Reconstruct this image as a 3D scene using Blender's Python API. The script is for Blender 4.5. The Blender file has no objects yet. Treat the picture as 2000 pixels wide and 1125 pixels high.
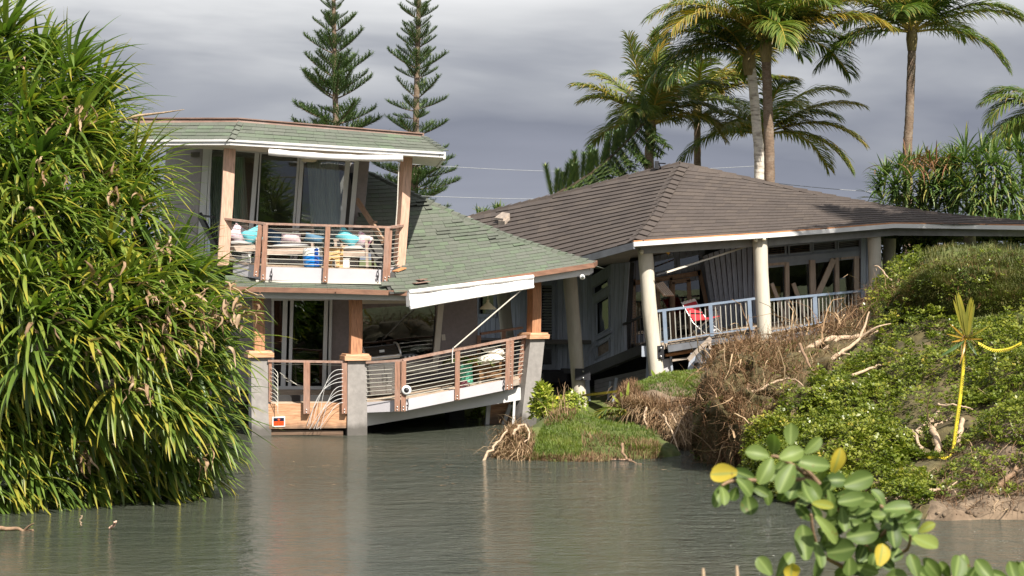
import bpy, math, random
import numpy as np
from mathutils import Vector, Matrix, noise as mnoise

random.seed(7)
RNG = np.random.default_rng(11)
scene = bpy.context.scene
COL = scene.collection

# ------------------------------------------------------------------ camera
F, CX, HY, CAMZ = 4000.0, 1000.0, 505.0, 3.63      # focal length in photo pixels, centre column, horizon row, eye height
def W(px, py, Y):
    return Vector(((px - CX) / F * Y, Y, CAMZ - (py - HY) / F * Y))
cam_d = bpy.data.cameras.new('camera')
cam = bpy.data.objects.new('camera', cam_d); COL.objects.link(cam)
cam.location = (0, 0, CAMZ); cam.rotation_euler = (math.radians(90), 0, 0)
cam_d.sensor_width = 36; cam_d.lens = 36 * F / 2000
cam_d.shift_y = -(562.5 - HY) / 2000
cam_d.clip_start = 0.1; cam_d.clip_end = 6000
cam_d.dof.use_dof = True; cam_d.dof.focus_distance = 43; cam_d.dof.aperture_fstop = 9.5
scene.camera = cam

# ------------------------------------------------------------------ sky + sun
SUN_AZ, SUN_EL = 30.0, 47.0           # degrees to the right of "behind the camera", height
wd = bpy.data.worlds.new('World'); scene.world = wd; wd.use_nodes = True
nt = wd.node_tree; nt.nodes.clear()
def wn(t, **k):
    n = nt.nodes.new(t)
    for a, b in k.items(): setattr(n, a, b)
    return n
out = wn('ShaderNodeOutputWorld'); bg = wn('ShaderNodeBackground')
sky = wn('ShaderNodeTexSky', sky_type='NISHITA', sun_disc=False)
sky.sun_elevation = math.radians(SUN_EL); sky.sun_rotation = math.radians(180 - SUN_AZ)
bsky = wn('ShaderNodeVectorMath', operation='SCALE'); bsky.inputs['Scale'].default_value = 0.10
nt.links.new(sky.outputs[0], bsky.inputs[0])
tc = wn('ShaderNodeTexCoord'); mp = wn('ShaderNodeMapping'); mp.inputs['Scale'].default_value = (3.2, 3.2, 13.0)
mp.inputs['Location'].default_value = (3.3, 0.0, 2.1)
nz = wn('ShaderNodeTexNoise'); nz.inputs['Scale'].default_value = 1.3; nz.inputs['Detail'].default_value = 5; nz.inputs['Roughness'].default_value = 0.5; nz.inputs['Distortion'].default_value = 0.35
nt.links.new(tc.outputs['Generated'], mp.inputs[0]); nt.links.new(mp.outputs[0], nz.inputs[0])
sep = wn('ShaderNodeSeparateXYZ'); nt.links.new(tc.outputs['Generated'], sep.inputs[0])
# height of view ray + a little noise -> cloud deck brightness
ad = wn('ShaderNodeMath', operation='MULTIPLY_ADD'); ad.inputs[1].default_value = 0.16; 
nt.links.new(nz.outputs[0], ad.inputs[0]); nt.links.new(sep.outputs[2], ad.inputs[2])
sb = wn('ShaderNodeMath', operation='SUBTRACT'); sb.inputs[1].default_value = 0.08; nt.links.new(ad.outputs[0], sb.inputs[0])
mr = wn('ShaderNodeMapRange'); mr.inputs[1].default_value = 0.0; mr.inputs[2].default_value = 0.16; nt.links.new(sb.outputs[0], mr.inputs[0])
rp = wn('ShaderNodeValToRGB'); nt.links.new(mr.outputs[0], rp.inputs[0])
e = rp.color_ramp.elements
e[0].position = 0.0; e[0].color = (0.28, 0.30, 0.345, 1)
e[1].position = 1.0; e[1].color = (0.76, 0.76, 0.77, 1)
for p, c in ((0.17, (0.225, 0.24, 0.29)), (0.33, (0.185, 0.20, 0.245)), (0.52, (0.30, 0.315, 0.35)), (0.72, (0.53, 0.54, 0.555))):
    x = e.new(p); x.color = c + (1,)
# open blue sky far overhead / behind through broken clouds
cl = wn('ShaderNodeTexNoise'); cl.inputs['Scale'].default_value = 2.2; cl.inputs['Detail'].default_value = 4
nt.links.new(tc.outputs['Generated'], cl.inputs[0])
crp = wn('ShaderNodeMapRange'); crp.inputs[1].default_value = 0.42; crp.inputs[2].default_value = 0.62; crp.inputs[3].default_value = 0.05; crp.inputs[4].default_value = 0.75
nt.links.new(cl.outputs[0], crp.inputs[0])
hi = wn('ShaderNodeMapRange'); hi.inputs[1].default_value = 0.18; hi.inputs[2].default_value = 0.5; nt.links.new(sep.outputs[2], hi.inputs[0])
mul = wn('ShaderNodeMath', operation='MULTIPLY'); nt.links.new(crp.outputs[0], mul.inputs[0]); nt.links.new(hi.outputs[0], mul.inputs[1])
mx = wn('ShaderNodeMix', data_type='RGBA'); nt.links.new(mul.outputs[0], mx.inputs['Factor'])
nt.links.new(rp.outputs[0], mx.inputs[6]); nt.links.new(bsky.outputs[0], mx.inputs[7])
nt.links.new(mx.outputs[2], bg.inputs[0]); bg.inputs[1].default_value = 0.73
nt.links.new(bg.outputs[0], out.inputs[0])

sun_d = bpy.data.lights.new('sun', 'SUN'); sun_d.energy = 5.0; sun_d.angle = math.radians(0.5); sun_d.color = (1.0, 0.94, 0.84)
sun = bpy.data.objects.new('sun', sun_d); COL.objects.link(sun)
_a, _e = math.radians(SUN_AZ), math.radians(SUN_EL)
TO_SUN = Vector((math.sin(_a) * math.cos(_e), -math.cos(_a) * math.cos(_e), math.sin(_e)))
sun.rotation_euler = TO_SUN.to_track_quat('Z', 'Y').to_euler(); sun.location = (20, -20, 40)

scene.view_settings.view_transform = 'Standard'; scene.view_settings.look = 'None'
scene.view_settings.exposure = 0.92; scene.view_settings.gamma = 1.0; scene.view_settings.use_curve_mapping = False
scene.render.engine = 'CYCLES'
scene.cycles.use_denoising = True
scene.cycles.max_bounces = 8; scene.cycles.transparent_max_bounces = 16

# ------------------------------------------------------------------ helpers
ORG = {}
def org(parent): return ORG.get(parent.name, Vector()) if parent else Vector()
def tag(o, label=None, cat=None, group=None, kind=None):
    if label: o['label'] = label
    if cat: o['category'] = cat
    if group: o['group'] = group
    if kind: o['kind'] = kind
    return o
def thing(name, label, cat, loc, group=None, rot=None, local=False):
    o = bpy.data.objects.new(name, None); COL.objects.link(o)
    o.location = loc; o.empty_display_size = 0.2
    if rot: o.rotation_euler = rot
    ORG[o.name] = Vector() if local else Vector(loc)
    return tag(o, label, cat, group)
def link(me, name, parent, origin=None):
    o = bpy.data.objects.new(name, me); COL.objects.link(o)
    if parent: o.parent = parent; ORG[o.name] = org(parent)
    else:
        o.location = origin or (0, 0, 0); ORG[o.name] = Vector(origin or (0, 0, 0))
    return o

class MB:
    def __init__(s): s.v = []; s.f = []; s.m = []; s.s = []; s.mi = 0; s.att = []; s.rnd = None
    def add(s, vs, fs, smooth=False):
        b = len(s.v); s.v += [Vector(x) for x in vs]
        for f in fs:
            s.f.append([b + i for i in f]); s.m.append(s.mi); s.s.append(smooth); s.att.append(s.rnd or 0.0)
    def prism(s, a, b):                      # loop a (n points) joined to loop b
        n = len(a)
        s.add(list(a) + list(b), [list(range(n))[::-1], list(range(n, 2 * n))] + [[i, (i + 1) % n, n + (i + 1) % n, n + i] for i in range(n)])
    def bar(s, a, b, w, h, up=Vector((0, 0, 1)), twist=0):
        a, b = Vector(a), Vector(b); d = (b - a).normalized()
        sd = d.cross(up); sd = (sd if sd.length > 1e-4 else d.cross(Vector((0, 1, 0)))).normalized(); u = sd.cross(d).normalized()
        if twist: c, t = math.cos(twist), math.sin(twist); sd, u = sd * c + u * t, u * c - sd * t
        sd = sd * w / 2; u = u * h / 2
        s.prism([a - sd - u, a + sd - u, a + sd + u, a - sd + u], [b - sd - u, b + sd - u, b + sd + u, b - sd + u])
    def box(s, c, size, rz=0.0):
        c = Vector(c); x, y, z = size[0] / 2, size[1] / 2, size[2] / 2; co, si = math.cos(rz), math.sin(rz)
        q = [c + Vector((a * co - b * si, a * si + b * co, 0)) for a, b in ((-x, -y), (x, -y), (x, y), (-x, y))]
        dz = Vector((0, 0, z)); s.prism([p - dz for p in q], [p + dz for p in q])
    def tube(s, pts, r, n=8, caps=True):
        pts = [Vector(p) for p in pts]; k = len(pts); rr = r if isinstance(r, (list, tuple)) else [r] * k
        rings = []; u = None
        for i, p in enumerate(pts):
            d = (pts[min(i + 1, k - 1)] - pts[max(i - 1, 0)]).normalized()
            if u is None: u = d.orthogonal().normalized()
            else: u = (u - d * u.dot(d)).normalized()
            w = d.cross(u)
            rings.append([p + (u * math.cos(t) + w * math.sin(t)) * rr[i] for t in [2 * math.pi * j / n for j in range(n)]])
        vs = [q for g in rings for q in g]
        s.add(vs, [[i * n + j, i * n + (j + 1) % n, (i + 1) * n + (j + 1) % n, (i + 1) * n + j] for i in range(k - 1) for j in range(n)], True)
        if caps: s.add(rings[0], [list(range(n))[::-1]]); s.add(rings[-1], [list(range(n))])
    def lathe(s, prof, c, n=16, ax=Vector((0, 0, 1))):
        c = Vector(c); ax = Vector(ax).normalized(); u = ax.orthogonal().normalized(); w = ax.cross(u); k = len(prof)
        vs = [c + ax * z + (u * math.cos(2 * math.pi * j / n) + w * math.sin(2 * math.pi * j / n)) * r for r, z in prof for j in range(n)]
        s.add(vs, [[i * n + j, i * n + (j + 1) % n, (i + 1) * n + (j + 1) % n, (i + 1) * n + j] for i in range(k - 1) for j in range(n)], True)
    def grid(s, rows, smooth=True):
        n = len(rows[0]); s.add([p for r in rows for p in r],
              [[i * n + j, i * n + j + 1, (i + 1) * n + j + 1, (i + 1) * n + j] for i in range(len(rows) - 1) for j in range(n - 1)], smooth)
    def pillow(s, c, ex, ey, ez, n=8):       # stuffed cushion, half axes ex, ey, thickness ez
        c, ex, ey, ez = Vector(c), Vector(ex), Vector(ey), Vector(ez)
        for sg in (1, -1):
            rows = []
            for i in range(n + 1):
                a = -1 + 2 * i / n; r = []
                for j in range(n + 1):
                    b = -1 + 2 * j / n
                    h = (max(0, (1 - a ** 2)) ** 0.55) * (max(0, (1 - b ** 2)) ** 0.55)
                    pin = 1 - 0.10 * (1 - abs(a * b)) * max(abs(a), abs(b)) ** 2
                    r.append(c + ex * a * pin + ey * b * pin + ez * h * sg)
                rows.append(r)
            s.grid(rows)
    def build(s, name, mats, parent=None, origin=None):
        mats = mats if isinstance(mats, (list, tuple)) else [mats]
        o0 = org(parent) if parent else Vector(origin or (0, 0, 0))
        me = bpy.data.meshes.new(name)
        me.from_pydata([tuple(p - o0) for p in s.v], [], s.f)
        for m in mats: me.materials.append(m)
        me.polygons.foreach_set('material_index', s.m); me.polygons.foreach_set('use_smooth', s.s)
        if s.rnd is not None:
            a = me.attributes.new('rnd', 'FLOAT', 'FACE'); a.data.foreach_set('value', s.att)
        me.update()
        return link(me, name, parent, o0)
def one(fn, name, mat, parent, *a, **k):
    m = MB(); getattr(m, fn)(*a, **k); return m.build(name, mat, parent)

def lerp(a, b, t): return a + (b - a) * t
def pl(points, t, us):
    for i in range(len(points) - 1):
        if t <= us[i + 1] or i == len(points) - 2:
            return lerp(points[i], points[i + 1], (t - us[i]) / (us[i + 1] - us[i]))
class Patch:                                  # ruled surface between a bottom and a top polyline, n = towards the viewer's side
    def __init__(s, bot, top, us=None, flip=False, sag=0.0):
        s.b, s.t = [W(*p) for p in bot], [W(*p) for p in top]
        if us is None:
            L = [0]
            for i in range(len(s.b) - 1): L.append(L[-1] + (s.b[i + 1] - s.b[i]).length)
            us = [x / L[-1] for x in L]
        s.us = us; s.flip = flip; s.sag = sag
        s.wid = sum((s.b[i + 1] - s.b[i]).length for i in range(len(s.b) - 1)); s.hei = ((s.t[0] - s.b[0]).length + (s.t[-1] - s.b[-1]).length) / 2
        s.org_n = s._n(0.5, 0.5)
    def _p(s, u, v):
        p = lerp(pl(s.b, u, s.us), pl(s.t, u, s.us), v)
        if s.sag: p = p + Vector((0, 0, -s.sag * math.sin(math.pi * min(1, max(0, v))) * (0.6 + 0.4 * math.sin(3 * u))))
        return p
    def _n(s, u, v):
        e = 0.004
        du = s._p(min(u + e, 1), v) - s._p(max(u - e, 0), v); dv = s._p(u, v + e) - s._p(u, v - e)
        n = du.cross(dv).normalized()
        if n.dot(Vector((0, 0, CAMZ)) - s._p(u, v)) < 0: n = -n
        return -n if s.flip else n
    def P(s, u, v, n=0.0): return s._p(u, v) + (s._n(u, v) * n if n else Vector())
    def uv(s, px, py):
        u = v = 0.5
        for _ in range(30):
            def pr(u, v):
                p = s._p(u, v); return CX + p.x / p.y * F, HY - (p.z - CAMZ) / p.y * F
            x, y = pr(u, v); e = 1e-4
            x1, y1 = pr(u + e, v); x2, y2 = pr(u, v + e)
            a, b, c, d = (x1 - x) / e, (x2 - x) / e, (y1 - y) / e, (y2 - y) / e; D = a * d - b * c
            if abs(D) < 1e-9: break
            rx, ry = px - x, py - y
            u += max(-.5, min(.5, (d * rx - b * ry) / D)); v += max(-.5, min(.5, (a * ry - c * rx) / D))
        return u, v
    def at(s, px, py, n=0.0):
        u, v = s.uv(px, py); return s.P(u, v, n)
    def box(s, mb, u0, u1, v0, v1, n0, n1, n1b=None):
        br = [u0] + [x for x in s.us if u0 + 1e-3 < x < u1 - 1e-3] + [u1]
        n1b = n1 if n1b is None else n1b      # thickness at bottom edge / top edge may differ
        for a, b in zip(br[:-1], br[1:]):
            mb.prism([s.P(a, v0, n0), s.P(b, v0, n0), s.P(b, v1, n0), s.P(a, v1, n0)], [s.P(a, v0, n1), s.P(b, v0, n1), s.P(b, v1, n1b), s.P(a, v1, n1b)])
    def quad(s, mb, pts, n0, n1):             # prism over a pixel outline lying on this surface
        q = [s.uv(*p) for p in pts]
        mb.prism([s.P(u, v, n0) for u, v in q], [s.P(u, v, n1) for u, v in q])
    def bar(s, mb, a, b, w, n0, n1):          # straight member of width w metres between two pixel points of this surface
        A, B = s.at(*a), s.at(*b); ua = s.uv(*a); N = s._n(*ua); d = (B - A).normalized(); sd = d.cross(N).normalized() * w / 2
        mb.prism([A - sd + N * n0, B - sd + N * n0, B + sd + N * n0, A + sd + N * n0], [A - sd + N * n1, B - sd + N * n1, B + sd + N * n1, A + sd + N * n1])
    def holes(s, mb, holes, n0, n1, us=None, v0=0., v1=1.):   # slab with rectangular (u0,u1,v0,v1) openings
        uu = sorted({0., 1.} | {h[0] for h in holes} | {h[1] for h in holes} | set(us or s.us)); vv = sorted({v0, v1} | {h[2] for h in holes} | {h[3] for h in holes})
        for a, b in zip(uu[:-1], uu[1:]):
            for c, d in zip(vv[:-1], vv[1:]):
                m, k = (a + b) / 2, (c + d) / 2
                if any(h[0] < m < h[1] and h[2] < k < h[3] for h in holes): continue
                s.box(mb, a, b, c, d, n0, n1)
    def rectpx(s, x0, y0, x1, y1):
        a = s.uv(x0, y1); b = s.uv(x1, y0); return (a[0], b[0], a[1], b[1])

def inside(poly, x, y):
    c = False; j = len(poly) - 1
    for i in range(len(poly)):
        if (poly[i][1] > y) != (poly[j][1] > y) and x < (poly[j][0] - poly[i][0]) * (y - poly[i][1]) / (poly[j][1] - poly[i][1]) + poly[i][0]: c = not c
        j = i
    return c
def pix(p): return (CX + p[0] / p[1] * F, HY - (p[2] - CAMZ) / p[1] * F)

# numpy meshes
def np_mesh(name, V, faces, mat, parent=None, rnd=None, tt=None, smooth=True, origin=None):
    V = np.asarray(V, dtype=np.float32).reshape(-1, 3); faces = np.asarray(faces, dtype=np.int32)
    o0 = org(parent) if parent else Vector(origin or (0, 0, 0))
    V = V - np.array(o0, dtype=np.float32)
    me = bpy.data.meshes.new(name); n, k = faces.shape
    me.vertices.add(len(V)); me.vertices.foreach_set('co', V.ravel())
    me.loops.add(n * k); me.loops.foreach_set('vertex_index', faces.ravel())
    me.polygons.add(n); me.polygons.foreach_set('loop_start', np.arange(0, n * k, k, dtype=np.int32))
    me.update(calc_edges=True)
    if smooth: me.polygons.foreach_set('use_smooth', np.ones(n, dtype=bool))
    for nm, a in (('rnd', rnd), ('tt', tt)):
        if a is not None:
            t = me.attributes.new(nm, 'FLOAT', 'POINT'); t.data.foreach_set('value', np.asarray(a, dtype=np.float32).ravel())
    for m in (mat if isinstance(mat, (list, tuple)) else [mat]): me.materials.append(m)
    return link(me, name, parent, o0)
def nrm(a): return a / np.maximum(np.linalg.norm(a, axis=-1, keepdims=True), 1e-9)
def straps(p0, d0, L, w, droop, S=8, fold=0.3, wind=(0, 0, 0), kink=None, upv=None, prof=None, jit=0.0):
    """n strap leaves / twigs / blades. returns V (n,S+1,3,3) and per-leaf faces (m,4), tt"""
    n = len(p0); d = nrm(np.array(d0, float)); p = np.array(p0, float); L = np.asarray(L, float).reshape(-1, 1) * np.ones((n, 1)); w = np.asarray(w, float).reshape(-1, 1) * np.ones((n, 1))
    dr = np.asarray(droop, float).reshape(-1, 1) * np.ones((n, 1)); wind = np.array(wind, float)
    up = np.tile(np.array([0, 0, 1.0]), (n, 1)) if upv is None else nrm(np.array(upv, float))
    side = nrm(np.cross(d, up) + RNG.normal(0, 0.02, (n, 3))); 
    V = np.zeros((n, S + 1, 3, 3)); 
    for i in range(S + 1):
        t = i / S
        pw = (min(1, 0.55 + 1.8 * t) * (1 - t ** 2.6) + 0.02) if prof is None else prof(t)
        nn = nrm(np.cross(side, d))
        V[:, i, 0] = p - side * w * pw / 2 + nn * w * fold * pw
        V[:, i, 1] = p
        V[:, i, 2] = p + side * w * pw / 2 + nn * w * fold * pw
        st = L / S
        acc = np.array([0, 0, -1.0]) * dr / S * (0.5 + 1.2 * t) + wind / S
        if kink is not None:
            k = (np.abs(kink[0] - i) < 0.5)[:, None]; acc = acc + k * np.array([0, 0, -1.0]) * kink[1][:, None]
        if jit: acc = acc + RNG.normal(0, jit, (n, 3))
        p = p + d * st
        d = nrm(d + acc); side = nrm(side - d * np.sum(side * d, axis=1, keepdims=True))
    f = []
    for i in range(S):
        for j in range(2): f.append((i * 3 + j, i * 3 + j + 1, (i + 1) * 3 + j + 1, (i + 1) * 3 + j))
    tt = np.tile(np.repeat(np.linspace(0, 1, S + 1), 3), n)
    return V, np.array(f), tt
def strap_mesh(name, st, mat, parent, rnd, sel=None, origin=None):
    V, f, tt = st; n = len(V); k = V.shape[1] * 3
    if sel is None: sel = np.arange(n)
    Vs = V[sel].reshape(-1, 3); m = len(sel)
    faces = (f[None] + (np.arange(m) * k)[:, None, None]).reshape(-1, 4)
    return np_mesh(name, Vs, faces, mat, parent, np.repeat(np.asarray(rnd)[sel], k), tt[:m * k], origin=origin)
def scatter(tv, tf, R, pos, rnd, tt=None):
    tv = np.asarray(tv, float); n = len(pos); V = np.einsum('nij,kj->nki', R, tv) + pos[:, None]
    k = len(tv); f = (np.asarray(tf)[None] + (np.arange(n) * k)[:, None, None]).reshape(-1, len(tf[0]))
    return V.reshape(-1, 3), f, np.repeat(rnd, k), (np.tile(tt, n) if tt is not None else None)
def frames(fwd, up):                          # rotation matrices with +y = fwd, +z ~ up
    y = nrm(fwd); x = nrm(np.cross(y, up)); z = np.cross(x, y); return np.stack([x, y, z], axis=-1)
# ------------------------------------------------------------------ materials
def newmat(name):
    m = bpy.data.materials.new(name); m.use_nodes = True; t = m.node_tree; t.nodes.clear()
    o = t.nodes.new('ShaderNodeOutputMaterial'); b = t.nodes.new('ShaderNodeBsdfPrincipled'); t.links.new(b.outputs[0], o.inputs[0])
    return m, t, b, o
def nd(t, typ, **k):
    n = t.nodes.new(typ)
    for a, b in k.items():
        if a in n.inputs and not hasattr(n, a): n.inputs[a].default_value = b
        else: setattr(n, a, b)
    return n
def noise_tex(t, scale, stretch=(1, 1, 1), detail=5, rough=0.6, dist=0.0):
    c = t.nodes.new('ShaderNodeTexCoord'); m = t.nodes.new('ShaderNodeMapping'); m.inputs['Scale'].default_value = stretch
    n = t.nodes.new('ShaderNodeTexNoise'); n.inputs['Scale'].default_value = scale; n.inputs['Detail'].default_value = detail; n.inputs['Roughness'].default_value = rough; n.inputs['Distortion'].default_value = dist
    t.links.new(c.outputs['Object'], m.inputs[0]); t.links.new(m.outputs[0], n.inputs[0]); return n
def ramp(t, src, stops):
    r = t.nodes.new('ShaderNodeValToRGB'); e = r.color_ramp.elements
    e[0].position = stops[0][0]; e[0].color = tuple(stops[0][1]) + (1,); e[1].position = stops[-1][0]; e[1].color = tuple(stops[-1][1]) + (1,)
    for p, c in stops[1:-1]: x = e.new(p); x.color = tuple(c) + (1,)
    t.links.new(src, r.inputs[0]); return r
def mixc(t, fac, a, b, mode='MIX'):
    m = t.nodes.new('ShaderNodeMix'); m.data_type = 'RGBA'; m.blend_type = mode
    for s, i in ((fac, 'Factor'), (a, 6), (b, 7)):
        if hasattr(s, 'links'): t.links.new(s, m.inputs[i])
        else: m.inputs[i].default_value = s if i == 'Factor' else tuple(s) + (1,)
    return m.outputs[2]
def mulc(c, k): return tuple(min(1, x * k) for x in c)
def mat(name, col, rough=0.7, scale=6, amt=0.25, stretch=(1, 1, 1), bump=0.15, bscale=None, dirt=None, dirt_amt=0.4, dirt_scale=1.3, dirt_stretch=(1, 1, 1), metal=0.0, spec=0.4, rand=0.0, col2=None):
    m, t, b, o = newmat(name)
    n = noise_tex(t, scale, stretch)
    c = ramp(t, n.outputs[0], [(0.3, mulc(col, 1 - amt)), (0.7, col2 if col2 else mulc(col, 1 + amt))]).outputs[0]
    if dirt:
        n2 = noise_tex(t, dirt_scale, dirt_stretch, 6, 0.65)
        mr = t.nodes.new('ShaderNodeMapRange'); mr.inputs[1].default_value = 0.48; mr.inputs[2].default_value = 0.72; mr.inputs[4].default_value = dirt_amt
        t.links.new(n2.outputs[0], mr.inputs[0]); c = mixc(t, mr.outputs[0], c, dirt)
    if rand:
        oi = t.nodes.new('ShaderNodeObjectInfo'); at = t.nodes.new('ShaderNodeAttribute'); at.attribute_name = 'rnd'
        s = nd(t, 'ShaderNodeMath', operation='ADD'); t.links.new(oi.outputs['Random'], s.inputs[0]); t.links.new(at.outputs['Fac'], s.inputs[1])
        fr = nd(t, 'ShaderNodeMath', operation='FRACT'); t.links.new(s.outputs[0], fr.inputs[0])
        mr = t.nodes.new('ShaderNodeMapRange'); mr.inputs[3].default_value = 1 - rand; mr.inputs[4].default_value = 1 + rand; t.links.new(fr.outputs[0], mr.inputs[0])
        hs = t.nodes.new('ShaderNodeHueSaturation'); t.links.new(c, hs.inputs['Color']); t.links.new(mr.outputs[0], hs.inputs['Value']); c = hs.outputs[0]
    t.links.new(c, b.inputs['Base Color'])
    b.inputs['Roughness'].default_value = rough; b.inputs['Metallic'].default_value = metal; b.inputs['Specular IOR Level'].default_value = spec
    if bump:
        nb = noise_tex(t, bscale or scale * 2.5, stretch); bp = t.nodes.new('ShaderNodeBump'); bp.inputs['Strength'].default_value = bump; bp.inputs['Distance'].default_value = 0.02
        t.links.new(nb.outputs[0], bp.inputs['Height']); t.links.new(bp.outputs[0], b.inputs['Normal'])
    return m
def leafmat(name, stops, tip=None, tip_at=0.75, rough=0.42, trans=0.3, spec=0.45, mid=None, tip_prob=0.5, vein=None, spots=None):
    m, t, b, o = newmat(name)
    at = t.nodes.new('ShaderNodeAttribute'); at.attribute_name = 'rnd'; oi = t.nodes.new('ShaderNodeObjectInfo')
    c = ramp(t, at.outputs['Fac'], stops).outputs[0]
    n = noise_tex(t, 7.0); mr = t.nodes.new('ShaderNodeMapRange'); mr.inputs[3].default_value = 0.78; mr.inputs[4].default_value = 1.25; t.links.new(n.outputs[0], mr.inputs[0])
    hs = t.nodes.new('ShaderNodeHueSaturation'); t.links.new(c, hs.inputs['Color']); t.links.new(mr.outputs[0], hs.inputs['Value']); c = hs.outputs[0]
    if tip:
        a2 = t.nodes.new('ShaderNodeAttribute'); a2.attribute_name = 'tt'
        r2 = t.nodes.new('ShaderNodeMapRange'); r2.inputs[1].default_value = tip_at; r2.inputs[2].default_value = 1.0; t.links.new(a2.outputs['Fac'], r2.inputs[0])
        wv = nd(t, 'ShaderNodeMath', operation='MULTIPLY'); wv.inputs[1].default_value = 37.7; t.links.new(at.outputs['Fac'], wv.inputs[0])
        fr = nd(t, 'ShaderNodeMath', operation='FRACT'); t.links.new(wv.outputs[0], fr.inputs[0])
        gt = nd(t, 'ShaderNodeMath', operation='LESS_THAN'); gt.inputs[1].default_value = tip_prob; t.links.new(fr.outputs[0], gt.inputs[0])
        ml = nd(t, 'ShaderNodeMath', operation='MULTIPLY'); t.links.new(gt.outputs[0], ml.inputs[0]); t.links.new(r2.outputs[0], ml.inputs[1])
        c = mixc(t, ml.outputs[0], c, tip)
    if vein:
        a3 = t.nodes.new('ShaderNodeAttribute'); a3.attribute_name = 'tt'
        c = mixc(t, a3.outputs['Fac'], c, vein)
    if spots:
        ns = noise_tex(t, 55, detail=3); ms_ = t.nodes.new('ShaderNodeMapRange'); ms_.inputs[1].default_value = 0.66; ms_.inputs[2].default_value = 0.74; ms_.inputs[4].default_value = 0.8; t.links.new(ns.outputs[0], ms_.inputs[0]); c = mixc(t, ms_.outputs[0], c, spots)
    t.links.new(c, b.inputs['Base Color']); b.inputs['Roughness'].default_value = rough; b.inputs['Specular IOR Level'].default_value = spec
    tr = t.nodes.new('ShaderNodeBsdfTranslucent'); t.links.new(mixc(t, 1.0, c, (1.0, 1.25, 0.5), 'MULTIPLY'), tr.inputs[0])
    ms = t.nodes.new('ShaderNodeMixShader'); ms.inputs[0].default_value = trans
    t.links.new(b.outputs[0], ms.inputs[1]); t.links.new(tr.outputs[0], ms.inputs[2]); t.links.new(ms.outputs[0], o.inputs[0])
    return m
M = {}
V_, H_ = (7, 7, 0.7), (0.7, 0.7, 9)
M['concrete'] = mat('concrete', (0.27, 0.25, 0.235), 0.85, 9, 0.14, dirt=(0.15, 0.14, 0.13), dirt_amt=0.35, dirt_stretch=(2, 2, .8))
def wetline(m):                                      # dark wet band where flood water stood against the concrete
    t = m.node_tree; b = [n for n in t.nodes if n.type == 'BSDF_PRINCIPLED'][0]; src = b.inputs['Base Color'].links[0].from_socket
    c = t.nodes.new('ShaderNodeTexCoord'); s = t.nodes.new('ShaderNodeSeparateXYZ'); t.links.new(c.outputs['Object'], s.inputs[0])
    n = noise_tex(t, 5, (1, 1, .3)); a = nd(t, 'ShaderNodeMath', operation='MULTIPLY_ADD'); a.inputs[1].default_value = -.25; t.links.new(n.outputs[0], a.inputs[0]); t.links.new(s.outputs[2], a.inputs[2])
    mr = t.nodes.new('ShaderNodeMapRange'); mr.inputs[1].default_value = 0.02; mr.inputs[2].default_value = 0.16; mr.inputs[3].default_value = .75; mr.inputs[4].default_value = 0; t.links.new(a.outputs[0], mr.inputs[0])
    t.links.new(mixc(t, mr.outputs[0], src, (0.055, 0.05, 0.042)), b.inputs['Base Color'])
wetline(M['concrete'])
M['column'] = mat('column_plaster', (0.54, 0.495, 0.41), 0.8, 5, 0.07, (3, 3, .6), dirt=(0.33, 0.28, 0.21), dirt_amt=0.5, dirt_scale=2.2, dirt_stretch=(2.5, 2.5, .5))
M['cedar'] = mat('cedar_post', (0.39, 0.185, 0.095), 0.6, 7, 0.38, V_, dirt=(0.30, 0.16, 0.10), dirt_stretch=(5, 5, .5))
M['cedar_pale'] = mat('cedar_pale', (0.52, 0.325, 0.235), 0.65, 7, 0.30, V_, dirt=(0.42, 0.30, 0.24), dirt_stretch=(5, 5, .5))
M['cedar_h'] = mat('cedar_board', (0.52, 0.245, 0.12), 0.6, 5, 0.42, (0.8, 0.8, 8), dirt=(0.62, 0.40, 0.26), dirt_amt=0.6, dirt_scale=2.5, dirt_stretch=(.6, .6, 5), col2=(0.66, 0.38, 0.22))
M['rail'] = mat('railing_wood', (0.30, 0.185, 0.14), 0.65, 6, 0.3, (2, 2, 2), dirt=(0.40, 0.33, 0.29), dirt_amt=0.6, dirt_scale=4)
M['rail_post'] = mat('railing_post_wood', (0.29, 0.155, 0.105), 0.65, 7, 0.35, V_, dirt=(0.38, 0.30, 0.26), dirt_amt=0.4)
M['deck'] = mat('deck_boards', (0.42, 0.325, 0.24), 0.8, 5, 0.35, (1, 6, 6), dirt=(0.42, 0.34, 0.25), dirt_amt=0.6, rand=0.16)
M['white'] = mat('white_paint', (0.60, 0.59, 0.58), 0.5, 3, 0.05, dirt=(0.5, 0.47, 0.42), dirt_amt=0.25)
M['fascia'] = mat('pale_lilac_paint', (0.47, 0.45, 0.475), 0.5, 3, 0.05, dirt=(0.45, 0.42, 0.41), dirt_amt=0.25, dirt_stretch=(2, 2, .6))
M['trim'] = mat('cream_trim', (0.62, 0.575, 0.50), 0.5, 3, 0.07, dirt=(0.40, 0.34, 0.27), dirt_amt=0.3)
M['alu'] = mat('window_frame_white', (0.60, 0.61, 0.61), 0.4, 3, 0.05, bump=0)
M['wall1'] = mat('mauve_stucco', (0.25, 0.22, 0.225), 0.9, 14, 0.10, bump=0.3, bscale=60, dirt=(0.26, 0.23, 0.22), dirt_amt=0.4)
M['gutter'] = mat('copper_gutter', (0.25, 0.135, 0.09), 0.5, 4, 0.25, (1, 1, 4), dirt=(0.16, 0.09, 0.07), dirt_amt=0.5, metal=0.2)
M['ridge_metal'] = mat('brown_flashing', (0.22, 0.135, 0.105), 0.6, 3, 0.2, (1, 1, 6), dirt=(0.36, 0.30, 0.27), dirt_amt=0.4, dirt_scale=3)
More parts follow.
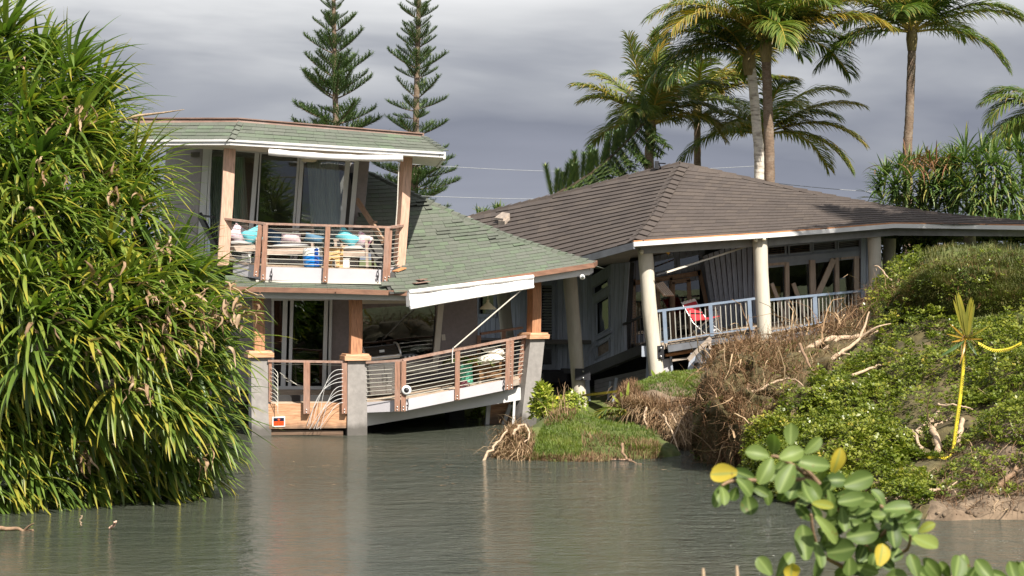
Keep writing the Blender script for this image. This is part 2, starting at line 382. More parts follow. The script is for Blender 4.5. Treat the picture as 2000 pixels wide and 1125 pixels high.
M['cloth'] = mat('awning_cloth', (0.66, 0.645, 0.63), 0.8, 3, 0.06, bump=0.25, bscale=9, dirt=(0.55, 0.50, 0.44), dirt_amt=0.3, dirt_scale=2)
M['dark'] = mat('dark_interior', (0.035, 0.035, 0.036), 0.9, 2, 0.3, bump=0)  # near-black; also colours the sheets that stand for underfloor shade
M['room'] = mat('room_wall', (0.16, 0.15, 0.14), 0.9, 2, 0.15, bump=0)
M['curtain'] = mat('grey_curtain', (0.50, 0.54, 0.50), 0.9, 14, 0.2, (6, 1, .05), bump=0)
M['black'] = mat('black_steel', (0.022, 0.022, 0.026), 0.5, 6, 0.3, dirt=(0.06, 0.05, 0.045), dirt_amt=0.4)
M['steel'] = mat('cable_steel', (0.58, 0.56, 0.49), 0.4, 5, 0.1, metal=0.25, bump=0)
M['bolt'] = mat('bolt_steel', (0.55, 0.55, 0.55), 0.35, 5, 0.1, metal=0.8, bump=0)
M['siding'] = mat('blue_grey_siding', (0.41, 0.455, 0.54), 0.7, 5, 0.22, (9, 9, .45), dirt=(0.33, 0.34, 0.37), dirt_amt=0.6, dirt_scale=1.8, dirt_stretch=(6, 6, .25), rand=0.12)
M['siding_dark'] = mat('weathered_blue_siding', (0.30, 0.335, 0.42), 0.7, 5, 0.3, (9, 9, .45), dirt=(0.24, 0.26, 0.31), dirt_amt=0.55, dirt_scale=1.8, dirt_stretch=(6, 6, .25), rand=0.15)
M['bluetrim'] = mat('blue_grey_trim', (0.33, 0.365, 0.43), 0.6, 4, 0.12, dirt=(0.17, 0.16, 0.15), dirt_amt=0.3)
M['bluerail'] = mat('pale_blue_rail', (0.17, 0.215, 0.285), 0.5, 4, 0.10, dirt=(0.34, 0.37, 0.40), dirt_amt=0.3)
M['baluster'] = mat('baluster_paint', (0.35, 0.34, 0.30), 0.5, 4, 0.10, dirt=(0.22, 0.20, 0.18), dirt_amt=0.4)
M['brownframe'] = mat('brown_door_frame', (0.30, 0.19, 0.125), 0.6, 6, 0.25, V_, dirt=(0.40, 0.29, 0.21), dirt_amt=0.4)
M['paleframe'] = mat('bleached_frame_wood', (0.52, 0.41, 0.33), 0.6, 6, 0.2, V_, dirt=(0.30, 0.20, 0.14), dirt_amt=0.4)
M['soffit'] = mat('soffit_boards', (0.29, 0.285, 0.28), 0.85, 4, 0.15, (1, 1, 1), dirt=(0.14, 0.13, 0.12), dirt_amt=0.5)
M['fascia_grey'] = mat('grey_fascia', (0.115, 0.12, 0.135), 0.6, 4, 0.2)
M['rustwood'] = mat('raw_orange_wood', (0.45, 0.20, 0.085), 0.7, 5, 0.35, (1, 1, 6))
M['oldwood'] = mat('grey_old_timber', (0.30, 0.245, 0.20), 0.8, 6, 0.3, (2, 2, 2))
M['insul'] = mat('yellow_insulation', (0.62, 0.42, 0.06), 0.9, 9, 0.3)
M['blind'] = mat('pale_blind', (0.36, 0.38, 0.35), 0.7, 4, 0.08, bump=0)
M['teak'] = mat('weathered_teak', (0.40, 0.315, 0.255), 0.75, 6, 0.25, (1, 6, 6), dirt=(0.27, 0.22, 0.19), dirt_amt=0.4)
M['cushion'] = mat('grey_seat_cushion', (0.33, 0.33, 0.335), 0.9, 40, 0.1)
M['turq'] = mat('turquoise_fabric', (0.13, 0.47, 0.54), 0.9, 30, 0.1, bump=0.1)
M['pink'] = mat('pink_pattern_fabric', (0.75, 0.62, 0.66), 0.9, 30, 0.08, bump=0.1, dirt=(0.62, 0.10, 0.27), dirt_amt=1.0, dirt_scale=11)
M['plaid'] = mat('pale_pink_fabric', (0.74, 0.58, 0.60), 0.9, 18, 0.18, (1, .2, 1), bump=0.1, dirt=(0.60, 0.36, 0.41), dirt_amt=0.5, dirt_scale=5, dirt_stretch=(4, 1, .3))
M['navy'] = mat('navy_fabric', (0.035, 0.07, 0.12), 0.9, 30, 0.15)
M['slateblue'] = mat('slate_blue_fabric', (0.08, 0.17, 0.26), 0.9, 30, 0.15)
M['blue'] = mat('blue_glaze', (0.015, 0.21, 0.62), 0.25, 5, 0.12, bump=0.05)
M['bluedark'] = mat('dark_blue_glaze', (0.01, 0.06, 0.28), 0.3, 5, 0.12, bump=0.05)
M['speckle'] = mat('white_speckled_glaze', (0.66, 0.66, 0.62), 0.5, 20, 0.1, bump=0.2, dirt=(0.20, 0.30, 0.42), dirt_amt=0.9, dirt_scale=26)
M['stool'] = mat('honey_wood', (0.66, 0.44, 0.20), 0.5, 5, 0.2, V_)
M['teal'] = mat('sea_green_plastic', (0.10, 0.45, 0.31), 0.45, 5, 0.1, bump=0.05, dirt=(0.20, 0.40, 0.28), dirt_amt=0.4)
M['wicker'] = mat('brown_wicker', (0.20, 0.105, 0.045), 0.7, 30, 0.45, (1, 1, 4), bump=0.8, bscale=70)
M['offwhite'] = mat('offwhite_cloth', (0.66, 0.62, 0.55), 0.9, 5, 0.1, bump=0.35, bscale=8, dirt=(0.50, 0.44, 0.36), dirt_amt=0.5)
M['grill_black'] = mat('black_enamel', (0.02, 0.02, 0.021), 0.22, 6, 0.2, bump=0, spec=0.6)
M['grill_steel'] = mat('brushed_steel', (0.62, 0.60, 0.57), 0.38, 5, 0.15, (1, 1, 8), metal=0.5, bump=0.05)
M['maroon'] = mat('maroon_rubber', (0.10, 0.025, 0.035), 0.5, 6, 0.3)
M['lamp'] = mat('cream_enamel', (0.66, 0.60, 0.44), 0.4, 4, 0.06, bump=0)
M['red'] = mat('red_canvas', (0.42, 0.03, 0.04), 0.75, 20, 0.15)
M['signred'] = mat('sign_orange_red', (0.78, 0.085, 0.015), 0.4, 5, 0.1, bump=0)
M['signdark'] = mat('sign_dark', (0.012, 0.012, 0.03), 0.4, 5, 0.1, bump=0)
M['signline'] = mat('sign_dark_red', (0.42, 0.03, 0.01), 0.4, 5, 0.1, bump=0)
M['tape'] = mat('caution_tape', (0.60, 0.49, 0.03), 0.45, 9, 0.22, bump=0.3, dirt=(0.42, 0.33, 0.05), dirt_amt=0.6, dirt_scale=6)
M['tapeink'] = mat('tape_black_ink', (0.02, 0.02, 0.015), 0.5, 5, 0.1, bump=0)
M['shell'] = mat('white_plastic', (0.70, 0.70, 0.68), 0.4, 4, 0.05, bump=0)
M['yellowwood'] = mat('yellow_pine', (0.55, 0.37, 0.11), 0.6, 5, 0.2, V_)
M['wire'] = mat('power_wire', (0.30, 0.31, 0.33), 0.6, 5, 0.05, bump=0)
wetline(M['cedar_h'])
# shingles
def shinglemat(name, stops, bump=0.35):
    m, t, b, o = newmat(name)
    oi = t.nodes.new('ShaderNodeObjectInfo'); at = t.nodes.new('ShaderNodeAttribute'); at.attribute_name = 'rnd'
    s = nd(t, 'ShaderNodeMath', operation='ADD'); t.links.new(oi.outputs['Random'], s.inputs[0]); t.links.new(at.outputs['Fac'], s.inputs[1])
    fr = nd(t, 'ShaderNodeMath', operation='FRACT'); t.links.new(s.outputs[0], fr.inputs[0])
    c = ramp(t, fr.outputs[0], stops).outputs[0]
    n = noise_tex(t, 45, detail=3); mr = t.nodes.new('ShaderNodeMapRange'); mr.inputs[3].default_value = 0.6; mr.inputs[4].default_value = 1.4; t.links.new(n.outputs[0], mr.inputs[0])
    n2 = noise_tex(t, 0.9, detail=6); mr2 = t.nodes.new('ShaderNodeMapRange'); mr2.inputs[1].default_value = 0.3; mr2.inputs[2].default_value = 0.7; mr2.inputs[3].default_value = 0.9; mr2.inputs[4].default_value = 1.1; t.links.new(n2.outputs[0], mr2.inputs[0])
    ml = nd(t, 'ShaderNodeMath', operation='MULTIPLY'); t.links.new(mr.outputs[0], ml.inputs[0]); t.links.new(mr2.outputs[0], ml.inputs[1])
    hs = t.nodes.new('ShaderNodeHueSaturation'); t.links.new(c, hs.inputs['Color']); t.links.new(ml.outputs[0], hs.inputs['Value'])
    t.links.new(hs.outputs[0], b.inputs['Base Color']); b.inputs['Roughness'].default_value = 0.9; b.inputs['Specular IOR Level'].default_value = 0.25
    bp = t.nodes.new('ShaderNodeBump'); bp.inputs['Strength'].default_value = bump; bp.inputs['Distance'].default_value = 0.01; t.links.new(n.outputs[0], bp.inputs['Height']); t.links.new(bp.outputs[0], b.inputs['Normal'])
    return m
M['shingle_green'] = shinglemat('green_shingle', [(0, (0.095, 0.104, 0.084)), (0.35, (0.116, 0.124, 0.102)), (0.6, (0.104, 0.117, 0.092)), (0.85, (0.104, 0.124, 0.09)), (1, (0.112, 0.143, 0.096))])
M['shingle_brown'] = shinglemat('brown_shingle', [(0, (0.066, 0.054, 0.048)), (0.5, (0.074, 0.060, 0.053)), (1, (0.083, 0.067, 0.057))])
M['roofdeck'] = mat('roof_felt', (0.05, 0.048, 0.045), 0.9, 5, 0.2)
# glass
def glassmat(name, tint, refl=0.10):
    m, t, b, o = newmat(name); t.nodes.remove(b)
    tr = t.nodes.new('ShaderNodeBsdfTransparent'); tr.inputs[0].default_value = tint + (1,)
    gl = t.nodes.new('ShaderNodeBsdfGlossy'); gl.inputs[0].default_value = (0.9, 0.92, 0.95, 1); gl.inputs['Roughness'].default_value = 0.015
    n = noise_tex(t, 1.1, detail=1); bp = t.nodes.new('ShaderNodeBump'); bp.inputs['Strength'].default_value = 0.12; bp.inputs['Distance'].default_value = 0.05
    t.links.new(n.outputs[0], bp.inputs['Height']); t.links.new(bp.outputs[0], gl.inputs['Normal'])
    lw = t.nodes.new('ShaderNodeLayerWeight'); lw.inputs[0].default_value = 0.3
    mr = t.nodes.new('ShaderNodeMapRange'); mr.inputs[3].default_value = refl; mr.inputs[4].default_value = 0.9; t.links.new(lw.outputs['Fresnel'], mr.inputs[0])
    ms = t.nodes.new('ShaderNodeMixShader'); t.links.new(mr.outputs[0], ms.inputs[0]); t.links.new(tr.outputs[0], ms.inputs[1]); t.links.new(gl.outputs[0], ms.inputs[2]); t.links.new(ms.outputs[0], o.inputs[0])
    return m
M['glass'] = glassmat('window_glass', (0.84, 0.87, 0.85), 0.05)
M['glass_dark'] = glassmat('tinted_glass', (0.35, 0.37, 0.37), 0.08)
# vegetation
G = lambda *s: list(s)
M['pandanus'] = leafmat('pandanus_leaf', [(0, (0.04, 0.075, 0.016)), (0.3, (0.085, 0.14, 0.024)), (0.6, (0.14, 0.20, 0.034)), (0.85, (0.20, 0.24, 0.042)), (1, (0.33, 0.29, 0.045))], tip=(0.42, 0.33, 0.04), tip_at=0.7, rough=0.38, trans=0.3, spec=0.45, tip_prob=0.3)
M['pandanus_dead'] = leafmat('dead_pandanus_leaf', [(0, (0.17, 0.10, 0.055)), (0.5, (0.29, 0.185, 0.105)), (1, (0.42, 0.30, 0.20))], trans=0.15, rough=0.7)
M['pandanus_far'] = leafmat('screw_pine_leaf', [(0, (0.045, 0.09, 0.025)), (0.5, (0.105, 0.165, 0.045)), (0.85, (0.17, 0.22, 0.06)), (1, (0.30, 0.27, 0.07))], tip=(0.36, 0.29, 0.08), tip_at=0.7, trans=0.22, tip_prob=0.25)
M['palm'] = leafmat('palm_leaflet', [(0, (0.04, 0.075, 0.02)), (0.45, (0.10, 0.155, 0.03)), (0.8, (0.19, 0.20, 0.04)), (1, (0.34, 0.22, 0.035))], tip=(0.30, 0.20, 0.06), tip_at=0.6, rough=0.28, trans=0.28, spec=0.6, tip_prob=0.2)
M['shaft'] = mat('palm_crown_base', (0.22, 0.17, 0.07), 0.7, 5, 0.4, (3, 3, 1), bump=0.4, dirt=(0.10, 0.07, 0.04), dirt_amt=0.7)
M['rachis'] = mat('palm_rachis', (0.40, 0.30, 0.06), 0.45, 5, 0.25, bump=0.05)
M['trunk'] = mat('palm_trunk', (0.165, 0.115, 0.08), 0.9, 3, 0.4, (3, 3, 9), bump=0.6, bscale=14, dirt=(0.33, 0.28, 0.22), dirt_amt=0.5, dirt_scale=5)
M['trunk_pale'] = mat('pale_palm_trunk', (0.62, 0.56, 0.48), 0.9, 3, 0.12, (2, 2, 4), bump=0.4, bscale=12, dirt=(0.12, 0.08, 0.055), dirt_amt=0.95, dirt_scale=3.2, dirt_stretch=(.8, .8, 3.6))
M['bark'] = mat('branch_bark', (0.17, 0.12, 0.085), 0.9, 5, 0.35, (2, 2, 2), bump=0.5)
M['pine'] = leafmat('norfolk_needles', [(0, (0.04, 0.075, 0.03)), (0.5, (0.085, 0.135, 0.045)), (0.85, (0.14, 0.18, 0.055)), (1, (0.20, 0.20, 0.06))], rough=0.5, trans=0.15)
M['cover'] = leafmat('ground_cover_leaf', [(0, (0.055, 0.08, 0.012)), (0.35, (0.115, 0.15, 0.016)), (0.7, (0.185, 0.205, 0.024)), (0.93, (0.27, 0.26, 0.035)), (1, (0.38, 0.30, 0.05))], rough=0.35, trans=0.25)
M['lightleaf'] = leafmat('light_shrub_leaf', [(0, (0.10, 0.17, 0.02)), (0.5, (0.22, 0.29, 0.045)), (1, (0.42, 0.42, 0.08))], rough=0.35, trans=0.3)
M['grass'] = leafmat('grass_blade', [(0, (0.06, 0.105, 0.014)), (0.5, (0.115, 0.165, 0.02)), (0.85, (0.17, 0.21, 0.03)), (1, (0.28, 0.24, 0.08))], rough=0.5, trans=0.25)
M['hillgrass'] = leafmat('dry_hill_grass', [(0, (0.04, 0.055, 0.012)), (0.45, (0.08, 0.092, 0.018)), (0.75, (0.12, 0.118, 0.025)), (1, (0.19, 0.13, 0.055))], rough=0.6, trans=0.2)
M['brush'] = leafmat('dead_brush', [(0, (0.06, 0.032, 0.016)), (0.4, (0.14, 0.075, 0.036)), (0.75, (0.24, 0.145, 0.075)), (1, (0.42, 0.30, 0.18))], rough=0.8, trans=0.05)
M['redbrush'] = leafmat('reddish_needles', [(0, (0.07, 0.028, 0.012)), (0.5, (0.17, 0.075, 0.03)), (0.8, (0.23, 0.13, 0.06)), (1, (0.12, 0.14, 0.03))], rough=0.8, trans=0.1)
M['stick'] = mat('bleached_branch', (0.40, 0.29, 0.195), 0.85, 5, 0.3, (3, 3, 3), bump=0.4)
M['stickdark'] = mat('brown_branch', (0.22, 0.14, 0.085), 0.85, 5, 0.3, (3, 3, 3), bump=0.4)
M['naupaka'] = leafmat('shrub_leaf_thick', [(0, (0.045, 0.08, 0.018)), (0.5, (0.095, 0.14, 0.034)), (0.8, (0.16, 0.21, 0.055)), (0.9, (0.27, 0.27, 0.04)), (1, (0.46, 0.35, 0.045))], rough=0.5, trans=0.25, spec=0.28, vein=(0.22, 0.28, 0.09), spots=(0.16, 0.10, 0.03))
M['yellowfrond'] = leafmat('yellow_frond', [(0, (0.22, 0.22, 0.04)), (0.6, (0.34, 0.29, 0.04)), (1, (0.42, 0.22, 0.03))], rough=0.35, trans=0.3)
M['bankearth'] = mat('root_matted_earth', (0.085, 0.07, 0.03), 0.95, 5, 0.45, bump=1.0, bscale=9, dirt=(0.13, 0.085, 0.045), dirt_amt=0.7)
M['soil'] = mat('sandy_soil', (0.165, 0.12, 0.08), 0.95, 4.5, 0.5, bump=1.0, bscale=9, dirt=(0.17, 0.115, 0.075), dirt_amt=0.7, dirt_scale=1.6)
M['darksoil'] = mat('dark_soil', (0.055, 0.04, 0.026), 0.95, 4, 0.4, bump=0.8, bscale=9, dirt=(0.12, 0.085, 0.05), dirt_amt=0.5)
M['turf'] = mat('turf_soil', (0.075, 0.095, 0.022), 0.95, 4, 0.35, bump=0.6, dirt=(0.14, 0.10, 0.05), dirt_amt=0.5)
# water
def watermat():
    m, t, b, o = newmat('muddy_water')
    n = noise_tex(t, 0.12, detail=4)
    c = ramp(t, n.outputs[0], [(0.35, (0.044, 0.052, 0.040)), (0.65, (0.068, 0.070, 0.052))]).outputs[0]
    t.links.new(c, b.inputs['Base Color']); b.inputs['Roughness'].default_value = 0.06; b.inputs['IOR'].default_value = 1.333; b.inputs['Specular IOR Level'].default_value = 0.5
    a = noise_tex(t, 1.2, (0.85, 1.7, 1), 4, 0.55, 0.4); a2 = noise_tex(t, 5.5, (0.85, 1.7, 1), 4, 0.6, 0.3)
    s = nd(t, 'ShaderNodeMath', operation='MULTIPLY_ADD'); s.inputs[1].default_value = 0.6; t.links.new(a2.outputs[0], s.inputs[0]); t.links.new(a.outputs[0], s.inputs[2])
    # wind reaches the open right hand side, the lee of the screw pine stays calmer
    tc = t.nodes.new('ShaderNodeTexCoord'); sp = t.nodes.new('ShaderNodeSeparateXYZ'); t.links.new(tc.outputs['Object'], sp.inputs[0])
    w = noise_tex(t, 0.22, detail=3); ad = nd(t, 'ShaderNodeMath', operation='MULTIPLY_ADD'); ad.inputs[1].default_value = 5.0; t.links.new(w.outputs[0], ad.inputs[0]); t.links.new(sp.outputs[0], ad.inputs[2])
    mr = t.nodes.new('ShaderNodeMapRange'); mr.inputs[1].default_value = -1.2; mr.inputs[2].default_value = 4.0; mr.inputs[3].default_value = 0.35; mr.inputs[4].default_value = 1.0; t.links.new(ad.outputs[0], mr.inputs[0])
    bp = t.nodes.new('ShaderNodeBump'); bp.inputs['Distance'].default_value = 0.27; t.links.new(mr.outputs[0], bp.inputs['Strength']); t.links.new(s.outputs[0], bp.inputs['Height']); t.links.new(bp.outputs[0], b.inputs['Normal'])
    return m
M['water'] = watermat()
# ------------------------------------------------------------------ setting: ground sheet, water
def struct(o): o['kind'] = 'structure'; return o
def catmull(P, n):
    """rows P (k,3) -> n samples"""
    P = np.asarray(P, float); k = len(P); t = np.linspace(0, k - 1, n); i = np.clip(t.astype(int), 0, k - 2); f = (t - i)[:, None]
    p0 = P[np.clip(i - 1, 0, k - 1)]; p1 = P[i]; p2 = P[i + 1]; p3 = P[np.clip(i + 2, 0, k - 1)]
    return 0.5 * (2 * p1 + (p2 - p0) * f + (2 * p0 - 5 * p1 + 4 * p2 - p3) * f ** 2 + (3 * p1 - p0 - 3 * p2 + p3) * f ** 3)
class Loft:                                       # cols: list of columns, each a list of (px,py,Y) going up from the water
    def __init__(s, cols, nu, nv, amp=0.1, freq=0.9, extra=None):
        C = np.array([[tuple(W(*p)) for p in c] for c in cols])
        A = np.array([catmull(c, nv) for c in C])                     # (cols,nv,3)
        G = np.array([catmull(A[:, j], nu) for j in range(nv)]).transpose(1, 0, 2)   # (nu,nv,3)
        for i in range(nu):
            for j in range(nv):
                p = Vector(G[i, j]) ; q = p * freq
                d = mnoise.noise(q) + 0.5 * mnoise.noise(q * 2.3) + 0.3 * mnoise.noise(q * 5.1)
                G[i, j] += np.array([0.35 * d, -0.5 * d, 0.7 * d]) * amp * (0.25 if j == 0 else 1)
        if extra is not None:
            for i in range(nu):
                for j in range(1, nv): G[i, j] += np.array(extra(Vector(G[i, j])))
        s.G = G
        du = np.gradient(G, axis=0); dv = np.gradient(G, axis=1); N = nrm(np.cross(du, dv)); N[N[..., 1] > 0.6] *= -1; N[N[..., 2] < -0.3] *= -1; s.N = N
    def mesh(s, name, mat_, **k):
        nu, nv = s.G.shape[:2]; f = [(i * nv + j, (i + 1) * nv + j, (i + 1) * nv + j + 1, i * nv + j + 1) for i in range(nu - 1) for j in range(nv - 1)]
        return np_mesh(name, s.G.reshape(-1, 3), f, mat_, **k)
    def sample(s, n, keep=None):
        nu, nv = s.G.shape[:2]; u = RNG.random(n) * (nu - 1.001); v = RNG.random(n) * (nv - 1.001); i = u.astype(int); j = v.astype(int); a = (u - i)[:, None]; b = (v - j)[:, None]
        def bl(A): return (A[i, j] * (1 - a) + A[i + 1, j] * a) * (1 - b) + (A[i, j + 1] * (1 - a) + A[i + 1, j + 1] * a) * b
        p, N = bl(s.G), nrm(bl(s.N)); px = CX + p[:, 0] / p[:, 1] * F; py = HY - (p[:, 2] - CAMZ) / p[:, 1] * F
        if keep is not None:
            w = keep(px, py); m = RNG.random(n) < w; p, N, px, py = p[m], N[m], px[m], py[m]
        return p, N, px, py
# ground: river bed, rising to dry land behind the houses and under the camera; reaches the horizon
xs = np.concatenate([[-3000, -900, -300, -120], np.arange(-60, 61, 2.5), [120, 300, 900, 3000]])
ys = np.concatenate([[-60, -10, -2, 0, 2, 4, 6, 8, 11, 14, 18, 22], np.arange(26, 72, 1.5), [80, 100, 160, 400, 1200, 4000]])
def ground_z(x, y):
    z = -1.4
    if y < 14: z = -1.4 + 3.0 * (1 - max(0, y) / 14) ** 0.8
    far = min(1, max(0, (y - 43.2 - 0.12 * x - 0.6 * math.sin(x * .7)) / 5)); z = max(z, -1.4 + far * 1.75 + (0.5 if y > 60 else 0))
    rt = min(1, max(0, (x - 2.2) / 4)) * min(1, max(0, (y - 38) / 6)); z = max(z, -1.4 + rt * 2.5)
    return z + 0.06 * mnoise.noise(Vector((x * .6, y * .6, 0)))
V = [(x, y, ground_z(x, y)) for x in xs for y in ys]; ny = len(ys)
struct(np_mesh('ground', V, [(i * ny + j, (i + 1) * ny + j, (i + 1) * ny + j + 1, i * ny + j + 1) for i in range(len(xs) - 1) for j in range(ny - 1)], M['turf']))
mb = MB(); mb.add([(-250, -20, 0), (250, -20, 0), (250, 70, 0), (-250, 70, 0)], [[0, 1, 2, 3]]); struct(mb.build('water', M['water']))
# ================================================================== green roofed two storey house
h1 = thing('two_storey_house', 'tilting two-storey house with green shingle roof and balcony at the water', 'house', (-3.3, 43.0, 0))
def h1p(m, name, mat_): return m.build(name, mat_, h1)
# ---- pillars with wooden caps and cedar posts
def pillar(bot, top, w, rz, cap_h=0.13, parent=None):
    a, b = W(*bot), W(*top); m = MB(); co, si = math.cos(rz), math.sin(rz)
    def sq(c, k): return [c + Vector((x * co - y * si, x * si + y * co, 0)) * k for x, y in ((-.5, -.5), (.5, -.5), (.5, .5), (-.5, .5))]
    d = (b - a); a = a - d * ((a.z + 0.5) / d.z)
    m.prism(sq(a, w * 1.02), sq(b, w * 0.97)); o = m.build('pillar', M['concrete'], parent)
    c = MB(); up = d.normalized(); c.prism(sq(b, w * 1.34), sq(b + up * cap_h * .7, w * 1.34)); c.prism(sq(b + up * cap_h * .7 + up * .003, w * 1.22), sq(b + up * cap_h, w * 1.16)); c.build('pillar_cap', M['cedar_h'], o)
    return b + up * cap_h
def post(bot, top, w, rz, mat_='cedar', parent=None, name='post'):
    a, b = Vector(bot), Vector(top); m = MB(); co, si = math.cos(rz), math.sin(rz)
    def sq(c): return [c + Vector((x * co - y * si, x * si + y * co, 0)) * w for x, y in ((-.5, -.5), (.5, -.5), (.5, .5), (-.5, .5))]
    mids = [a, lerp(a, b, .5) + Vector((0.012, 0, 0)), b]
    for p, q in zip(mids[:-1], mids[1:]): m.prism(sq(p), sq(q))
    return m.build(name, M[mat_], parent)
RZ = math.radians(16)
cA = pillar((508, 862, 42.15), (506, 697, 42.15), 0.40, RZ, parent=h1)
cB = pillar((694, 852, 42.2), (694, 703, 42.2), 0.41, RZ, parent=h1)
RZC = math.radians(33)
cC = pillar((1022, 836, 44.5), (1041, 661, 44.6), 0.385, RZC, parent=h1)
post(cA, W(503, 578, 42.2), 0.21, RZ, 'cedar', h1); post(cB, W(694, 578, 42.25), 0.235, RZ, 'cedar', h1); post(cC, W(1043, 540, 44.6), 0.225, RZC, 'cedar', h1)
# ---- lower storey walls
wl = Patch([(430, 762, 44.5), (690, 762, 44.6)], [(430, 572, 44.5), (690, 572, 44.6)])
hL = wl.rectpx(530, 581, 643, 757)
m = MB(); wl.holes(m, [hL], -0.16, 0); wall = h1p(m, 'wall', M['wall1'])
wr = Patch([(690, 764, 44.6), (934, 731, 45.6)], [(690, 572, 44.6), (932, 556, 45.6)])
hR = wr.rectpx(700, 592, 851, 716)
m = MB(); wr.holes(m, [hR], -0.16, 0); h1p(m, 'wall', M['wall1'])
m = MB()                                                            # end wall and closed back of the room
e0, e1 = W(934, 731, 45.6), W(932, 556, 45.6)
m.prism([e0, e0 + Vector((-.9, 3.2, 0)), e1 + Vector((-.9, 3.2, 0)), e1], [p + Vector((-.16, -.05, 0)) for p in (e0, e0 + Vector((-.9, 3.2, 0)), e1 + Vector((-.9, 3.2, 0)), e1)])
m.build('side_wall', M['wall1'], h1)
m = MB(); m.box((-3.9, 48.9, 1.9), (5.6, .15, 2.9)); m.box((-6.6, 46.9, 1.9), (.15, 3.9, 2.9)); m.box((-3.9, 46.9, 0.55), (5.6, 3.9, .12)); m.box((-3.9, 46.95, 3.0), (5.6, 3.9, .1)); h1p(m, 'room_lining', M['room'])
# sliding door
d = MB()
for a, b, w_, n0, n1 in (((533, 757), (533, 581), .05, .0, .06), ((553, 759), (558, 581), .10, .0, .07), ((566, 759), (571, 581), .07, .01, .085), ((633, 757), (638, 581), .085, .01, .085), ((643, 757), (647, 581), .06, 0, .07)):
    wl.bar(d, a, b, w_, n0, n1)
wl.bar(d, (530, 584), (646, 584), .07, .0, .05); wl.bar(d, (530, 757), (646, 757), .07, .0, .1)
door = h1p(d, 'sliding_door', M['alu'])
m = MB(); wl.quad(m, [(571, 753), (634, 753), (638, 586), (575, 586)], .03, .04); m.build('pane', M['glass_dark'], door)
m = MB(); wl.quad(m, [(536, 753), (551, 753), (555, 586), (536, 586)], .02, .03); m.build('pane', M['glass_dark'], door)
m = MB(); wl.bar(m, (574, 680), (634, 682), .12, -1.2, -1.16); m.build('room_shelf', M['wall1'], h1)
# picture window
wf = MB()
for a, b, w_ in (((699, 724), (702, 584), .09), ((848, 724), (861, 584), .13), ((697, 588), (866, 586), .13), ((700, 720), (854, 718), .20)):
    wr.bar(wf, a, b, w_, 0, .055 + .004 * w_ * 10)
wr.bar(wf, (702, 578), (800, 577), .06, 0, .05)
win = h1p(wf, 'picture_window', M['trim'])
m = MB(); wr.quad(m, [(703, 712), (845, 712), (856, 593), (705, 593)], -.04, -.03); m.build('pane', M['glass_dark'], win)
m = MB(); wr.quad(m, [(863, 665), (870, 664.5), (869, 653), (862, 653.5)], 0, .015); m.build('socket_plate', M['trim'], h1)
m = MB(); wr.bar(m, (715, 632), (838, 630), .03, -.9, -.85); wr.bar(m, (820, 625), (848, 622), .16, -1.2, -1.15); m.build('room_shelf', M['wall1'], h1)
m = MB(); m.pillow(wr.at(825, 690, -1.2), (.32, .1, 0), (0, .1, .12), (0, -.08, .02)); m.pillow(wr.at(800, 692, -1.5), (.3, .1, 0), (0, .1, .12), (0, -.08, .02)); m.build('room_cushion', M['cushion'], h1)
# ---- lower decks
dk1 = Patch([(500, 789, 42.05), (690, 788, 42.05)], [(500, 760, 44.55), (690, 762, 44.6)])
m = MB(); dk1.box(m, 0, 1, 0, 1, -.16, -.03); deck1 = h1p(m, 'deck', M['oldwood'])
for k in range(18):
    m = MB(); dk1.box(m, 0, 1, k / 18 + .004, (k + .9) / 18, -.028, random.uniform(-.004, .006)); m.build('plank', M['deck'], deck1)
dk2 = Patch([(700, 787, 42.2), (787, 783, 41.95), (1013, 737, 44.15)], [(690, 764, 44.6), (800, 752, 45.05), (1013, 722, 46.2)], us=[0, .27, 1])
m = MB(); dk2.box(m, 0, 1, 0, 1, -.16, -.03); deck2 = h1p(m, 'deck', M['oldwood'])
for k in range(20):
    m = MB(); dk2.box(m, 0, 1, k / 20 + .004, (k + .9) / 20, -.028, random.uniform(-.004, .008)); m.build('plank', M['deck'], deck2)
# cedar skirt boards of the left deck
sk = Patch([(519, 838, 42.0), (677, 836, 42.0)], [(519, 789, 42.0), (677, 787, 42.0)])
m = MB(); sk.box(m, 0, 1, 0, 1, -.05, 0); skirt = h1p(m, 'skirt_board', M['cedar_h'])
sk2 = Patch([(519, 850, 42.06), (670, 849, 42.06)], [(519, 840, 42.06), (670, 841, 42.06)]); m = MB(); sk2.box(m, 0, 1, 0, 1, -.05, 0); h1p(m, 'skirt_board', M['cedar_h'])
sk3 = Patch([(519, 862, 42.05), (670, 859, 42.05)], [(519, 851, 42.05), (670, 850, 42.05)]); m = MB(); sk3.box(m, 0, 1, 0, 1, -.05, 0.01); h1p(m, 'skirt_board', M['cedar_h'])
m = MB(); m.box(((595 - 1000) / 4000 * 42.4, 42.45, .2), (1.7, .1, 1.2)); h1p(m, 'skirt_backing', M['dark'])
# lilac fascia of the right deck and white beam below
f1 = Patch([(712, 806, 42.16), (788, 803, 41.9)], [(712, 786, 42.16), (788, 781, 41.9)]); f2 = Patch([(789, 803, 41.9), (992, 761, 43.9)], [(789, 781, 41.9), (992, 741, 43.9)])
for f in (f1, f2): m = MB(); f.box(m, 0, 1, 0, 1, -.05, 0); h1p(m, 'deck_fascia', M['fascia'])
m = MB(); m.prism([W(993, 761, 43.9), W(993, 741, 43.9), W(1012, 734, 44.9), W(1012, 757, 44.9)], [p + Vector((-.04, .05, 0)) for p in (W(993, 761, 43.9), W(993, 741, 43.9), W(1012, 734, 44.9), W(1012, 757, 44.9))]); h1p(m, 'deck_fascia', M['fascia'])
bm_ = Patch([(711, 833, 42.34), (1017, 781, 44.38)], [(711, 803, 42.34), (1017, 757, 44.38)]); m = MB(); bm_.box(m, 0, 1, 0, 1, -.14, 0); h1p(m, 'beam', M['white'])
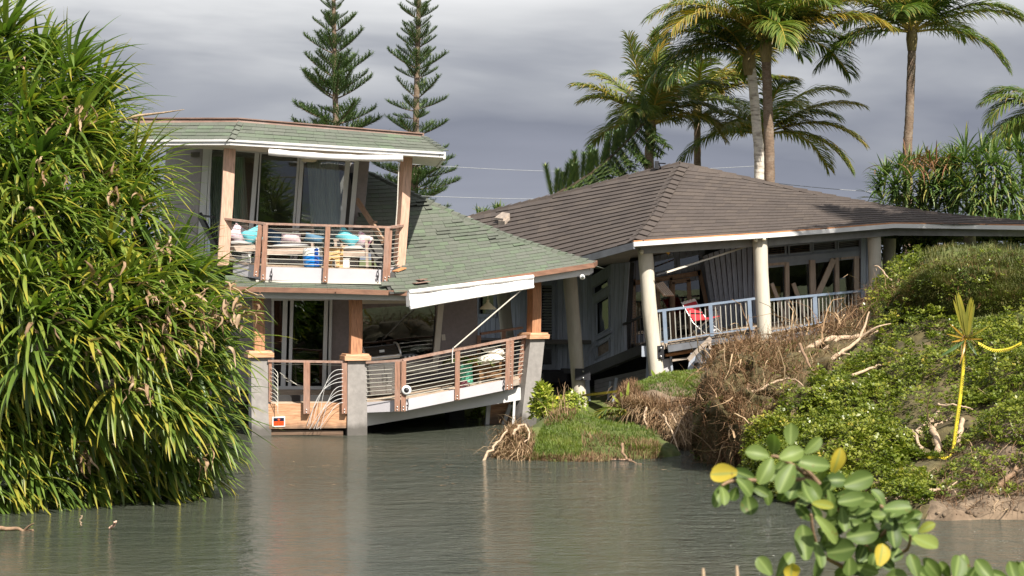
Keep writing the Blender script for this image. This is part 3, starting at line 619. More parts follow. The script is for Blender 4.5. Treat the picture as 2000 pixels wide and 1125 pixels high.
for px, y0, y1, Y, w_ in ((888, 800, 860, 46.3, .36), (800, 810, 860, 47.5, .3), (735, 815, 860, 45.5, .3), (925, 800, 850, 47.8, .25)): m = MB(); m.box(lerp(W(px, y0, Y), W(px, y1, Y), .5), (w_, w_, 1.2), .3); h1p(m, 'foundation_pier', M['dark'])
m = MB(); m.box((-3.5, 48.6, .35), (8.5, .2, 1.1)); h1p(m, 'underfloor_shade_wall', M['dark'])  # near-black sheet added as the darkness under the deck
# broken cedar lattice panel with white braces under the deck corner
lp = Patch([(952, 843, 44.9), (998, 843, 45.1)], [(952, 786, 44.9), (998, 778, 45.1)])
m = MB(); lp.box(m, 0, 1, 0, 1, -.05, -.02); pan = h1p(m, 'cedar_panel', M['cedar_h'])
for k in range(5): m = MB(); lp.box(m, 0.02, .98, k / 5 + .01, (k + .93) / 5, -.018, .004); m.build('board', M['cedar_h'], pan)
m = MB(); lp.bar(m, (949, 843), (953, 790), .09, .01, .06); lp.bar(m, (977, 842), (996, 790), .085, .01, .05); m.build('brace', M['white'], pan)
m = MB(); m.bar(W(1002, 842, 44.3), W(1005, 780, 44.3), .05, .05); h1p(m, 'downpipe', M['white'])
# ---- lower railings
def railing(parent, name, rail_pts, posts, cables, rail_w=.10, rail_h=.045, rmat='rail', pmat='rail_post', n=9, cmat='steel'):
    m = MB()
    for a, b in zip(rail_pts[:-1], rail_pts[1:]): m.bar(W(*a), W(*b), rail_w, rail_h)
    o = m.build(name, M[rmat], parent)
    for (xt, yt, xb, yb, Y, w_) in posts:
        q = MB(); q.bar(W(xt, yt, Y), W(xb, yb, Y), w_, w_ * .8, up=Vector((0, 1, 0))); p = q.build('rail_post', M[pmat], o)
        q = MB(); A, B = W(xt, yt, Y), W(xb, yb, Y); d_ = (B - A)
        for t in (.985, .93):
            q.lathe([(0.0, .012), (.013, .01), (.016, 0)], A + d_ * (t - .015) + Vector((0, -w_ * .42, 0)), 8, Vector((0, -1, 0)))
        if abs(yb - yt) > 80: 
            q.build('bolt', M['bolt'], h1)
    for (p, q_, dy0, dy1) in cables:                    # cable runs between two rail points, dy = drop in pixels for first/last cable
        for k in range(n):
            t = (k + 1) / (n + .6); c = MB(); a = W(p[0], p[1] + dy0 * t, p[2]); b = W(q_[0], q_[1] + dy1 * t, q_[2])
            c.tube([a, b], .0075, 5, False); c.build('cable', M[cmat], o)
    return o
R1 = railing(h1, 'railing', [(524, 705, 42.0), (676, 707, 42.0)], [(528, 708, 528, 785, 42.0, .06), (599.5, 708, 599, 808, 41.93, .125), (673, 709, 673, 808, 41.93, .105)], [])
m = MB(); m.tube([W(527, 712, 42), W(600, 711, 42), W(670, 714, 42)], .006, 5); m.build('cable', M['steel'], R1)
for k in range(9):                                   # snapped cables springing out of the right post
    y0 = 722 + k * 8; c = MB(); pts = []
    x1, y1 = 646 - (k % 4) * 7 - (6 if k < 4 else 0), 742 + k * 11 + (k % 3) * 6
    x2, y2 = x1 - 14 - (k % 3) * 6, min(838, y1 + 62 - k * 3)
    P0, P1, P2, P3 = (670, y0), (652 - k * .6, y0 - 1 + k * .3), (x1 - 4, y1 - 20), (x2, y2)
    for i in range(13):
        t = i / 12; b = [(1 - t) ** 3, 3 * t * (1 - t) ** 2, 3 * t * t * (1 - t), t ** 3]
        pts.append(W(sum(b[j] * q[0] for j, q in enumerate((P0, P1, P2, P3))), sum(b[j] * q[1] for j, q in enumerate((P0, P1, P2, P3))), 41.86 - .08 * math.sin(3 * t)))
    c.tube(pts, .0055, 5); c.build('cable', M['white'], R1)
    c = MB(); c.tube([W(529, y0 - 4, 41.95), W(536, y0 - 1, 41.9), W(542, y0 + 6, 41.86), W(543, y0 + 16 + 3 * (k % 3), 41.85)], .006, 5); c.build('cable', M['steel'], R1)
for k in range(3):
    c = MB(); c.tube([W(547 + 6 * k, 728 + 8 * k, 42.5), W(560 + 6 * k, 738 + 5 * k, 42.3), W(592, 760 - 3 * k, 42.1)], .006, 5); c.build('cable', M['steel'], R1)
R2 = railing(h1, 'railing', [(716, 708, 42.05), (785, 704, 41.86), (890, 683, 42.85), (1026, 657, 44.4)],
    [(777, 706, 776, 803, 41.85, .11), (789, 705, 788, 803, 41.85, .095), (894, 686, 893, 781, 42.85, .10), (993, 666, 991, 761, 43.87, .10), (1001, 665, 999, 760, 44.0, .065), (1023, 660, 1013, 748, 44.5, .09)],
    [((716, 708, 42.05), (785, 704, 41.87), 78, 76), ((785, 704, 41.87), (997, 663, 43.95), 76, 76), ((997, 663, 43.95), (1022, 658, 44.45), 76, 76)])
q = MB(); q.bar(W(870 + 66, 655, 45.6), W(934, 735, 45.6), .09, .08, up=Vector((0, 1, 0))); q.build('rail_post', M['rail_post'], R2)
q = MB(); q.bar(W(938, 652, 45.6), W(1020, 640, 46.0), .09, .05); q.bar(W(984, 646, 45.8), W(982, 735, 45.8), .09, .08, up=Vector((0, 1, 0))); q.build('back_rail', M['rail_post'], R2)
# ---- lower roof: gutter, fascia, soffit, awnings
m = MB(); ge = [W(440, 564, 41.45), W(640, 568, 41.42), W(802, 573, 41.45), W(1157, 518, 44.3)]
for a, b in zip(ge[:-1], ge[1:]): m.bar(a, b, .11, .10)
m.bar(ge[3], ge[3] + Vector((.1, .9, .05)), .1, .10)
for px, py, Y in ((502 + 6, 563, 41.3), (658, 563, 41.3)): m.bar(W(px, py, Y), W(px, py + 10, Y), .02, .02)
h1p(m, 'gutter', M['gutter'])
fs = [W(440, 575, 41.6), W(802, 581, 41.6), W(1150, 531, 44.35)]
m = MB()
for a, b in zip(fs[:-1], fs[1:]): m.bar(a + Vector((0, .03, 0)), b + Vector((0, .03, 0)), .04, .13)
m.bar(fs[2] + Vector((0, .05, 0)), fs[2] + Vector((.12, .95, .05)), .04, .13); h1p(m, 'fascia_board', M['white'])
m = MB()
a0, a1, a2 = [p + Vector((0, .06, -.03)) for p in fs]; b0, b1, b2 = W(440, 573, 44.7), W(690, 573, 44.7), W(932, 556, 45.7); b3 = W(1150, 538, 45.3)
for q in ([a0, a1, b1, b0], [a1, a2, b2, b1], [a2, b3, b2]): m.prism(q, [p + Vector((0, 0, .04)) for p in q])
h1p(m, 'soffit', M['trim'])
aw = Patch([(799, 600, 41.30), (1040, 560, 43.2)], [(797, 571, 41.36), (1040, 541, 43.27)])
m = MB(); rows = []
for i in range(9):
    v = 1 - i / 8; rows.append([aw.P(u / 24, v, .03 + .02 * math.sin(v * 6) + .012 * math.sin(u * .9 + v * 2)) for u in range(25)])
m.grid(rows); m.tube([aw.P(0, 0, .03), aw.P(.5, 0.03, .03), aw.P(1, 0, .03)], .035, 10); m.tube([aw.P(0, 1, .02), aw.P(1, 1, .02)], .045, 10)
for u in (0, 1): m.prism([aw.P(u, 0, .03), aw.P(u, 1, .03), aw.P(u, 1, -.1), aw.P(u, .1, -.1)], [p + Vector((.01, 0, 0)) for p in (aw.P(u, 0, .03), aw.P(u, 1, .03), aw.P(u, 1, -.1), aw.P(u, .1, -.1))])
awn = m.build('awning', M['cloth'], h1)
m = MB(); m.tube([aw.P(0, -.12, .04), aw.P(.25, -.09, .045), aw.P(.6, -.1, .04), aw.P(1, -.1, .04)], .022, 8); m.build('awning_bar', M['white'], awn)
m = MB(); m.tube([W(1022, 563, 43.0), W(887, 679, 42.75)], .016, 6); m.build('awning_strut', M['trim'], awn)
m = MB(); m.tube([W(885, 679, 42.74), W(883.5, 690, 42.72), W(883.5, 708, 42.72)], .011, 5); m.build('awning_cord', M['white'], awn)
# ---- lower roof shingles
def shingle_field(house, patch, rows, wtab, keep, mat_, thick, stuffs, lift=.0, stag=True, jitter=.006, flag=lambda px, py: True, curled=(), rowpos=None):
    """collect (area, vertices) pieces lying on a ruled patch"""
    out_ = []
    for r in range(rows):
        v0, v1 = (r / rows, (r + 1.25) / rows); u = -random.random() * wtab / patch.wid
        while u < 1:
            w_ = wtab * random.choice((.62, .8, 1, 1, 1.2)) / patch.wid; a, b = max(0, u), min(1, u + w_ - .004 / patch.wid); u += w_
            if b - a < .15 * wtab / patch.wid: continue
            c = patch._p((a + b) / 2, (v0 + v1) / 2); px, py = pix(c)
            if not keep(px, py): continue
            j = random.uniform(0, jitter); k = 0.0
            for cx, cy, rad, hgt in curled:
                d2 = ((px - cx) / rad) ** 2 + ((py - cy) / (rad * .35)) ** 2
                if d2 < 1: k = hgt * random.uniform(.3, 1)
            n0, n1 = .004 + j + k, thick + j + k; e0, e1 = .0, .006
            dv = random.uniform(-.05, .05) / rows
            P = patch.P
            pts = [P(a, v0 + dv, n0), P(b, v0 + dv, n0 + k * .3), P(b, v1, e0), P(a, v1, e0), P(a, v0 + dv, n1), P(b, v0 + dv, n1 + k * .3), P(b, v1, e1), P(a, v1, e1)]
            q = [pix(p) for p in (pts[4], pts[5], pts[6], pts[7])]
            area = abs(sum(q[i][0] * q[(i + 1) % 4][1] - q[(i + 1) % 4][0] * q[i][1] for i in range(4))) / 2 * .8
            if not (flag(px, py) and -5 < px < 2005): area = 0
            out_.append((area, pts))
    return out_
def lay_shingles(pieces, parent_of, limit, mat_, stuff_parent):
    """pieces: list of (area, pts, roof). the largest become objects, the rest one joined part"""
    pieces.sort(key=lambda t: -t[0]); rest = MB(); rest.rnd = 0.0
    for i, (ar, pts, roof) in enumerate(pieces):
        if i < limit and ar > 0:
            m = MB(); m.prism(pts[:4], pts[4:]); m.build('shingle', mat_, roof)
        else:
            rest.rnd = random.random(); rest.prism(pts[:4], pts[4:])
    if rest.v: o = rest.build('shingle_field', mat_, stuff_parent); o['kind'] = 'stuff'
def roof_slab(patch, keep_poly_uv, name, parent, n0=-.09, n1=-.004, nu=1):
    m = MB(); q = keep_poly_uv
    m.prism([patch.P(u, v, n0) for u, v in q], [patch.P(u, v, n1) for u, v in q]); return m.build(name, M['roofdeck'], parent)
rr = Patch([(720, 575.5, 41.1), (801, 571, 41.42), (1157, 516, 44.3)], [(668, 338, 46.0), (720, 334, 46.6), (1039, 322, 49.4)], us=[0, .16, 1], sag=.16)
hip = [(705, 345), (716, 338), (800, 378), (850, 402), (900, 425), (1000, 466), (1080, 492), (1158, 516)]
polyR = hip + [(801, 572), (757, 575), (757, 549), (776, 520), (786, 470), (700, 470)]
m = MB(); g = []
for i in range(25):                                   # roof deck under the shingles, cut along the hip
    u = i / 24; vmax = 1.0; ins = [k / 59 for k in range(60) if inside(polyR, *pix(rr._p(u, k / 59)))]
    vmin = ins[0] if ins and u < .3 else 0
    skip = u < .3 and not ins
    for k in range(60):
        px, py = pix(rr._p(u, k / 59))
        hy = None
        for (x0, y0), (x1, y1) in zip(hip[:-1], hip[1:]):
            if x0 <= px <= x1: hy = y0 + (y1 - y0) * (px - x0) / (x1 - x0)
        if px > 1157: hy = 516
        if hy is not None and py < hy: vmax = max(0, (k - 1) / 59); break
    if skip: continue
    g.append([rr.P(u, vmin + (vmax - vmin) * v / 8, -.012) for v in range(9)])
m.grid(g, False); roofR = m.build('roof', M['roofdeck'], h1)
m = MB(); hp = [W(716, 339, 46.6), W(900, 425, 46.1), W(1158, 517, 44.3)]; bk = [Vector((-2.2, 53, 4.2)), Vector((0.4, 52, 3.4)), Vector((2.1, 46.2, 3.4))]
hp = [rr.at(716, 339, -.01), rr.at(900, 426, -.01), rr.at(1157, 517, -.01)]
m.grid([hp, bk], False); m.build('rear_roof', M['shingle_green'], h1)
curl = [(880, 438, 26, .03), (960, 452, 40, .035), (825, 398, 30, .06), (905, 452, 55, .02), (1000, 468, 40, .02), (800, 470, 45, .018)]
pcs = [(a, p, roofR) for a, p in shingle_field(h1, rr, 33, .30, lambda x, y: inside(polyR, x, y), None, .018, None, curled=curl, flag=lambda x, y: x > 770)]
# front strip below the balcony
rf = Patch([(440, 561, 41.43), (801, 571, 41.42)], [(440, 539, 42.45), (772, 549, 42.45)])
m = MB(); rf.box(m, 0, 1, 0, 1, -.06, -.004); roofF = m.build('roof', M['roofdeck'], h1)
pcs += [(a, p, roofF) for a, p in shingle_field(h1, rf, 6, .30, lambda x, y: True, None, .018, None)]
# hip cap shingles
def ridge_caps(patch, pts, n, parent, mat_, w_=.13, th=.02, name='ridge_cap'):
    P = [patch.at(*p) for p in pts]; L = [0]
    for a, b in zip(P[:-1], P[1:]): L.append(L[-1] + (b - a).length)
    for k in range(n):
        def at(t):
            s_ = max(0, min(.9999, t)) * L[-1]
            for i in range(len(P) - 1):
                if s_ <= L[i + 1]: return lerp(P[i], P[i + 1], (s_ - L[i]) / (L[i + 1] - L[i]))
            return P[-1]
        a, b = at((k - .18) / n), at((k + 1) / n); d_ = (b - a).normalized(); N = patch._n(.5, .5); sd = d_.cross(N).normalized()
        h = random.uniform(.0, .012); top = .035
        up_ = Vector((0, 0, 1))
        A = [a - sd * w_ + N * .01, a + N * top, a + sd * w_ * .9 - up_ * .05]; B = [b - sd * w_ + N * (.014 + h + th), b + N * (top + th + h), b + sd * w_ * .9 - up_ * .05]
        m = MB(); m.prism(A + [q - N * .012 for q in A[::-1]], B + [q - N * .016 for q in B[::-1]]); m.build(name, mat_, parent)
ridge_caps(rr, hip[1:], 34, roofR, M['shingle_green'])
m = MB(); m.bar(W(757, 552, 41.95), W(776, 522, 42.9), .12, .02); m.bar(W(500, 549, 41.95), W(758, 553, 41.9), .03, .05); h1p(m, 'flashing', M['trim'])
m = MB(); m.bar(rr.at(771, 532, .02), rr.at(788, 526, .03), .16, .02); h1p(m, 'torn_flashing', M['rustwood'])
# ---- upper storey
wu = Patch([(380, 514, 44.5), (700, 530, 44.6)], [(396, 280, 44.5), (722, 308, 44.6)])
hU = (wu.uv(400, 500)[0] , wu.uv(676, 505)[0], 0.03, wu.uv(540, 305)[1])
m = MB(); wu.holes(m, [hU], -.14, 0); wall_up = h1p(m, 'upper_wall', M['wall1'])
m = MB(); a, b = W(700, 530, 44.6), W(722, 308, 44.6); c = Vector((-.55, 3.4, 0)); m.prism([a, b, b + c, a + c], [p + Vector((-.14, 0, 0)) for p in (a, b, b + c, a + c)]); h1p(m, 'side_wall', M['wall1'])
m = MB(); a, b = W(380, 514, 44.5), W(396, 280, 44.5); c = Vector((-1.2, 2.4, 0)); m.prism([a, b, b + c, a + c], [p + Vector((.14, 0, 0)) for p in (a, b, b + c, a + c)]); h1p(m, 'side_wall', M['wall1'])
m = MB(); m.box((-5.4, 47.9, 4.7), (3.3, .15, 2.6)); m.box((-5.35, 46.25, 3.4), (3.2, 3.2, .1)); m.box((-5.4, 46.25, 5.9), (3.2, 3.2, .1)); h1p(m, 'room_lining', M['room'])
d = MB()
for a, b, w_, n1 in (((391, 500), (404, 286), .14, .05), ((402, 500), (413, 286), .05, .07), ((486, 505), (503, 296), .095, .07), ((498, 505), (510, 298), .03, .05), ((569, 508), (584, 303), .05, .05), ((577, 508), (591, 303), .085, .075), ((663, 510), (680, 311), .105, .075), ((679, 515), (697, 315), .10, .05)):
    wu.bar(d, a, b, w_, .003, n1)
wu.bar(d, (402, 287), (700, 313), .08, .002, .06); wu.bar(d, (388, 503), (690, 515), .08, .002, .09)
door = h1p(d, 'sliding_door', M['alu'])
for q in ([(404, 500), (486, 503), (500, 300), (416, 293)], [(500, 503), (567, 506), (583, 305), (513, 300)], [(584, 506), (661, 509), (678, 312), (596, 306)]):
    m = MB(); wu.quad(m, q, .02, .03); m.build('pane', M['glass'], door)
m = MB(); wu.bar(m, (668, 412), (668.5, 402), .05, .077, .1); m.build('door_handle', M['bolt'], door)
def curtain(x0, x1, y0, y1, n):
    rows = []
    for j in range(4):
        t = j / 3; rows.append([wu.at(lerp(x0, x1, i / 40) + 12 * (1 - t), lerp(y1, y0, t), n + .05 * math.sin(i * 1.35) * (.7 + .3 * math.sin(i * .37))) for i in range(41)])
    mm = MB(); mm.grid(rows); mm.build('curtain', M['curtain'], h1)
curtain(440, 475, 296, 500, -.22); curtain(402, 442, 292, 500, -.28); curtain(598, 660, 305, 508, -.22)
m = MB(); m.lathe([(.0, -.05), (.14, -.05), (.17, -.01), (.17, .02), (0, .03)], W(604, 312, 43.9), 16); h1p(m, 'ceiling_light', M['lamp'])
# upper roof
uf = Patch([(262, 273, 42.5), (449, 273, 41.9), (868, 299, 42.0)], [(262, 240, 43.3), (466, 240, 42.8), (823, 268, 42.9)])
m = MB(); uf.box(m, 0, 1, 0, 1, -.06, -.004); roofU = m.build('upper_roof', M['roofdeck'], h1)
pcs += [(a * 1.5, p, roofU) for a, p in shingle_field(h1, uf, 5, .32, lambda x, y: True, None, .018, None, jitter=.008)]
ridge_caps(uf, [(466, 240), (449, 274)], 4, roofU, M['shingle_green'], .11); ridge_caps(uf, [(823, 268), (867, 298)], 6, roofU, M['shingle_green'], .11)
lay_shingles(pcs, None, 262, M['shingle_green'], roofR)
m = MB(); t0, t1, t2 = W(258, 232, 43.3), W(466, 232, 42.85), W(826, 262, 42.95)
for a, b in ((t0, t1), (t1, t2)): m.prism([a, b, b + Vector((0, .05, .0)), a + Vector((0, .05, 0))], [p + Vector((0, -.03, -.105)) for p in (a, b, b + Vector((0, .08, 0)), a + Vector((0, .08, 0)))])
for a, b in ((t0, t1), (t1, t2)): m.bar(a + Vector((0, .03, .012)), b + Vector((0, .03, .012)), .14, .022)
m.bar(t2 + Vector((0, 0, -.04)), t2 + Vector((-.25, 3.2, -.02)), .05, .12)
h1p(m, 'roof_flashing', M['ridge_metal'])
m = MB(); q = [t0 + Vector((0, .1, -.05)), t1 + Vector((0, .1, -.05)), t2 + Vector((0, .1, -.05)), t2 + Vector((-.25, 3.4, -.05)), t0 + Vector((-.6, 3.6, -.05))]; m.prism(q, [p + Vector((0, 0, .04)) for p in q]); h1p(m, 'flat_roof', M['roofdeck'])
m = MB(); r0, r1 = W(868, 299, 42.0), W(823, 268, 42.9); m.grid([[r0 + Vector((0, 0.02, 0)), r0 + Vector((-.2, 4.2, .0))], [r1, r1 + Vector((-.2, 2.6, 0))]], False); h1p(m, 'hip_end', M['shingle_green'])
m = MB(); f0, f1_, f2_ = W(262, 279, 42.5), W(449, 278.5, 41.9), W(868, 303.5, 42.0)
for a, b in ((f0, f1_), (f1_, f2_)):
    m.bar(a + Vector((0, .03, .012)), b + Vector((0, .03, .012)), .05, .12); m.bar(a + Vector((0, -.012, .045)), b + Vector((0, -.012, .045)), .03, .045)
m.bar(f2_, f2_ + Vector((-.3, 4.2, 0)), .05, .145); h1p(m, 'fascia_board', M['white'])
m = MB(); q = [f0 + Vector((0, .06, -.05)), f1_ + Vector((0, .06, -.05)), f2_ + Vector((-.03, .06, -.05)), f2_ + Vector((-.3, 4.2, -.05)), W(722, 308, 44.65), W(396, 280, 44.55), W(262, 279, 44.8)]; m.prism(q, [p + Vector((0, 0, .03)) for p in q]); h1p(m, 'soffit', M['trim'])
rl = MB(); pts = [W(525 + 262 * i / 12, lerp(297, 309, i / 12) + 4.2 * math.sin(math.pi * i / 12), 41.85) for i in range(13)]
rl.tube(pts, [.068 + .007 * math.sin(i * 2.1) for i in range(13)], 12); awr = rl.build('rolled_awning', M['cloth'], h1)
m = MB(); m.lathe([(0, .012), (.03, .01), (.045, 0)], pts[0] + Vector((-.004, 0, 0)), 10, Vector((-1, 0, 0))); m.build('roller_end', M['rail'], awr)
m = MB(); m.tube([W(779, 318, 42.0), W(776, 400, 42.1), W(773, 442, 42.2)], .012, 6); m.build('awning_cord', M['offwhite'], awr)
# posts of the balcony
post(W(435, 518, 42.45), W(449, 284, 42.45), .235, math.radians(12), 'cedar_pale', h1); post(W(778, 533, 42.7), W(794, 307, 42.7), .19, math.radians(30), 'cedar_pale', h1)
# balcony floor, fascia, railing
bd = Patch([(440, 507, 42.6), (517, 520, 41.95), (752, 527, 41.95), (774, 519, 42.7)], [(386, 508, 44.5), (470, 512, 44.5), (690, 521, 44.6), (716, 520, 44.6)], us=[0, .22, .9, 1])
m = MB(); bd.box(m, 0, 1, 0, 1, -.12, -.03); dk = h1p(m, 'balcony', M['oldwood'])
for k in range(16): m = MB(); bd.box(m, 0, 1, k / 16 + .005, (k + .9) / 16, -.028, random.uniform(-.003, .005)); m.build('plank', M['deck'], dk)
for b, t in (([(455, 536, 42.5), (517, 547, 41.92)], [(455, 512, 42.5), (517, 521, 41.92)]), ([(518, 547, 41.92), (754, 551, 41.92)], [(518, 521, 41.92), (754, 527, 41.92)]), ([(755, 551, 41.92), (775, 541, 42.75)], [(755, 527, 41.92), (775, 520, 42.75)])):
    f = Patch(b, t); m = MB(); f.box(m, 0, 1, 0, 1, -.05, 0); h1p(m, 'balcony_fascia', M['fascia'])
R3 = railing(h1, 'balcony_railing', [(438, 427, 42.4), (519, 437, 41.9), (764, 444, 41.9), (785, 440, 42.7)],
    [(509, 439, 500, 540, 41.93, .10), (519, 439, 514, 547, 41.87, .095), (641, 443, 635, 551, 41.87, .095), (757, 446, 752, 551, 41.87, .10), (764, 446, 759, 549, 41.95, .05), (446, 430, 441, 520, 42.5, .08), (781, 444, 771, 530, 42.75, .09)],
    [((444, 428, 42.42), (517, 437, 41.9), 84, 82), ((517, 437, 41.9), (757, 444, 41.9), 82, 82), ((757, 444, 41.9), (782, 441, 42.7), 82, 80)], rail_w=.12)
m = MB(); m.bar(W(698, 392, 44.2), W(748, 470, 42.6), .05, .13); m.bar(W(722, 432, 43.4), W(734, 434, 43.2), .08, .04); h1p(m, 'stair_handrail', M['brownframe'])
m = MB(); m.bar(W(390, 420, 43.6), W(422, 482, 42.9), .06, .14); m.bar(W(392, 421, 43.5), W(418, 424, 43.2), .08, .04); h1p(m, 'stair_handrail', M['black'])
for px, py, Y, k in ((531, 537, 41.87, 1), (739, 537, 41.87, 1), (797, 790, 41.82, 1), (985, 752, 43.78, 1)):   # dark turnbuckle hooks on the fascias
    m = MB(); m.tube([W(px, py - 13, Y), W(px - .8, py - 6, Y - .02), W(px + .8, py, Y), W(px - 1, py + 8, Y - .01), W(px, py + 14, Y)], [.008, .014, .008, .012, .007], 6)
    m.lathe([(.0, .02), (.022, .015), (.022, -.015), (0, -.02)], W(px - 1, py + 2, Y - .02), 8); h1p(m, 'tie_hook', M['black'])
m = MB(); m.lathe([(0, .05), (.05, .05), (.06, .0), (.045, -.05), (0, -.05)], W(1137, 541, 44.1), 12, Vector((.2, -1, -.2))); cam_o = h1p(m, 'security_camera', M['shell'])  # security camera at the eave corner, not a lamp
m = MB(); m.lathe([(0, .06), (.035, .055), (.036, .05)], W(1137, 541, 44.1), 12, Vector((.2, -1, -.2))); m.build('lens', M['glass_dark'], cam_o)
m = MB(); m.lathe([(.055, .0), (.10, .0), (.10, .03), (.055, .03)], W(794, 762, 41.80), 18, Vector((0, -1, 0))); rl_ = h1p(m, 'round_lamp', M['shell'])
m = MB(); m.lathe([(0, .005), (.055, .005), (.055, .02), (0, .03)], W(794, 762, 41.80), 14, Vector((0, -1, 0))); m.build('lens', M['black'], rl_)
m = MB(); lc = W(953, 604, 43.6); m.lathe([(.185, 0), (.175, .02), (.10, .085), (.045, .135), (.03, .17), (.03, .20), (0, .20)], lc, 24); m.tube([lc + Vector((0, 0, .2)), lc + Vector((0, 0, .45))], .008, 5); h1p(m, 'pendant_lamp', M['lamp'])
# piece of shingle lying on the roof
m = MB(); a, b = rr.at(806, 556, .03), rr.at(835, 553, .04); m.bar(a, b, .22, .012); m.bar(rr.at(815, 551, .045), rr.at(829, 549, .05), .2, .012)
o = m.build('shingle_scrap', M['ridge_metal'], None, rr.at(820, 553, .0)); tag(o, 'torn brown shingle scrap lying loose near the eave of the green roof', 'roof scrap')
# ================================================================== brown roofed single storey house on columns
h2 = thing('single_storey_house', 'sagging single-storey house with brown hipped roof on round pale columns', 'house', (5.5, 49.0, 0.0))
def h2p(m, name, mat_): return m.build(name, mat_, h2)
# ---- columns
def column(pts, r, name='column', joint=None):
    P = [W(*p) for p in pts]; a, b = P[-2], P[-1]
    m = MB(); n = []
    for p, q in zip(P[:-1], P[1:]): n += [lerp(p, q, t / 4) for t in range(4)]
    n.append(P[-1]); k = len(n)
    m.tube(n, [r * (1.0 + .03 * math.sin(i * 1.7)) for i in range(k)], 20); o = m.build(name, M['column'], h2)
    return o
c1 = column([(981, 552, 51.6), (990, 650, 51.6), (1001, 735, 51.6)], .165)
c2 = column([(1113, 540, 48.4), (1121, 640, 48.4), (1134, 800, 48.4), (1135, 815, 48.4)], .165)
c3 = column([(1260, 486, 46.4), (1268, 600, 46.4), (1282, 725, 46.4), (1286, 770, 46.4)], .168)
c4 = column([(1484, 464, 47.0), (1488, 560, 47.0), (1495, 680, 47.0), (1499, 760, 47.0)], .165)
c5 = column([(1707, 455, 48.7), (1709, 520, 48.7), (1712, 640, 48.7)], .155)
c6 = column([(1738, 466, 52.0), (1734, 560, 52.0), (1733, 640, 52.0)], .155)
c7 = column([(1894, 455, 51.6), (1894, 560, 51.6)], .15)
for (x, y, Y) in ((1476, 468, 46.75), (1492, 466, 46.75), (1886, 460, 51.3), (1899, 460, 51.3), (1253, 492, 46.1)):
    m = MB(); m.lathe([(0, .06), (.04, .055), (.055, -.02), (0, -.03)], W(x, y, Y), 10, Vector((0, -1, -.6))); m.build('spotlight', M['lamp'], h2)
m = MB(); m.box(W(1290, 688, 46.3), (.15, .12, .30)); br = h2p(m, 'bracket', M['black'])
m = MB(); m.box(W(1258, 686, 46.5), (.12, .14, .24)); h2p(m, 'meter_box', M['bluetrim'])
m = MB(); m.box(W(1138, 731, 48.2), (.36, .12, .27)); br2 = h2p(m, 'bracket', M['black'])
for b, (x, y, Y) in ((br, (1291, 680, 46.2)), (br, (1291, 696, 46.2)), (br2, (1139, 725, 48.1)), (br2, (1139, 738, 48.1))):
    m = MB(); m.lathe([(0, .03), (.022, .025), (.026, 0)], W(x, y, Y), 8, Vector((0, -1, 0))); m.build('bolt', M['bolt'], b)
# ---- siding boards on a patch, cut round openings given in patch coordinates
def siding(patch, n, holes, mat_, name='wall', gap=.012, thick=.03):
    m = MB(); patch.holes(m, holes, -.16, -.001); o = m.build(name, M['dark'], h2)
    for k in range(n):
        a, b = k / n + gap / patch.wid / 2, (k + 1) / n - gap / patch.wid / 2; c = (a + b) / 2; spans = [(0., 1.)]
        for h in holes:
            if h[0] < c < h[1]:
                new = []
                for s0, s1 in spans:
                    if h[3] <= s0 or h[2] >= s1: new.append((s0, s1)); continue
                    if h[2] > s0: new.append((s0, h[2]))
                    if h[3] < s1: new.append((h[3], s1))
                spans = new
        for s0, s1 in spans:
            if s1 - s0 < .02: continue
            q = MB(); patch.box(q, a, b, s0, s1, 0, thick + random.uniform(-.004, .004)); q.build('siding_board', M[mat_], o)
    return o
def frame(patch, x0, y0, x1, y1, w_, n0, n1, name, mat_, parent=None, sill=True):
    """window frame around a pixel rectangle following the lean of the patch"""
    u0, u1, v0, v1 = patch.rectpx(x0, y0, x1, y1); m = MB(); du, dv = w_ / patch.wid, w_ / patch.hei
    patch.box(m, u0 - du, u0, v0 - dv, v1 + dv, n0, n1); patch.box(m, u1, u1 + du, v0 - dv, v1 + dv, n0, n1)
    patch.box(m, u0, u1, v1, v1 + dv, n0, n1 - .004); patch.box(m, u0, u1, v0 - dv, v0, n0, n1 - .004)
    return m.build(name, M[mat_], parent or h2), (u0, u1, v0, v1)
def pane(patch, h, n, parent, mat_='glass_dark'):
    m = MB(); patch.box(m, h[0], h[1], h[2], h[3], n, n + .01); m.build('pane', M[mat_], parent)
# W1: wall seen past the deck of the neighbour
w1 = Patch([(900, 724, 53.0), (1100, 722, 51.4)], [(900, 525, 53.0), (1100, 528, 51.4)])
f, ha = frame(w1, 937, 560, 966, 613, .09, .0, .06, 'window', 'bluetrim'); pane(w1, ha, -.05, f)
f, hb = frame(w1, 1058, 558, 1080, 712, .09, .0, .06, 'window', 'bluetrim'); pane(w1, hb, -.03, f)
for k in range(20): m = MB(); v = lerp(hb[2] + .3 * (hb[3] - hb[2]), hb[3] - .02, k / 19); w1.box(m, hb[0] + .005, hb[1] - .005, v, v + .012, -.028, -.005, -.02); m.build('blind_slat', M['blind'], f)
m = MB(); w1.box(m, hb[0], hb[1], hb[2] + .20 * (hb[3] - hb[2]), hb[2] + .25 * (hb[3] - hb[2]), -.03, .03); m.build('window_bar', M['bluetrim'], f)
siding(w1, 20, [ha, hb], 'siding')
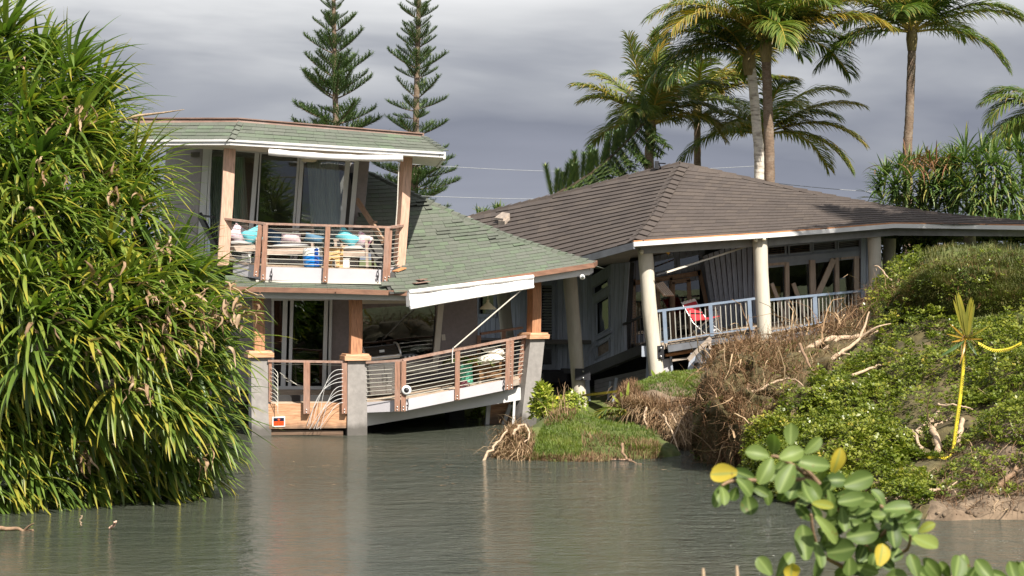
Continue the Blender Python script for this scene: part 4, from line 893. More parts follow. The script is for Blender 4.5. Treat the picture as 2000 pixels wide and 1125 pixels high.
# W2 + W3: bay with the leaning corner window
w2 = Patch([(1100, 722, 51.4), (1160, 720, 50.9)], [(1100, 528, 51.4), (1157, 535, 50.9)]); siding(w2, 6, [], 'siding')
w3 = Patch([(1160, 722, 50.85), (1195, 703, 50.0)], [(1157, 540, 50.85), (1193, 517, 50.0)])
hs = []
for q in ((1162, 575, 1190, 545), (1166, 655, 1191, 578), (1165, 700, 1192, 664)):
    f, h = frame(w3, q[0], q[3], q[2], q[1], .045, .0, .05, 'window', 'bluetrim'); hs.append(h)
    if q[1] != 700: pane(w3, h, -.03, f)
    else:
        for k in range(7): m = MB(); w3.box(m, h[0], h[1], lerp(h[2], h[3], k / 7), lerp(h[2], h[3], (k + .9) / 7), -.03, .0); m.build('slat', M['oldwood'], f)
siding(w3, 4, hs, 'siding', gap=.006)
w4 = Patch([(1195, 704, 50.0), (1219, 700, 49.6)], [(1193, 516, 50.0), (1231, 512, 49.6)]); siding(w4, 4, [], 'siding')
m = MB(); m.bar(W(1157, 724, 50.7), W(1197, 705, 49.9), .06, .09); m.bar(W(1142, 708, 50.6), W(1163, 666, 50.6), .05, .05); m.bar(W(1163, 664, 50.6), W(1194, 648, 49.9), .06, .06); h2p(m, 'wall_trim', M['bluetrim'])
# W5: recessed doors
w5 = Patch([(1225, 676, 50.6), (1402, 648, 50.6)], [(1230, 512, 50.6), (1375, 478, 50.6)])
hd = w5.rectpx(1240, 545, 1372, 655); ht = []
for q in ((1275, 503, 1318, 533), (1325, 497, 1368, 524)):
    f, h = frame(w5, *q, .05, 0, .05, 'transom_window', 'siding_dark'); pane(w5, h, -.03, f); ht.append(h)
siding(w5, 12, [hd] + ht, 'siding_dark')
d = MB()
for a, b, w_ in (((1238, 545), (1240, 682), .07), ((1365, 527), (1388, 632), .10), ((1285, 548), (1287, 690), .09), ((1310, 542), (1311, 690), .07), ((1236, 553), (1368, 533), .12)): w5.bar(d, a, b, w_, .035, .10)
dr = h2p(d, 'glass_door', M['brownframe'])
m = MB(); w5.quad(m, [(1288, 668), (1368, 655), (1366, 540), (1288, 552)], -.05, -.04); m.build('pane', M['glass_dark'], dr)
m = MB(); w5.quad(m, [(1242, 675), (1282, 668), (1282, 553), (1242, 560)], -.05, -.04); m.build('pane', M['glass_dark'], dr)
d = MB()
for a, b, w_ in (((1314, 551), (1314, 685), .09), ((1344, 546), (1350, 680), .10), ((1312, 551), (1347, 546), .10)): w5.bar(d, a, b, w_, .11, .16)
lf = d.build('door_leaf', M['brownframe'], dr); m = MB(); w5.quad(m, [(1316, 672), (1347, 666), (1342, 552), (1316, 556)], .125, .135); m.build('pane', M['glass_dark'], lf)
m = MB()                                              # louvre blind hanging in the left door
for k in range(22): w5.bar(m, (1234, 566 + k * 5.2), (1239, 564 + k * 5.2), .03, .12, .14)
w5.bar(m, (1238, 560), (1232, 690), .02, .12, .15); m.build('louvre_strip', M['paleframe'], dr)
# W6: leaning wall
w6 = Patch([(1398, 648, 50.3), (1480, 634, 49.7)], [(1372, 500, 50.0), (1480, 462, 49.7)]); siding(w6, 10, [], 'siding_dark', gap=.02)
# W7: big glazed front
w7 = Patch([(1488, 636, 49.8), (1698, 606, 50.6)], [(1488, 462, 49.8), (1698, 444, 50.6)])
ht = []; tf = []
for q in ((1497, 479, 1532, 498), (1541, 477, 1581, 495), (1588, 472, 1630, 490), (1637, 469, 1677, 486)):
    f, h = frame(w7, *q, .035, 0, .05, 'louvre_window', 'bluetrim'); ht.append(h); tf.append(f)
hg = [w7.rectpx(a, y0, b, y1) for a, b, y0, y1 in ((1498, 1530, 520, 632), (1541, 1579, 515, 628), (1591, 1628, 510, 622), (1637, 1666, 506, 616))]
siding(w7, 1, ht + hg + [(0, 0.001, 0, 0.001)], 'bluetrim', gap=.0, thick=.02)
for i, (f, h) in enumerate(zip(tf, ht)):
    for k in range(4):
        m = MB(); v = lerp(h[2], h[3], (k + .12) / 4); dv = (h[3] - h[2]) / 4
        w7.box(m, h[0], h[1], v, v + dv * .55, -.06, -.045 if i > 1 else .03, -.05); m.build('louvre', M['oldwood'] if i < 2 else M['soffit'], f)
m = MB(); w7.bar(m, (1490, 510), (1690, 493), .14, .021, .075); h2p(m, 'lintel', M['bluetrim'])
d = MB()
for a, b, w_, n1 in (((1535, 512), (1536, 640), .10, .09), ((1584, 508), (1587, 636), .14, .10), ((1632, 503), (1634, 626), .10, .09), ((1671, 499), (1672, 618), .13, .07), ((1497, 517), (1533, 514), .06, .08), ((1640, 505), (1668, 502), .05, .06), ((1498, 634), (1690, 607), .10, .08)): w7.bar(d, a, b, w_, .022, n1)
gf = h2p(d, 'glazed_front', M['paleframe'])
for h in hg: pane(w7, h, .0, gf, 'glass')
m = MB(); w7.bar(m, (1502, 553), (1532, 632), .09, .13, .18); w7.bar(m, (1544, 553), (1567, 618), .10, .13, .18); w7.bar(m, (1624, 506), (1593, 575), .14, .11, .15); m.build('loose_brace', M['paleframe'], gf)
m = MB(); w7.bar(m, (1620, 580), (1636, 600), .06, -.6, -.55); w7.bar(m, (1592, 612), (1612, 628), .05, -.5, -.45); m.build('fallen_lath', M['rustwood'], gf)
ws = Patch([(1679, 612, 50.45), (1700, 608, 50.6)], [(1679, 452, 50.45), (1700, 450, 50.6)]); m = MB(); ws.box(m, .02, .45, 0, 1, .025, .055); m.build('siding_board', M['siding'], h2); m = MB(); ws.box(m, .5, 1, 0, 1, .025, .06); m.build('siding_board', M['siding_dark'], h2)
# rooms behind: shell of the house
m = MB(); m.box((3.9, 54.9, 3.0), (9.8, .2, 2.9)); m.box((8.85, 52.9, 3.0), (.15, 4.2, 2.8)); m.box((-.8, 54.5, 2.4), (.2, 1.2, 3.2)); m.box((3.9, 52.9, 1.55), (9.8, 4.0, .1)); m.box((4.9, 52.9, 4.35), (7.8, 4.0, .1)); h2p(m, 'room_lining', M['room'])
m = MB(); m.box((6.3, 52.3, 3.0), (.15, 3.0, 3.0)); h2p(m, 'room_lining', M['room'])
# furniture seen through the glazing
o = MB(); c = w7.at(1507, 632, -.45); o.box(c + Vector((0, 0, .35)), (.36, .35, .7)); 
for k in range(3): o.box(c + Vector((0, -.19, .12 + .22 * k)), (.30, .03, .18))
o = o.build('cabinet', M['yellowwood'], None, c); tag(o, 'small yellow wooden cabinet behind the leftmost pane of the glazed front', 'cabinet')
t = thing('dining_chair', 'yellow wooden chair inside the room behind the glazed front', 'chair', w7.at(1528, 628, -.55)); c = Vector(t.location)
for dx, dy in ((-.17, -.17), (.17, -.17), (-.17, .17), (.17, .17)): m = MB(); m.bar(c + Vector((dx, dy, 0)), c + Vector((dx, dy, .42)), .04, .04); m.build('leg', M['yellowwood'], t)
m = MB(); m.box(c + Vector((0, 0, .44)), (.4, .4, .04)); m.build('seat', M['yellowwood'], t)
m = MB(); m.box(c + Vector((0, .18, .68)), (.4, .03, .34)); m.build('backrest', M['yellowwood'], t)
# ---- decks, edge boards, railings
def plank_deck(bot, top, n, us=None):
    p = Patch(bot, top, us); m = MB(); p.box(m, 0, 1, 0, 1, -.14, -.03); o = m.build('deck', M['oldwood'], h2)
    for k in range(n): m = MB(); p.box(m, 0, 1, k / n + .004, (k + .9) / n, -.028, random.uniform(-.004, .005)); m.build('plank', M['deck'], o)
    return o
plank_deck([(1286, 672, 46.7), (1480, 640, 47.2)], [(1232, 672, 50.3), (1480, 630, 49.7)], 12); plank_deck([(1500, 652, 47.3), (1700, 616, 48.7)], [(1490, 634, 49.7), (1698, 606, 50.5)], 12)
plank_deck([(1213, 699, 49.4), (1284, 672, 46.8)], [(1225, 682, 50.0), (1300, 664, 48.8)], 8)
def strip(a, b, w_, h_, name, mat_, up=None): m = MB(); m.bar(W(*a), W(*b), w_, h_); return h2p(m, name, M[mat_])
strip((1304, 681, 46.6), (1478, 652, 47.1), .06, .16, 'edge_board', 'fascia_grey'); strip((1305, 671, 46.6), (1478, 642, 47.1), .10, .035, 'edge_trim', 'oldwood')
strip((1502, 664, 47.2), (1704, 626, 48.6), .06, .26, 'edge_board', 'fascia_grey'); strip((1501, 653, 47.2), (1704, 616, 48.6), .12, .04, 'edge_trim', 'paleframe')
strip((1300, 694, 46.8), (1478, 666, 47.5), .10, .06, 'broken_joist', 'rustwood'); strip((1308, 690, 46.9), (1352, 681, 47.0), .10, .15, 'broken_joist', 'brownframe'); strip((1365, 682, 46.9), (1478, 664, 47.4), .08, .05, 'broken_joist', 'rustwood')
strip((1312, 704, 46.8), (1352, 698, 47.0), .06, .05, 'broken_joist', 'oldwood')
strip((1388, 660, 46.35), (1344, 703, 46.2), .05, .09, 'hanging_timber', 'oldwood'); strip((1386, 664, 46.6), (1387, 682, 46.6), .06, .06, 'hanging_timber', 'paleframe')
strip((1145, 728, 49.9), (1282, 672, 46.9), .16, .22, 'floor_beam', 'black'); strip((1204, 703, 49.2), (1210, 713, 49.2), .1, .2, 'floor_beam', 'fascia_grey'); strip((1217, 704, 49.3), (1282, 678, 47.0), .05, .05, 'floor_beam', 'rustwood')
strip((1098, 724, 51.3), (1150, 726, 50.6), .1, .12, 'floor_beam', 'black'); strip((880, 735, 52.5), (1110, 735, 51.2), .12, .30, 'floor_beam', 'black')
R4 = MB(); R4.bar(W(1281, 608, 46.45), W(1474, 583, 46.95), .07, .05); R4.bar(W(1282, 669, 46.45), W(1474, 640, 46.95), .04, .03); r4 = h2p(R4, 'railing', M['bluerail'])
def rpost(parent, x0, y0, x1, y1, Y, w_, mat_='bluerail', name='rail_post'): m = MB(); m.bar(W(x0, y0, Y), W(x1, y1, Y), w_, w_, up=Vector((0, 1, 0))); m.build(name, M[mat_], parent)
for x in (1297, 1387, 1463): t = (x - 1281) / 193; rpost(r4, x, lerp(608, 583, t), x + 3.5, lerp(673, 643, t), lerp(46.45, 46.95, t), .085)
for k in range(19):
    t = (k + .7) / 19.5; x = 1281 + 193 * t; rpost(r4, x, lerp(611, 586, t), x + 3, lerp(669, 640, t), lerp(46.47, 46.97, t), .02, 'baluster', 'baluster')
R5 = MB(); R5.bar(W(1500, 586, 47.05), W(1692, 567, 48.35), .07, .05); R5.bar(W(1503, 648, 47.05), W(1692, 614, 48.35), .04, .03); r5 = h2p(R5, 'railing', M['bluerail'])
for x in (1591, 1685): t = (x - 1500) / 192; rpost(r5, x, lerp(586, 567, t), x + 2, lerp(650, 616, t), lerp(47.05, 48.35, t), .10)
for k in range(26):
    t = (k + .6) / 26.4; x = 1500 + 192 * t; rpost(r5, x, lerp(589, 570, t), x + 1.5, lerp(648, 614, t), lerp(47.07, 48.37, t), .02, 'baluster', 'baluster')
R6 = MB(); R6.bar(W(1218, 634, 49.4), W(1262, 614, 47.3), .06, .05); R6.bar(W(1220, 694, 49.4), W(1262, 672, 47.3), .04, .03); r6 = h2p(R6, 'railing', M['black'])
rpost(r6, 1221, 633, 1222, 698, 49.4, .09, 'bluetrim')
for k in range(6): t = (k + .7) / 6.5; rpost(r6, 1220 + 42 * t, lerp(634, 614, t), 1221.5 + 42 * t, lerp(695, 673, t), lerp(49.3, 47.3, t), .022, 'black', 'baluster')
# ---- under the house
m = MB(); m.box((5.2, 52.6, .3), (13.5, .2, 2.6)); m.box((9.5, 50.4, .4), (.2, 5, 2.4)); h2p(m, 'underfloor_shade_wall', M['dark'])  # dark sheets put in for the shaded void below the floor
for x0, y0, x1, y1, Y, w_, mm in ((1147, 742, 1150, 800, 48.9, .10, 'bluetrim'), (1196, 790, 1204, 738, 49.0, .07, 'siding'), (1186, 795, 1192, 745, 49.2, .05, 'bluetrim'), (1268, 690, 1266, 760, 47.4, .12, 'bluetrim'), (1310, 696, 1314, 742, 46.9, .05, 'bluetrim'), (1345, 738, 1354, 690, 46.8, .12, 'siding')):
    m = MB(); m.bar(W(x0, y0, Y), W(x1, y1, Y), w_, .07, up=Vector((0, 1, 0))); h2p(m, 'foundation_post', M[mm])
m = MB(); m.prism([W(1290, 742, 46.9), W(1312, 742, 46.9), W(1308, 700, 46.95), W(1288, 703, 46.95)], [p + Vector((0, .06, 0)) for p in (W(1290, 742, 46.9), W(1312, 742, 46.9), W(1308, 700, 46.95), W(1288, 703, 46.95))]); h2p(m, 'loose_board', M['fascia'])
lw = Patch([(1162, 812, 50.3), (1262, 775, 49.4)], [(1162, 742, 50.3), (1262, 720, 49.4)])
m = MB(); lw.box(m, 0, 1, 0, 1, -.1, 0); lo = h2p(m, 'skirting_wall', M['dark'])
for k in range(8): m = MB(); lw.box(m, 0, 1, k / 8, (k + .93) / 8, .001, .02); m.build('board', M['soffit'], lo)
# ---- roof
lf_ = Patch([(840, 572, 50.6), (1060, 522, 47.9), (1240, 473, 45.6)], [(840, 400, 57.2), (1095, 358, 54.0), (1332, 320, 51.0)], us=[0, .53, 1])
hipL = [(840, 446), (905, 428), (1000, 403), (1120, 374), (1240, 342), (1332, 319)]
rg = Patch([(1240, 473, 45.6), (1500, 456, 46.8), (1745, 437, 48.2), (2000, 441, 49.6), (2120, 444, 50.3)], [(1332, 320, 51.0), (1550, 346, 51.9), (1745, 366, 52.9), (2000, 386, 54.3), (2120, 394, 55.0)], us=[0, .30, .58, .87, 1])
hipR = [(1328, 319), (1440, 344), (1550, 369), (1650, 389), (1750, 407), (1850, 421), (2000, 435), (2120, 443)]
def hy(h, px):
    for (x0, y0), (x1, y1) in zip(h[:-1], h[1:]):
        if x0 <= px <= x1: return y0 + (y1 - y0) * (px - x0) / (x1 - x0)
    return None
def cut_deck(patch, h, name, parent, n=-.012, nu=40):
    g = []
    for i in range(nu + 1):
        u = i / nu; vm = 1.0
        for k in range(80):
            px, py = pix(patch._p(u, k / 79)); y = hy(h, px)
            if y is not None and py < y: vm = max(0, (k - .5) / 79); break
        g.append([patch.P(u, vm * v / 8, n) for v in range(9)])
    m = MB(); m.grid(g, False); return m.build(name, M['roofdeck'], parent)
rfL = cut_deck(lf_, hipL, 'roof', h2); rfR = cut_deck(rg, hipR, 'roof', h2)
pc = [(a, p, rfL) for a, p in shingle_field(h2, lf_, 20, .33, lambda x, y: hy(hipL, x) is None or y > hy(hipL, x) + 1, None, .034, None, jitter=.004, flag=lambda x, y: x > 960 or y < 480)]
pc += [(a * 1.1, p, rfR) for a, p in shingle_field(h2, rg, 21, .33, lambda x, y: hy(hipR, x) is None or y > hy(hipR, x) + 1, None, .024, None, jitter=.004)]
lay_shingles(pc, None, 250, M['shingle_brown'], rfR)
ridge_caps(rg, [(1331, 321), (1300, 375), (1275, 425), (1240, 471)], 17, rfR, M['shingle_brown'], .20, .03)
ridge_caps(lf_, [(905, 428), (1000, 403), (1120, 374), (1240, 342), (1328, 320)], 22, rfL, M['shingle_brown'], .12, .02)
ridge_caps(rg, hipR[:-1], 24, rfR, M['shingle_brown'], .12, .02)
m = MB(); m.grid([[lf_.at(905, 429, -.02), lf_.at(1328, 321, -.02), rg.at(1650, 391, -.02), rg.at(2000, 437, -.02)], [Vector((-2.5, 62, 4.0)), Vector((5, 61, 4.1)), Vector((10, 60, 4.0)), Vector((16, 57, 4.2))]], False); h2p(m, 'rear_roof', M['shingle_brown'])
def edge(pts, name, mat_, h_, w_, dz=0, dy=0):
    m = MB(); P = [W(*p) + Vector((0, dy, dz)) for p in pts]
    for a, b in zip(P[:-1], P[1:]): m.bar(a, b, w_, h_)
    return h2p(m, name, M[mat_])
er = [(1237, 477, 45.55), (1330, 470.5, 45.98), (1500, 460, 46.76), (1620, 451, 47.5), (1745, 441, 48.15), (1860, 442.5, 48.9), (2000, 445, 49.55), (2120, 448, 50.25)]
edge(er, 'fascia_board', 'white', .10, .05); edge([(a, b, c) for a, b, c in er], 'drip_edge', 'rustwood', .03, .05, .065)
el = [(840, 578, 50.6), (1060, 528, 47.85), (1238, 479, 45.55)]
edge(el, 'fascia_board', 'fascia_grey', .15, .05, -.01)
edge([(1250, 490, 46.1), (1500, 474, 47.2), (1745, 454, 48.6), (2000, 456, 50.0), (2120, 459, 50.6)], 'eave_beam', 'soffit', .18, .12, 0.02, .1)
m = MB(); S = [W(*p) + Vector((0, .05, -.05)) for p in er]; 
top = [W(1225, 505, 49.7), W(1320, 492, 50.3), W(1478, 466, 49.8), W(1600, 455, 50.2), W(1698, 449, 50.6), W(1800, 452, 53.0), W(2000, 455, 54.0), W(2120, 458, 54.5)]
for i in range(7):
    if i == 0: continue
    q = [S[i], S[i + 1], top[i + 1], top[i]]; m.prism(q, [p + Vector((0, 0, .04)) for p in q])
h2p(m, 'soffit', M['soffit'])
m = MB(); a, b = S[0], S[1]                                           # first bay with the hole torn in it
for q in ([a, lerp(a, b, .35), lerp(top[0], top[1], .35), top[0]], [lerp(a, b, .35), b, lerp(b, top[1], .12), lerp(lerp(a, b, .35), lerp(top[0], top[1], .35), .12)], [lerp(lerp(a, b, .35), lerp(top[0], top[1], .35), .55), lerp(b, top[1], .45), top[1], lerp(top[0], top[1], .35)]): m.prism(q, [p + Vector((0, 0, .04)) for p in q])
h2p(m, 'soffit', M['soffit'])
m = MB(); q = [W(1287, 486, 46.6), W(1312, 487, 46.9), W(1306, 498, 47.6), W(1296, 490, 47.0)]; m.prism(q, [p + Vector((0, .02, .09)) for p in q]); h2p(m, 'torn_insulation', M['insul'])
m = MB(); SL = [W(*p) + Vector((0, .06, -.06)) for p in el]; q = [SL[1], SL[2], W(1228, 512, 49.7), W(1100, 530, 51.4)]; m.prism(q, [p + Vector((0, 0, .04)) for p in q]); q = [SL[0], SL[1], W(1100, 530, 51.4), W(900, 530, 53)]; m.prism(q, [p + Vector((0, 0, .04)) for p in q]); h2p(m, 'soffit', M['soffit'])
strip((1301, 532, 46.25), (1478, 475, 47.8), .05, .035, 'fallen_trim_strip', 'trim'); strip((1283, 537, 46.2), (1303, 531, 46.2), .03, .03, 'fallen_trim_strip', 'black')
bs = Patch([(1297, 578, 47.0), (1316, 578, 47.3)], [(1278, 556, 47.0), (1294, 551, 47.3)])
m = MB(); bs.box(m, 0, 1, 0, 1, -.02, 0); sh = h2p(m, 'broken_shutter', M['brownframe'])
for k in range(5): m = MB(); bs.box(m, k / 5 + .01, (k + .8) / 5, 0, 1, .002, .03); m.build('slat', M['paleframe'], sh)
# roof vents
m = MB(); q = [lf_.at(x, y, .10) for x, y in ((969, 436), (986, 438), (999, 428), (984, 425))]; m.prism(q, [p + Vector((0, 0, .06)) for p in q]); q = [lf_.at(x, y, .0) for x, y in ((973, 440), (986, 441), (996, 432), (985, 431))]; m.prism(q, [p + Vector((0, 0, .12)) for p in q]); h2p(m, 'roof_vent', M['oldwood'])
m = MB(); m.tube([lf_.at(914, 440, -.05), lf_.at(914, 440, -.05) + Vector((0, 0, .28))], .05, 10); h2p(m, 'vent_pipe', M['oldwood'])
m = MB(); m.box(lf_.at(1286, 331, .12), (.10, .14, .20)); m.tube([lf_.at(1291, 330, .0), lf_.at(1291, 330, .16), lf_.at(1303, 328, .12)], .018, 6); h2p(m, 'roof_fitting', M['black'])
# ================================================================== loose things on the decks
def local(name, label, cat, loc, rz=0, rx=0, ry=0, group=None): return thing(name, label, cat, loc, group, (rx, ry, rz), True)
def B(m, name, mat_, t): return m.build(name, M[mat_], t)
ROLL = math.radians(-2)
# balcony floor point helper: u across, v back
def bdp(px, v):
    best = None
    for i in range(101):
        p = bd.P(i / 100, v, .0); x, y = pix(p)
        if best is None or abs(x - px) < best[0]: best = (abs(x - px), p)
    return best[1] + Vector((0, 0, .006))
def wood_chair(t, w_, d_, arms=True):
    hs, hb = .38, .80
    for x in (-1, 1):
        for y in (-1, 1):
            m = MB(); m.bar((x * w_ / 2, y * d_ / 2, 0), (x * w_ / 2, y * d_ / 2, hb if y > 0 else .56), .05, .05, up=Vector((0, 1, 0))); B(m, 'leg', 'teak', t)
    m = MB(); m.box((0, 0, hs - .05), (w_ - .05, d_ - .05, .05)); m.box((0, -d_ / 2 + .01, hs - .09), (w_ - .06, .03, .12)); B(m, 'seat', 'teak', t)
    if arms:
        for x in (-1, 1): m = MB(); m.box((x * w_ / 2, 0, .585), (.07, d_ + .06, .035)); B(m, 'armrest', 'teak', t)
    for k in range(4): m = MB(); m.box((0, d_ / 2, .45 + .10 * k), (w_ - .052, .025, .07)); B(m, 'back_slat', 'teak', t)
    m = MB(); m.pillow((0, -.02, hs + .025), (w_ / 2 - .04, 0, 0), (0, d_ / 2 - .03, 0), (0, 0, .06)); B(m, 'seat_cushion', 'cushion', t)
tc_ = local('garden_armchair', 'slatted wooden armchair with grey seat pad at the left end of the balcony', 'chair', bdp(468, .36), math.radians(28), 0, ROLL); wood_chair(tc_, .60, .56)
ts_ = local('garden_sofa', 'slatted wooden two-seat bench with grey seat pad on the balcony', 'bench', bdp(568, .55), math.radians(3), 0, ROLL); wood_chair(ts_, .98, .58)
tr_ = local('garden_armchair', 'wooden slatted armchair at the right end of the balcony by the stair rail', 'chair', bdp(692, .45), math.radians(-8), 0, ROLL); wood_chair(tr_, .66, .56)
def cushion(name, label, loc, ex, ey, ez, mat_, tilt):
    o = MB(); o.pillow((0, 0, 0), (ex, 0, 0), (0, 0, ey), (0, ez, 0)); ob = o.build(name, M[mat_], None, (0, 0, 0)); ob.location = loc; ob.rotation_euler = tilt
    tag(ob, label, 'pillow'); return ob
def Pm(px, py, Y): return W(px, py, Y)
cushion('throw_pillow', 'pink and white patterned pillow on the left wooden armchair of the balcony', Pm(466, 457, 43.15), .19, .17, .08, 'pink', (.35, .55, .5))
cushion('throw_pillow', 'turquoise pillow leaning on the arm of the left wooden armchair', Pm(493, 461, 42.95), .20, .17, .09, 'turq', (.25, -.4, .2))
cushion('throw_pillow', 'navy blue pillow at the left end of the balcony bench', Pm(536, 463, 43.45), .17, .16, .08, 'navy', (.3, .3, -.2))
cushion('throw_pillow', 'pale pink checked pillow in the middle of the balcony bench', Pm(568, 465, 43.4), .22, .12, .07, 'plaid', (.35, .05, 0))
cushion('throw_pillow', 'turquoise pillow tilted on the right wooden armchair of the balcony', Pm(679, 464, 43.05), .23, .14, .09, 'turq', (.2, .62, .1))
cushion('throw_pillow', 'pink and white patterned pillow on the right wooden armchair', Pm(710, 469, 43.1), .17, .15, .08, 'pink', (.3, .5, -.1))
t = local('ceramic_drum', 'bright blue glazed ceramic drum stool with speckled white top on the balcony', 'garden stool', bdp(612, .10), 0, 0, ROLL)
m = MB(); m.lathe([(0, 0), (.17, 0), (.19, .03), (.205, .12), (.205, .24)], (0, 0, 0), 28); B(m, 'drum_body', 'blue', t)
m = MB(); m.lathe([(.206, .24), (.20, .33), (.175, .39), (0, .40)], (0, 0, 0), 28); B(m, 'drum_top', 'speckle', t)
m = MB()
for k in range(7): a = -1.25 + k * .055; m.box((.207 * math.cos(a), .207 * math.sin(a), .20), (.012, .02, .36), a)
B(m, 'drum_stripe', 'bluedark', t)
c_ = cushion('throw_pillow', 'slate blue pillow lying on the blue ceramic drum stool', Pm(613, 466, 42.35), .20, .10, .07, 'slateblue', (.5, .25, .3))
t = local('wooden_stool', 'small honey-coloured wooden stool with arched legs beside the blue drum', 'stool', bdp(652, .16), math.radians(-12), 0, ROLL)
m = MB(); q = []
arch = [(-.15, 0), (-.17, .40), (.17, .40), (.15, 0), (.09, 0)] + [(.09 * math.cos(a), .03 + .17 * math.sin(a)) for a in [i * math.pi / 8 for i in range(1, 8)]] + [(-.09, 0)]
for y in (-.13, .11): m = MB(); m.prism([Vector((x, y, z)) for x, z in arch], [Vector((x, y + .03, z)) for x, z in arch]); B(m, 'leg_panel', 'stool', t)
m = MB(); m.box((0, .005, .415), (.38, .32, .03)); B(m, 'seat', 'stool', t)
for px, v, w_, lab_ in ((482, .22, .17, 'white box standing under the left balcony armchair'), (672, .33, .20, 'white box standing under the front of the right balcony armchair'), (690, .62, .22, 'white box behind the legs of the right balcony armchair')):
    m = MB(); m.box((0, 0, .09), (w_, .16, .18)); m.box((0, 0, .185), (w_ + .02, .18, .012)); o = m.build('storage_box', M['shell'], None); o.location = bdp(px, v); tag(o, lab_, 'box')
# ---- lower deck
dn = lambda px, v: min((dk2.P(i / 120, v, .008) for i in range(121)), key=lambda p: abs(pix(p)[0] - px))
g = local('barbecue_grill', 'black lidded gas barbecue on a grey steel cabinet at the railing', 'barbecue', dn(746, .45), math.radians(20), 0, math.radians(-5))
m = MB(); pr = []
for x in (-.36, .36): pr.append([Vector((x, y, z)) for y, z in ((-.26, .80), (-.28, .86), (-.20, .97), (-.08, 1.04), (.10, 1.04), (.22, .95), (.25, .80))])
m.prism(*pr); B(m, 'lid', 'grill_black', g)
for x in (-.385, .385):
    m = MB(); pr = [[Vector((x + s, y, z)) for y, z in ((-.27, .79), (-.30, .86), (-.21, .985), (-.085, 1.055), (.105, 1.055), (.23, .96), (.26, .79))] for s in (-.025, .025)]; m.prism(*pr); B(m, 'lid_end', 'grill_black', g)
    m = MB(); m.tube([(x, -.285, .80), (x, -.315, .865), (x, -.225, .995), (x, -.09, 1.07), (x, .1, 1.07)], .022, 6); B(m, 'lid_trim', 'bolt', g)
m = MB(); m.tube([(-.35, -.34, .83), (.35, -.34, .83)], .03, 8); m.bar((-.36, -.30, .80), (.36, -.30, .80), .04, .05); B(m, 'lid_handle', 'bolt', g)
m = MB(); m.box((0, -.245, .945), (.11, .02, .05)); B(m, 'lid_badge', 'bolt', g)
m = MB(); m.box((0, 0, .745), (.78, .50, .09)); B(m, 'firebox', 'grill_black', g)
m = MB(); m.box((.02, 0, .36), (.66, .46, .66)); B(m, 'cabinet', 'grill_steel', g)
for x in (-.16, .19): m = MB(); m.box((x, -.24, .36), (.32, .02, .60)); B(m, 'cabinet_door', 'grill_steel', g)
for x in (-.03, .06): m = MB(); m.tube([(x, -.27, .25), (x, -.28, .36), (x, -.27, .47)], .011, 6); B(m, 'door_handle', 'bolt', g)
m = MB(); m.box((.60, 0, .77), (.40, .44, .03)); m.box((.60, -.23, .74), (.40, .02, .09)); B(m, 'side_shelf', 'grill_black', g)
for k in range(3): m = MB(); m.lathe([(0, .03), (.025, .03), (.03, 0)], (.50 + .09 * k, -.245, .76), 10, Vector((0, -1, 0))); B(m, 'knob', 'bolt', g)
m = MB(); m.prism([Vector((-.62, -.10, .10)), Vector((-.40, -.26, .10)), Vector((-.40, -.26, .55)), Vector((-.62, -.10, .70))], [Vector((-.60, -.07, .10)), Vector((-.38, -.23, .10)), Vector((-.38, -.23, .55)), Vector((-.60, -.07, .70))]); B(m, 'folded_shelf', 'white', g)
t = local('planter', 'tall sea-green planter pot on the tilted deck behind the railing', 'plant pot', dn(911, .28), 0, 0, math.radians(-4))
m = MB(); m.lathe([(0, 0), (.13, 0), (.145, .05), (.155, .40), (.165, .44), (.15, .44), (.14, .40), (0, .38)], (0, 0, 0), 24); B(m, 'pot', 'teal', t)
pp = Vector(t.location) + Vector((.04, 0, .40))
t = thing('potted_palm', 'dark drooping palm plant growing in the sea-green planter', 'plant', pp)
def frond_mesh(name, L, n, lw, ll, droop, mat_, parent, org_, dirv, rnd_base=0.3, hang=0.9, rachis=True, curve=None, fold=.25, side_bias=0.0, rr_=.02):
    """one pinnate frond: curved rachis + leaflets, returns object"""
    d = Vector(dirv).normalized(); p = Vector(org_); pts = [p.copy()]; ds = [d.copy()]; S = 14
    for i in range(S):
        d = (d + Vector((0, 0, -1)) * droop / S * (0.4 + 1.6 * i / S) + (Vector(curve) / S if curve else Vector())).normalized(); p = p + d * L / S; pts.append(p.copy()); ds.append(d.copy())
    o = parent
    m = MB(); m.tube(pts, [rr_ * (1 - .85 * i / S) + .003 for i in range(S + 1)], 5, False); 
    base, dirs, lens, ups, rn = [], [], [], [], []
    for i in range(n):
        f = .13 + .87 * (i + .5) / n; k = min(S - 1, int(f * S)); q = lerp(pts[k], pts[k + 1], f * S - k); dd = ds[k]; sd = dd.cross(Vector((0, 0, 1)))
        sd = sd.normalized() if sd.length > .05 else Vector((1, 0, 0)); up = sd.cross(dd).normalized()
        for s_ in (-1, 1):
            a = random.uniform(.55, .75) * (1 - .45 * f); v = sd * s_ * (1 - .35 * f) + dd * (.35 + .9 * f) + up * random.uniform(-.1, .25) + Vector((side_bias, 0, 0)) * random.uniform(.5, 1.2)
            base.append(q); dirs.append(v.normalized()); lens.append(ll * (math.sin(math.pi * min(.97, .12 + .80 * f)) ** .6) * random.uniform(.85, 1.1)); ups.append(up); rn.append(min(1, max(0, rnd_base + random.gauss(0, .16))))
    st = straps(base, dirs, lens, [lw] * len(base), [hang * random.uniform(.6, 1.3) for _ in base], S=4, fold=fold, upv=ups, prof=lambda t: (.5 + 1.2 * t) * (1 - t ** 2.5) + .03)
    fr = strap_mesh(name, st, mat_, parent, rn)
    if rachis: m.build('rachis', M['rachis'], fr)
    return fr
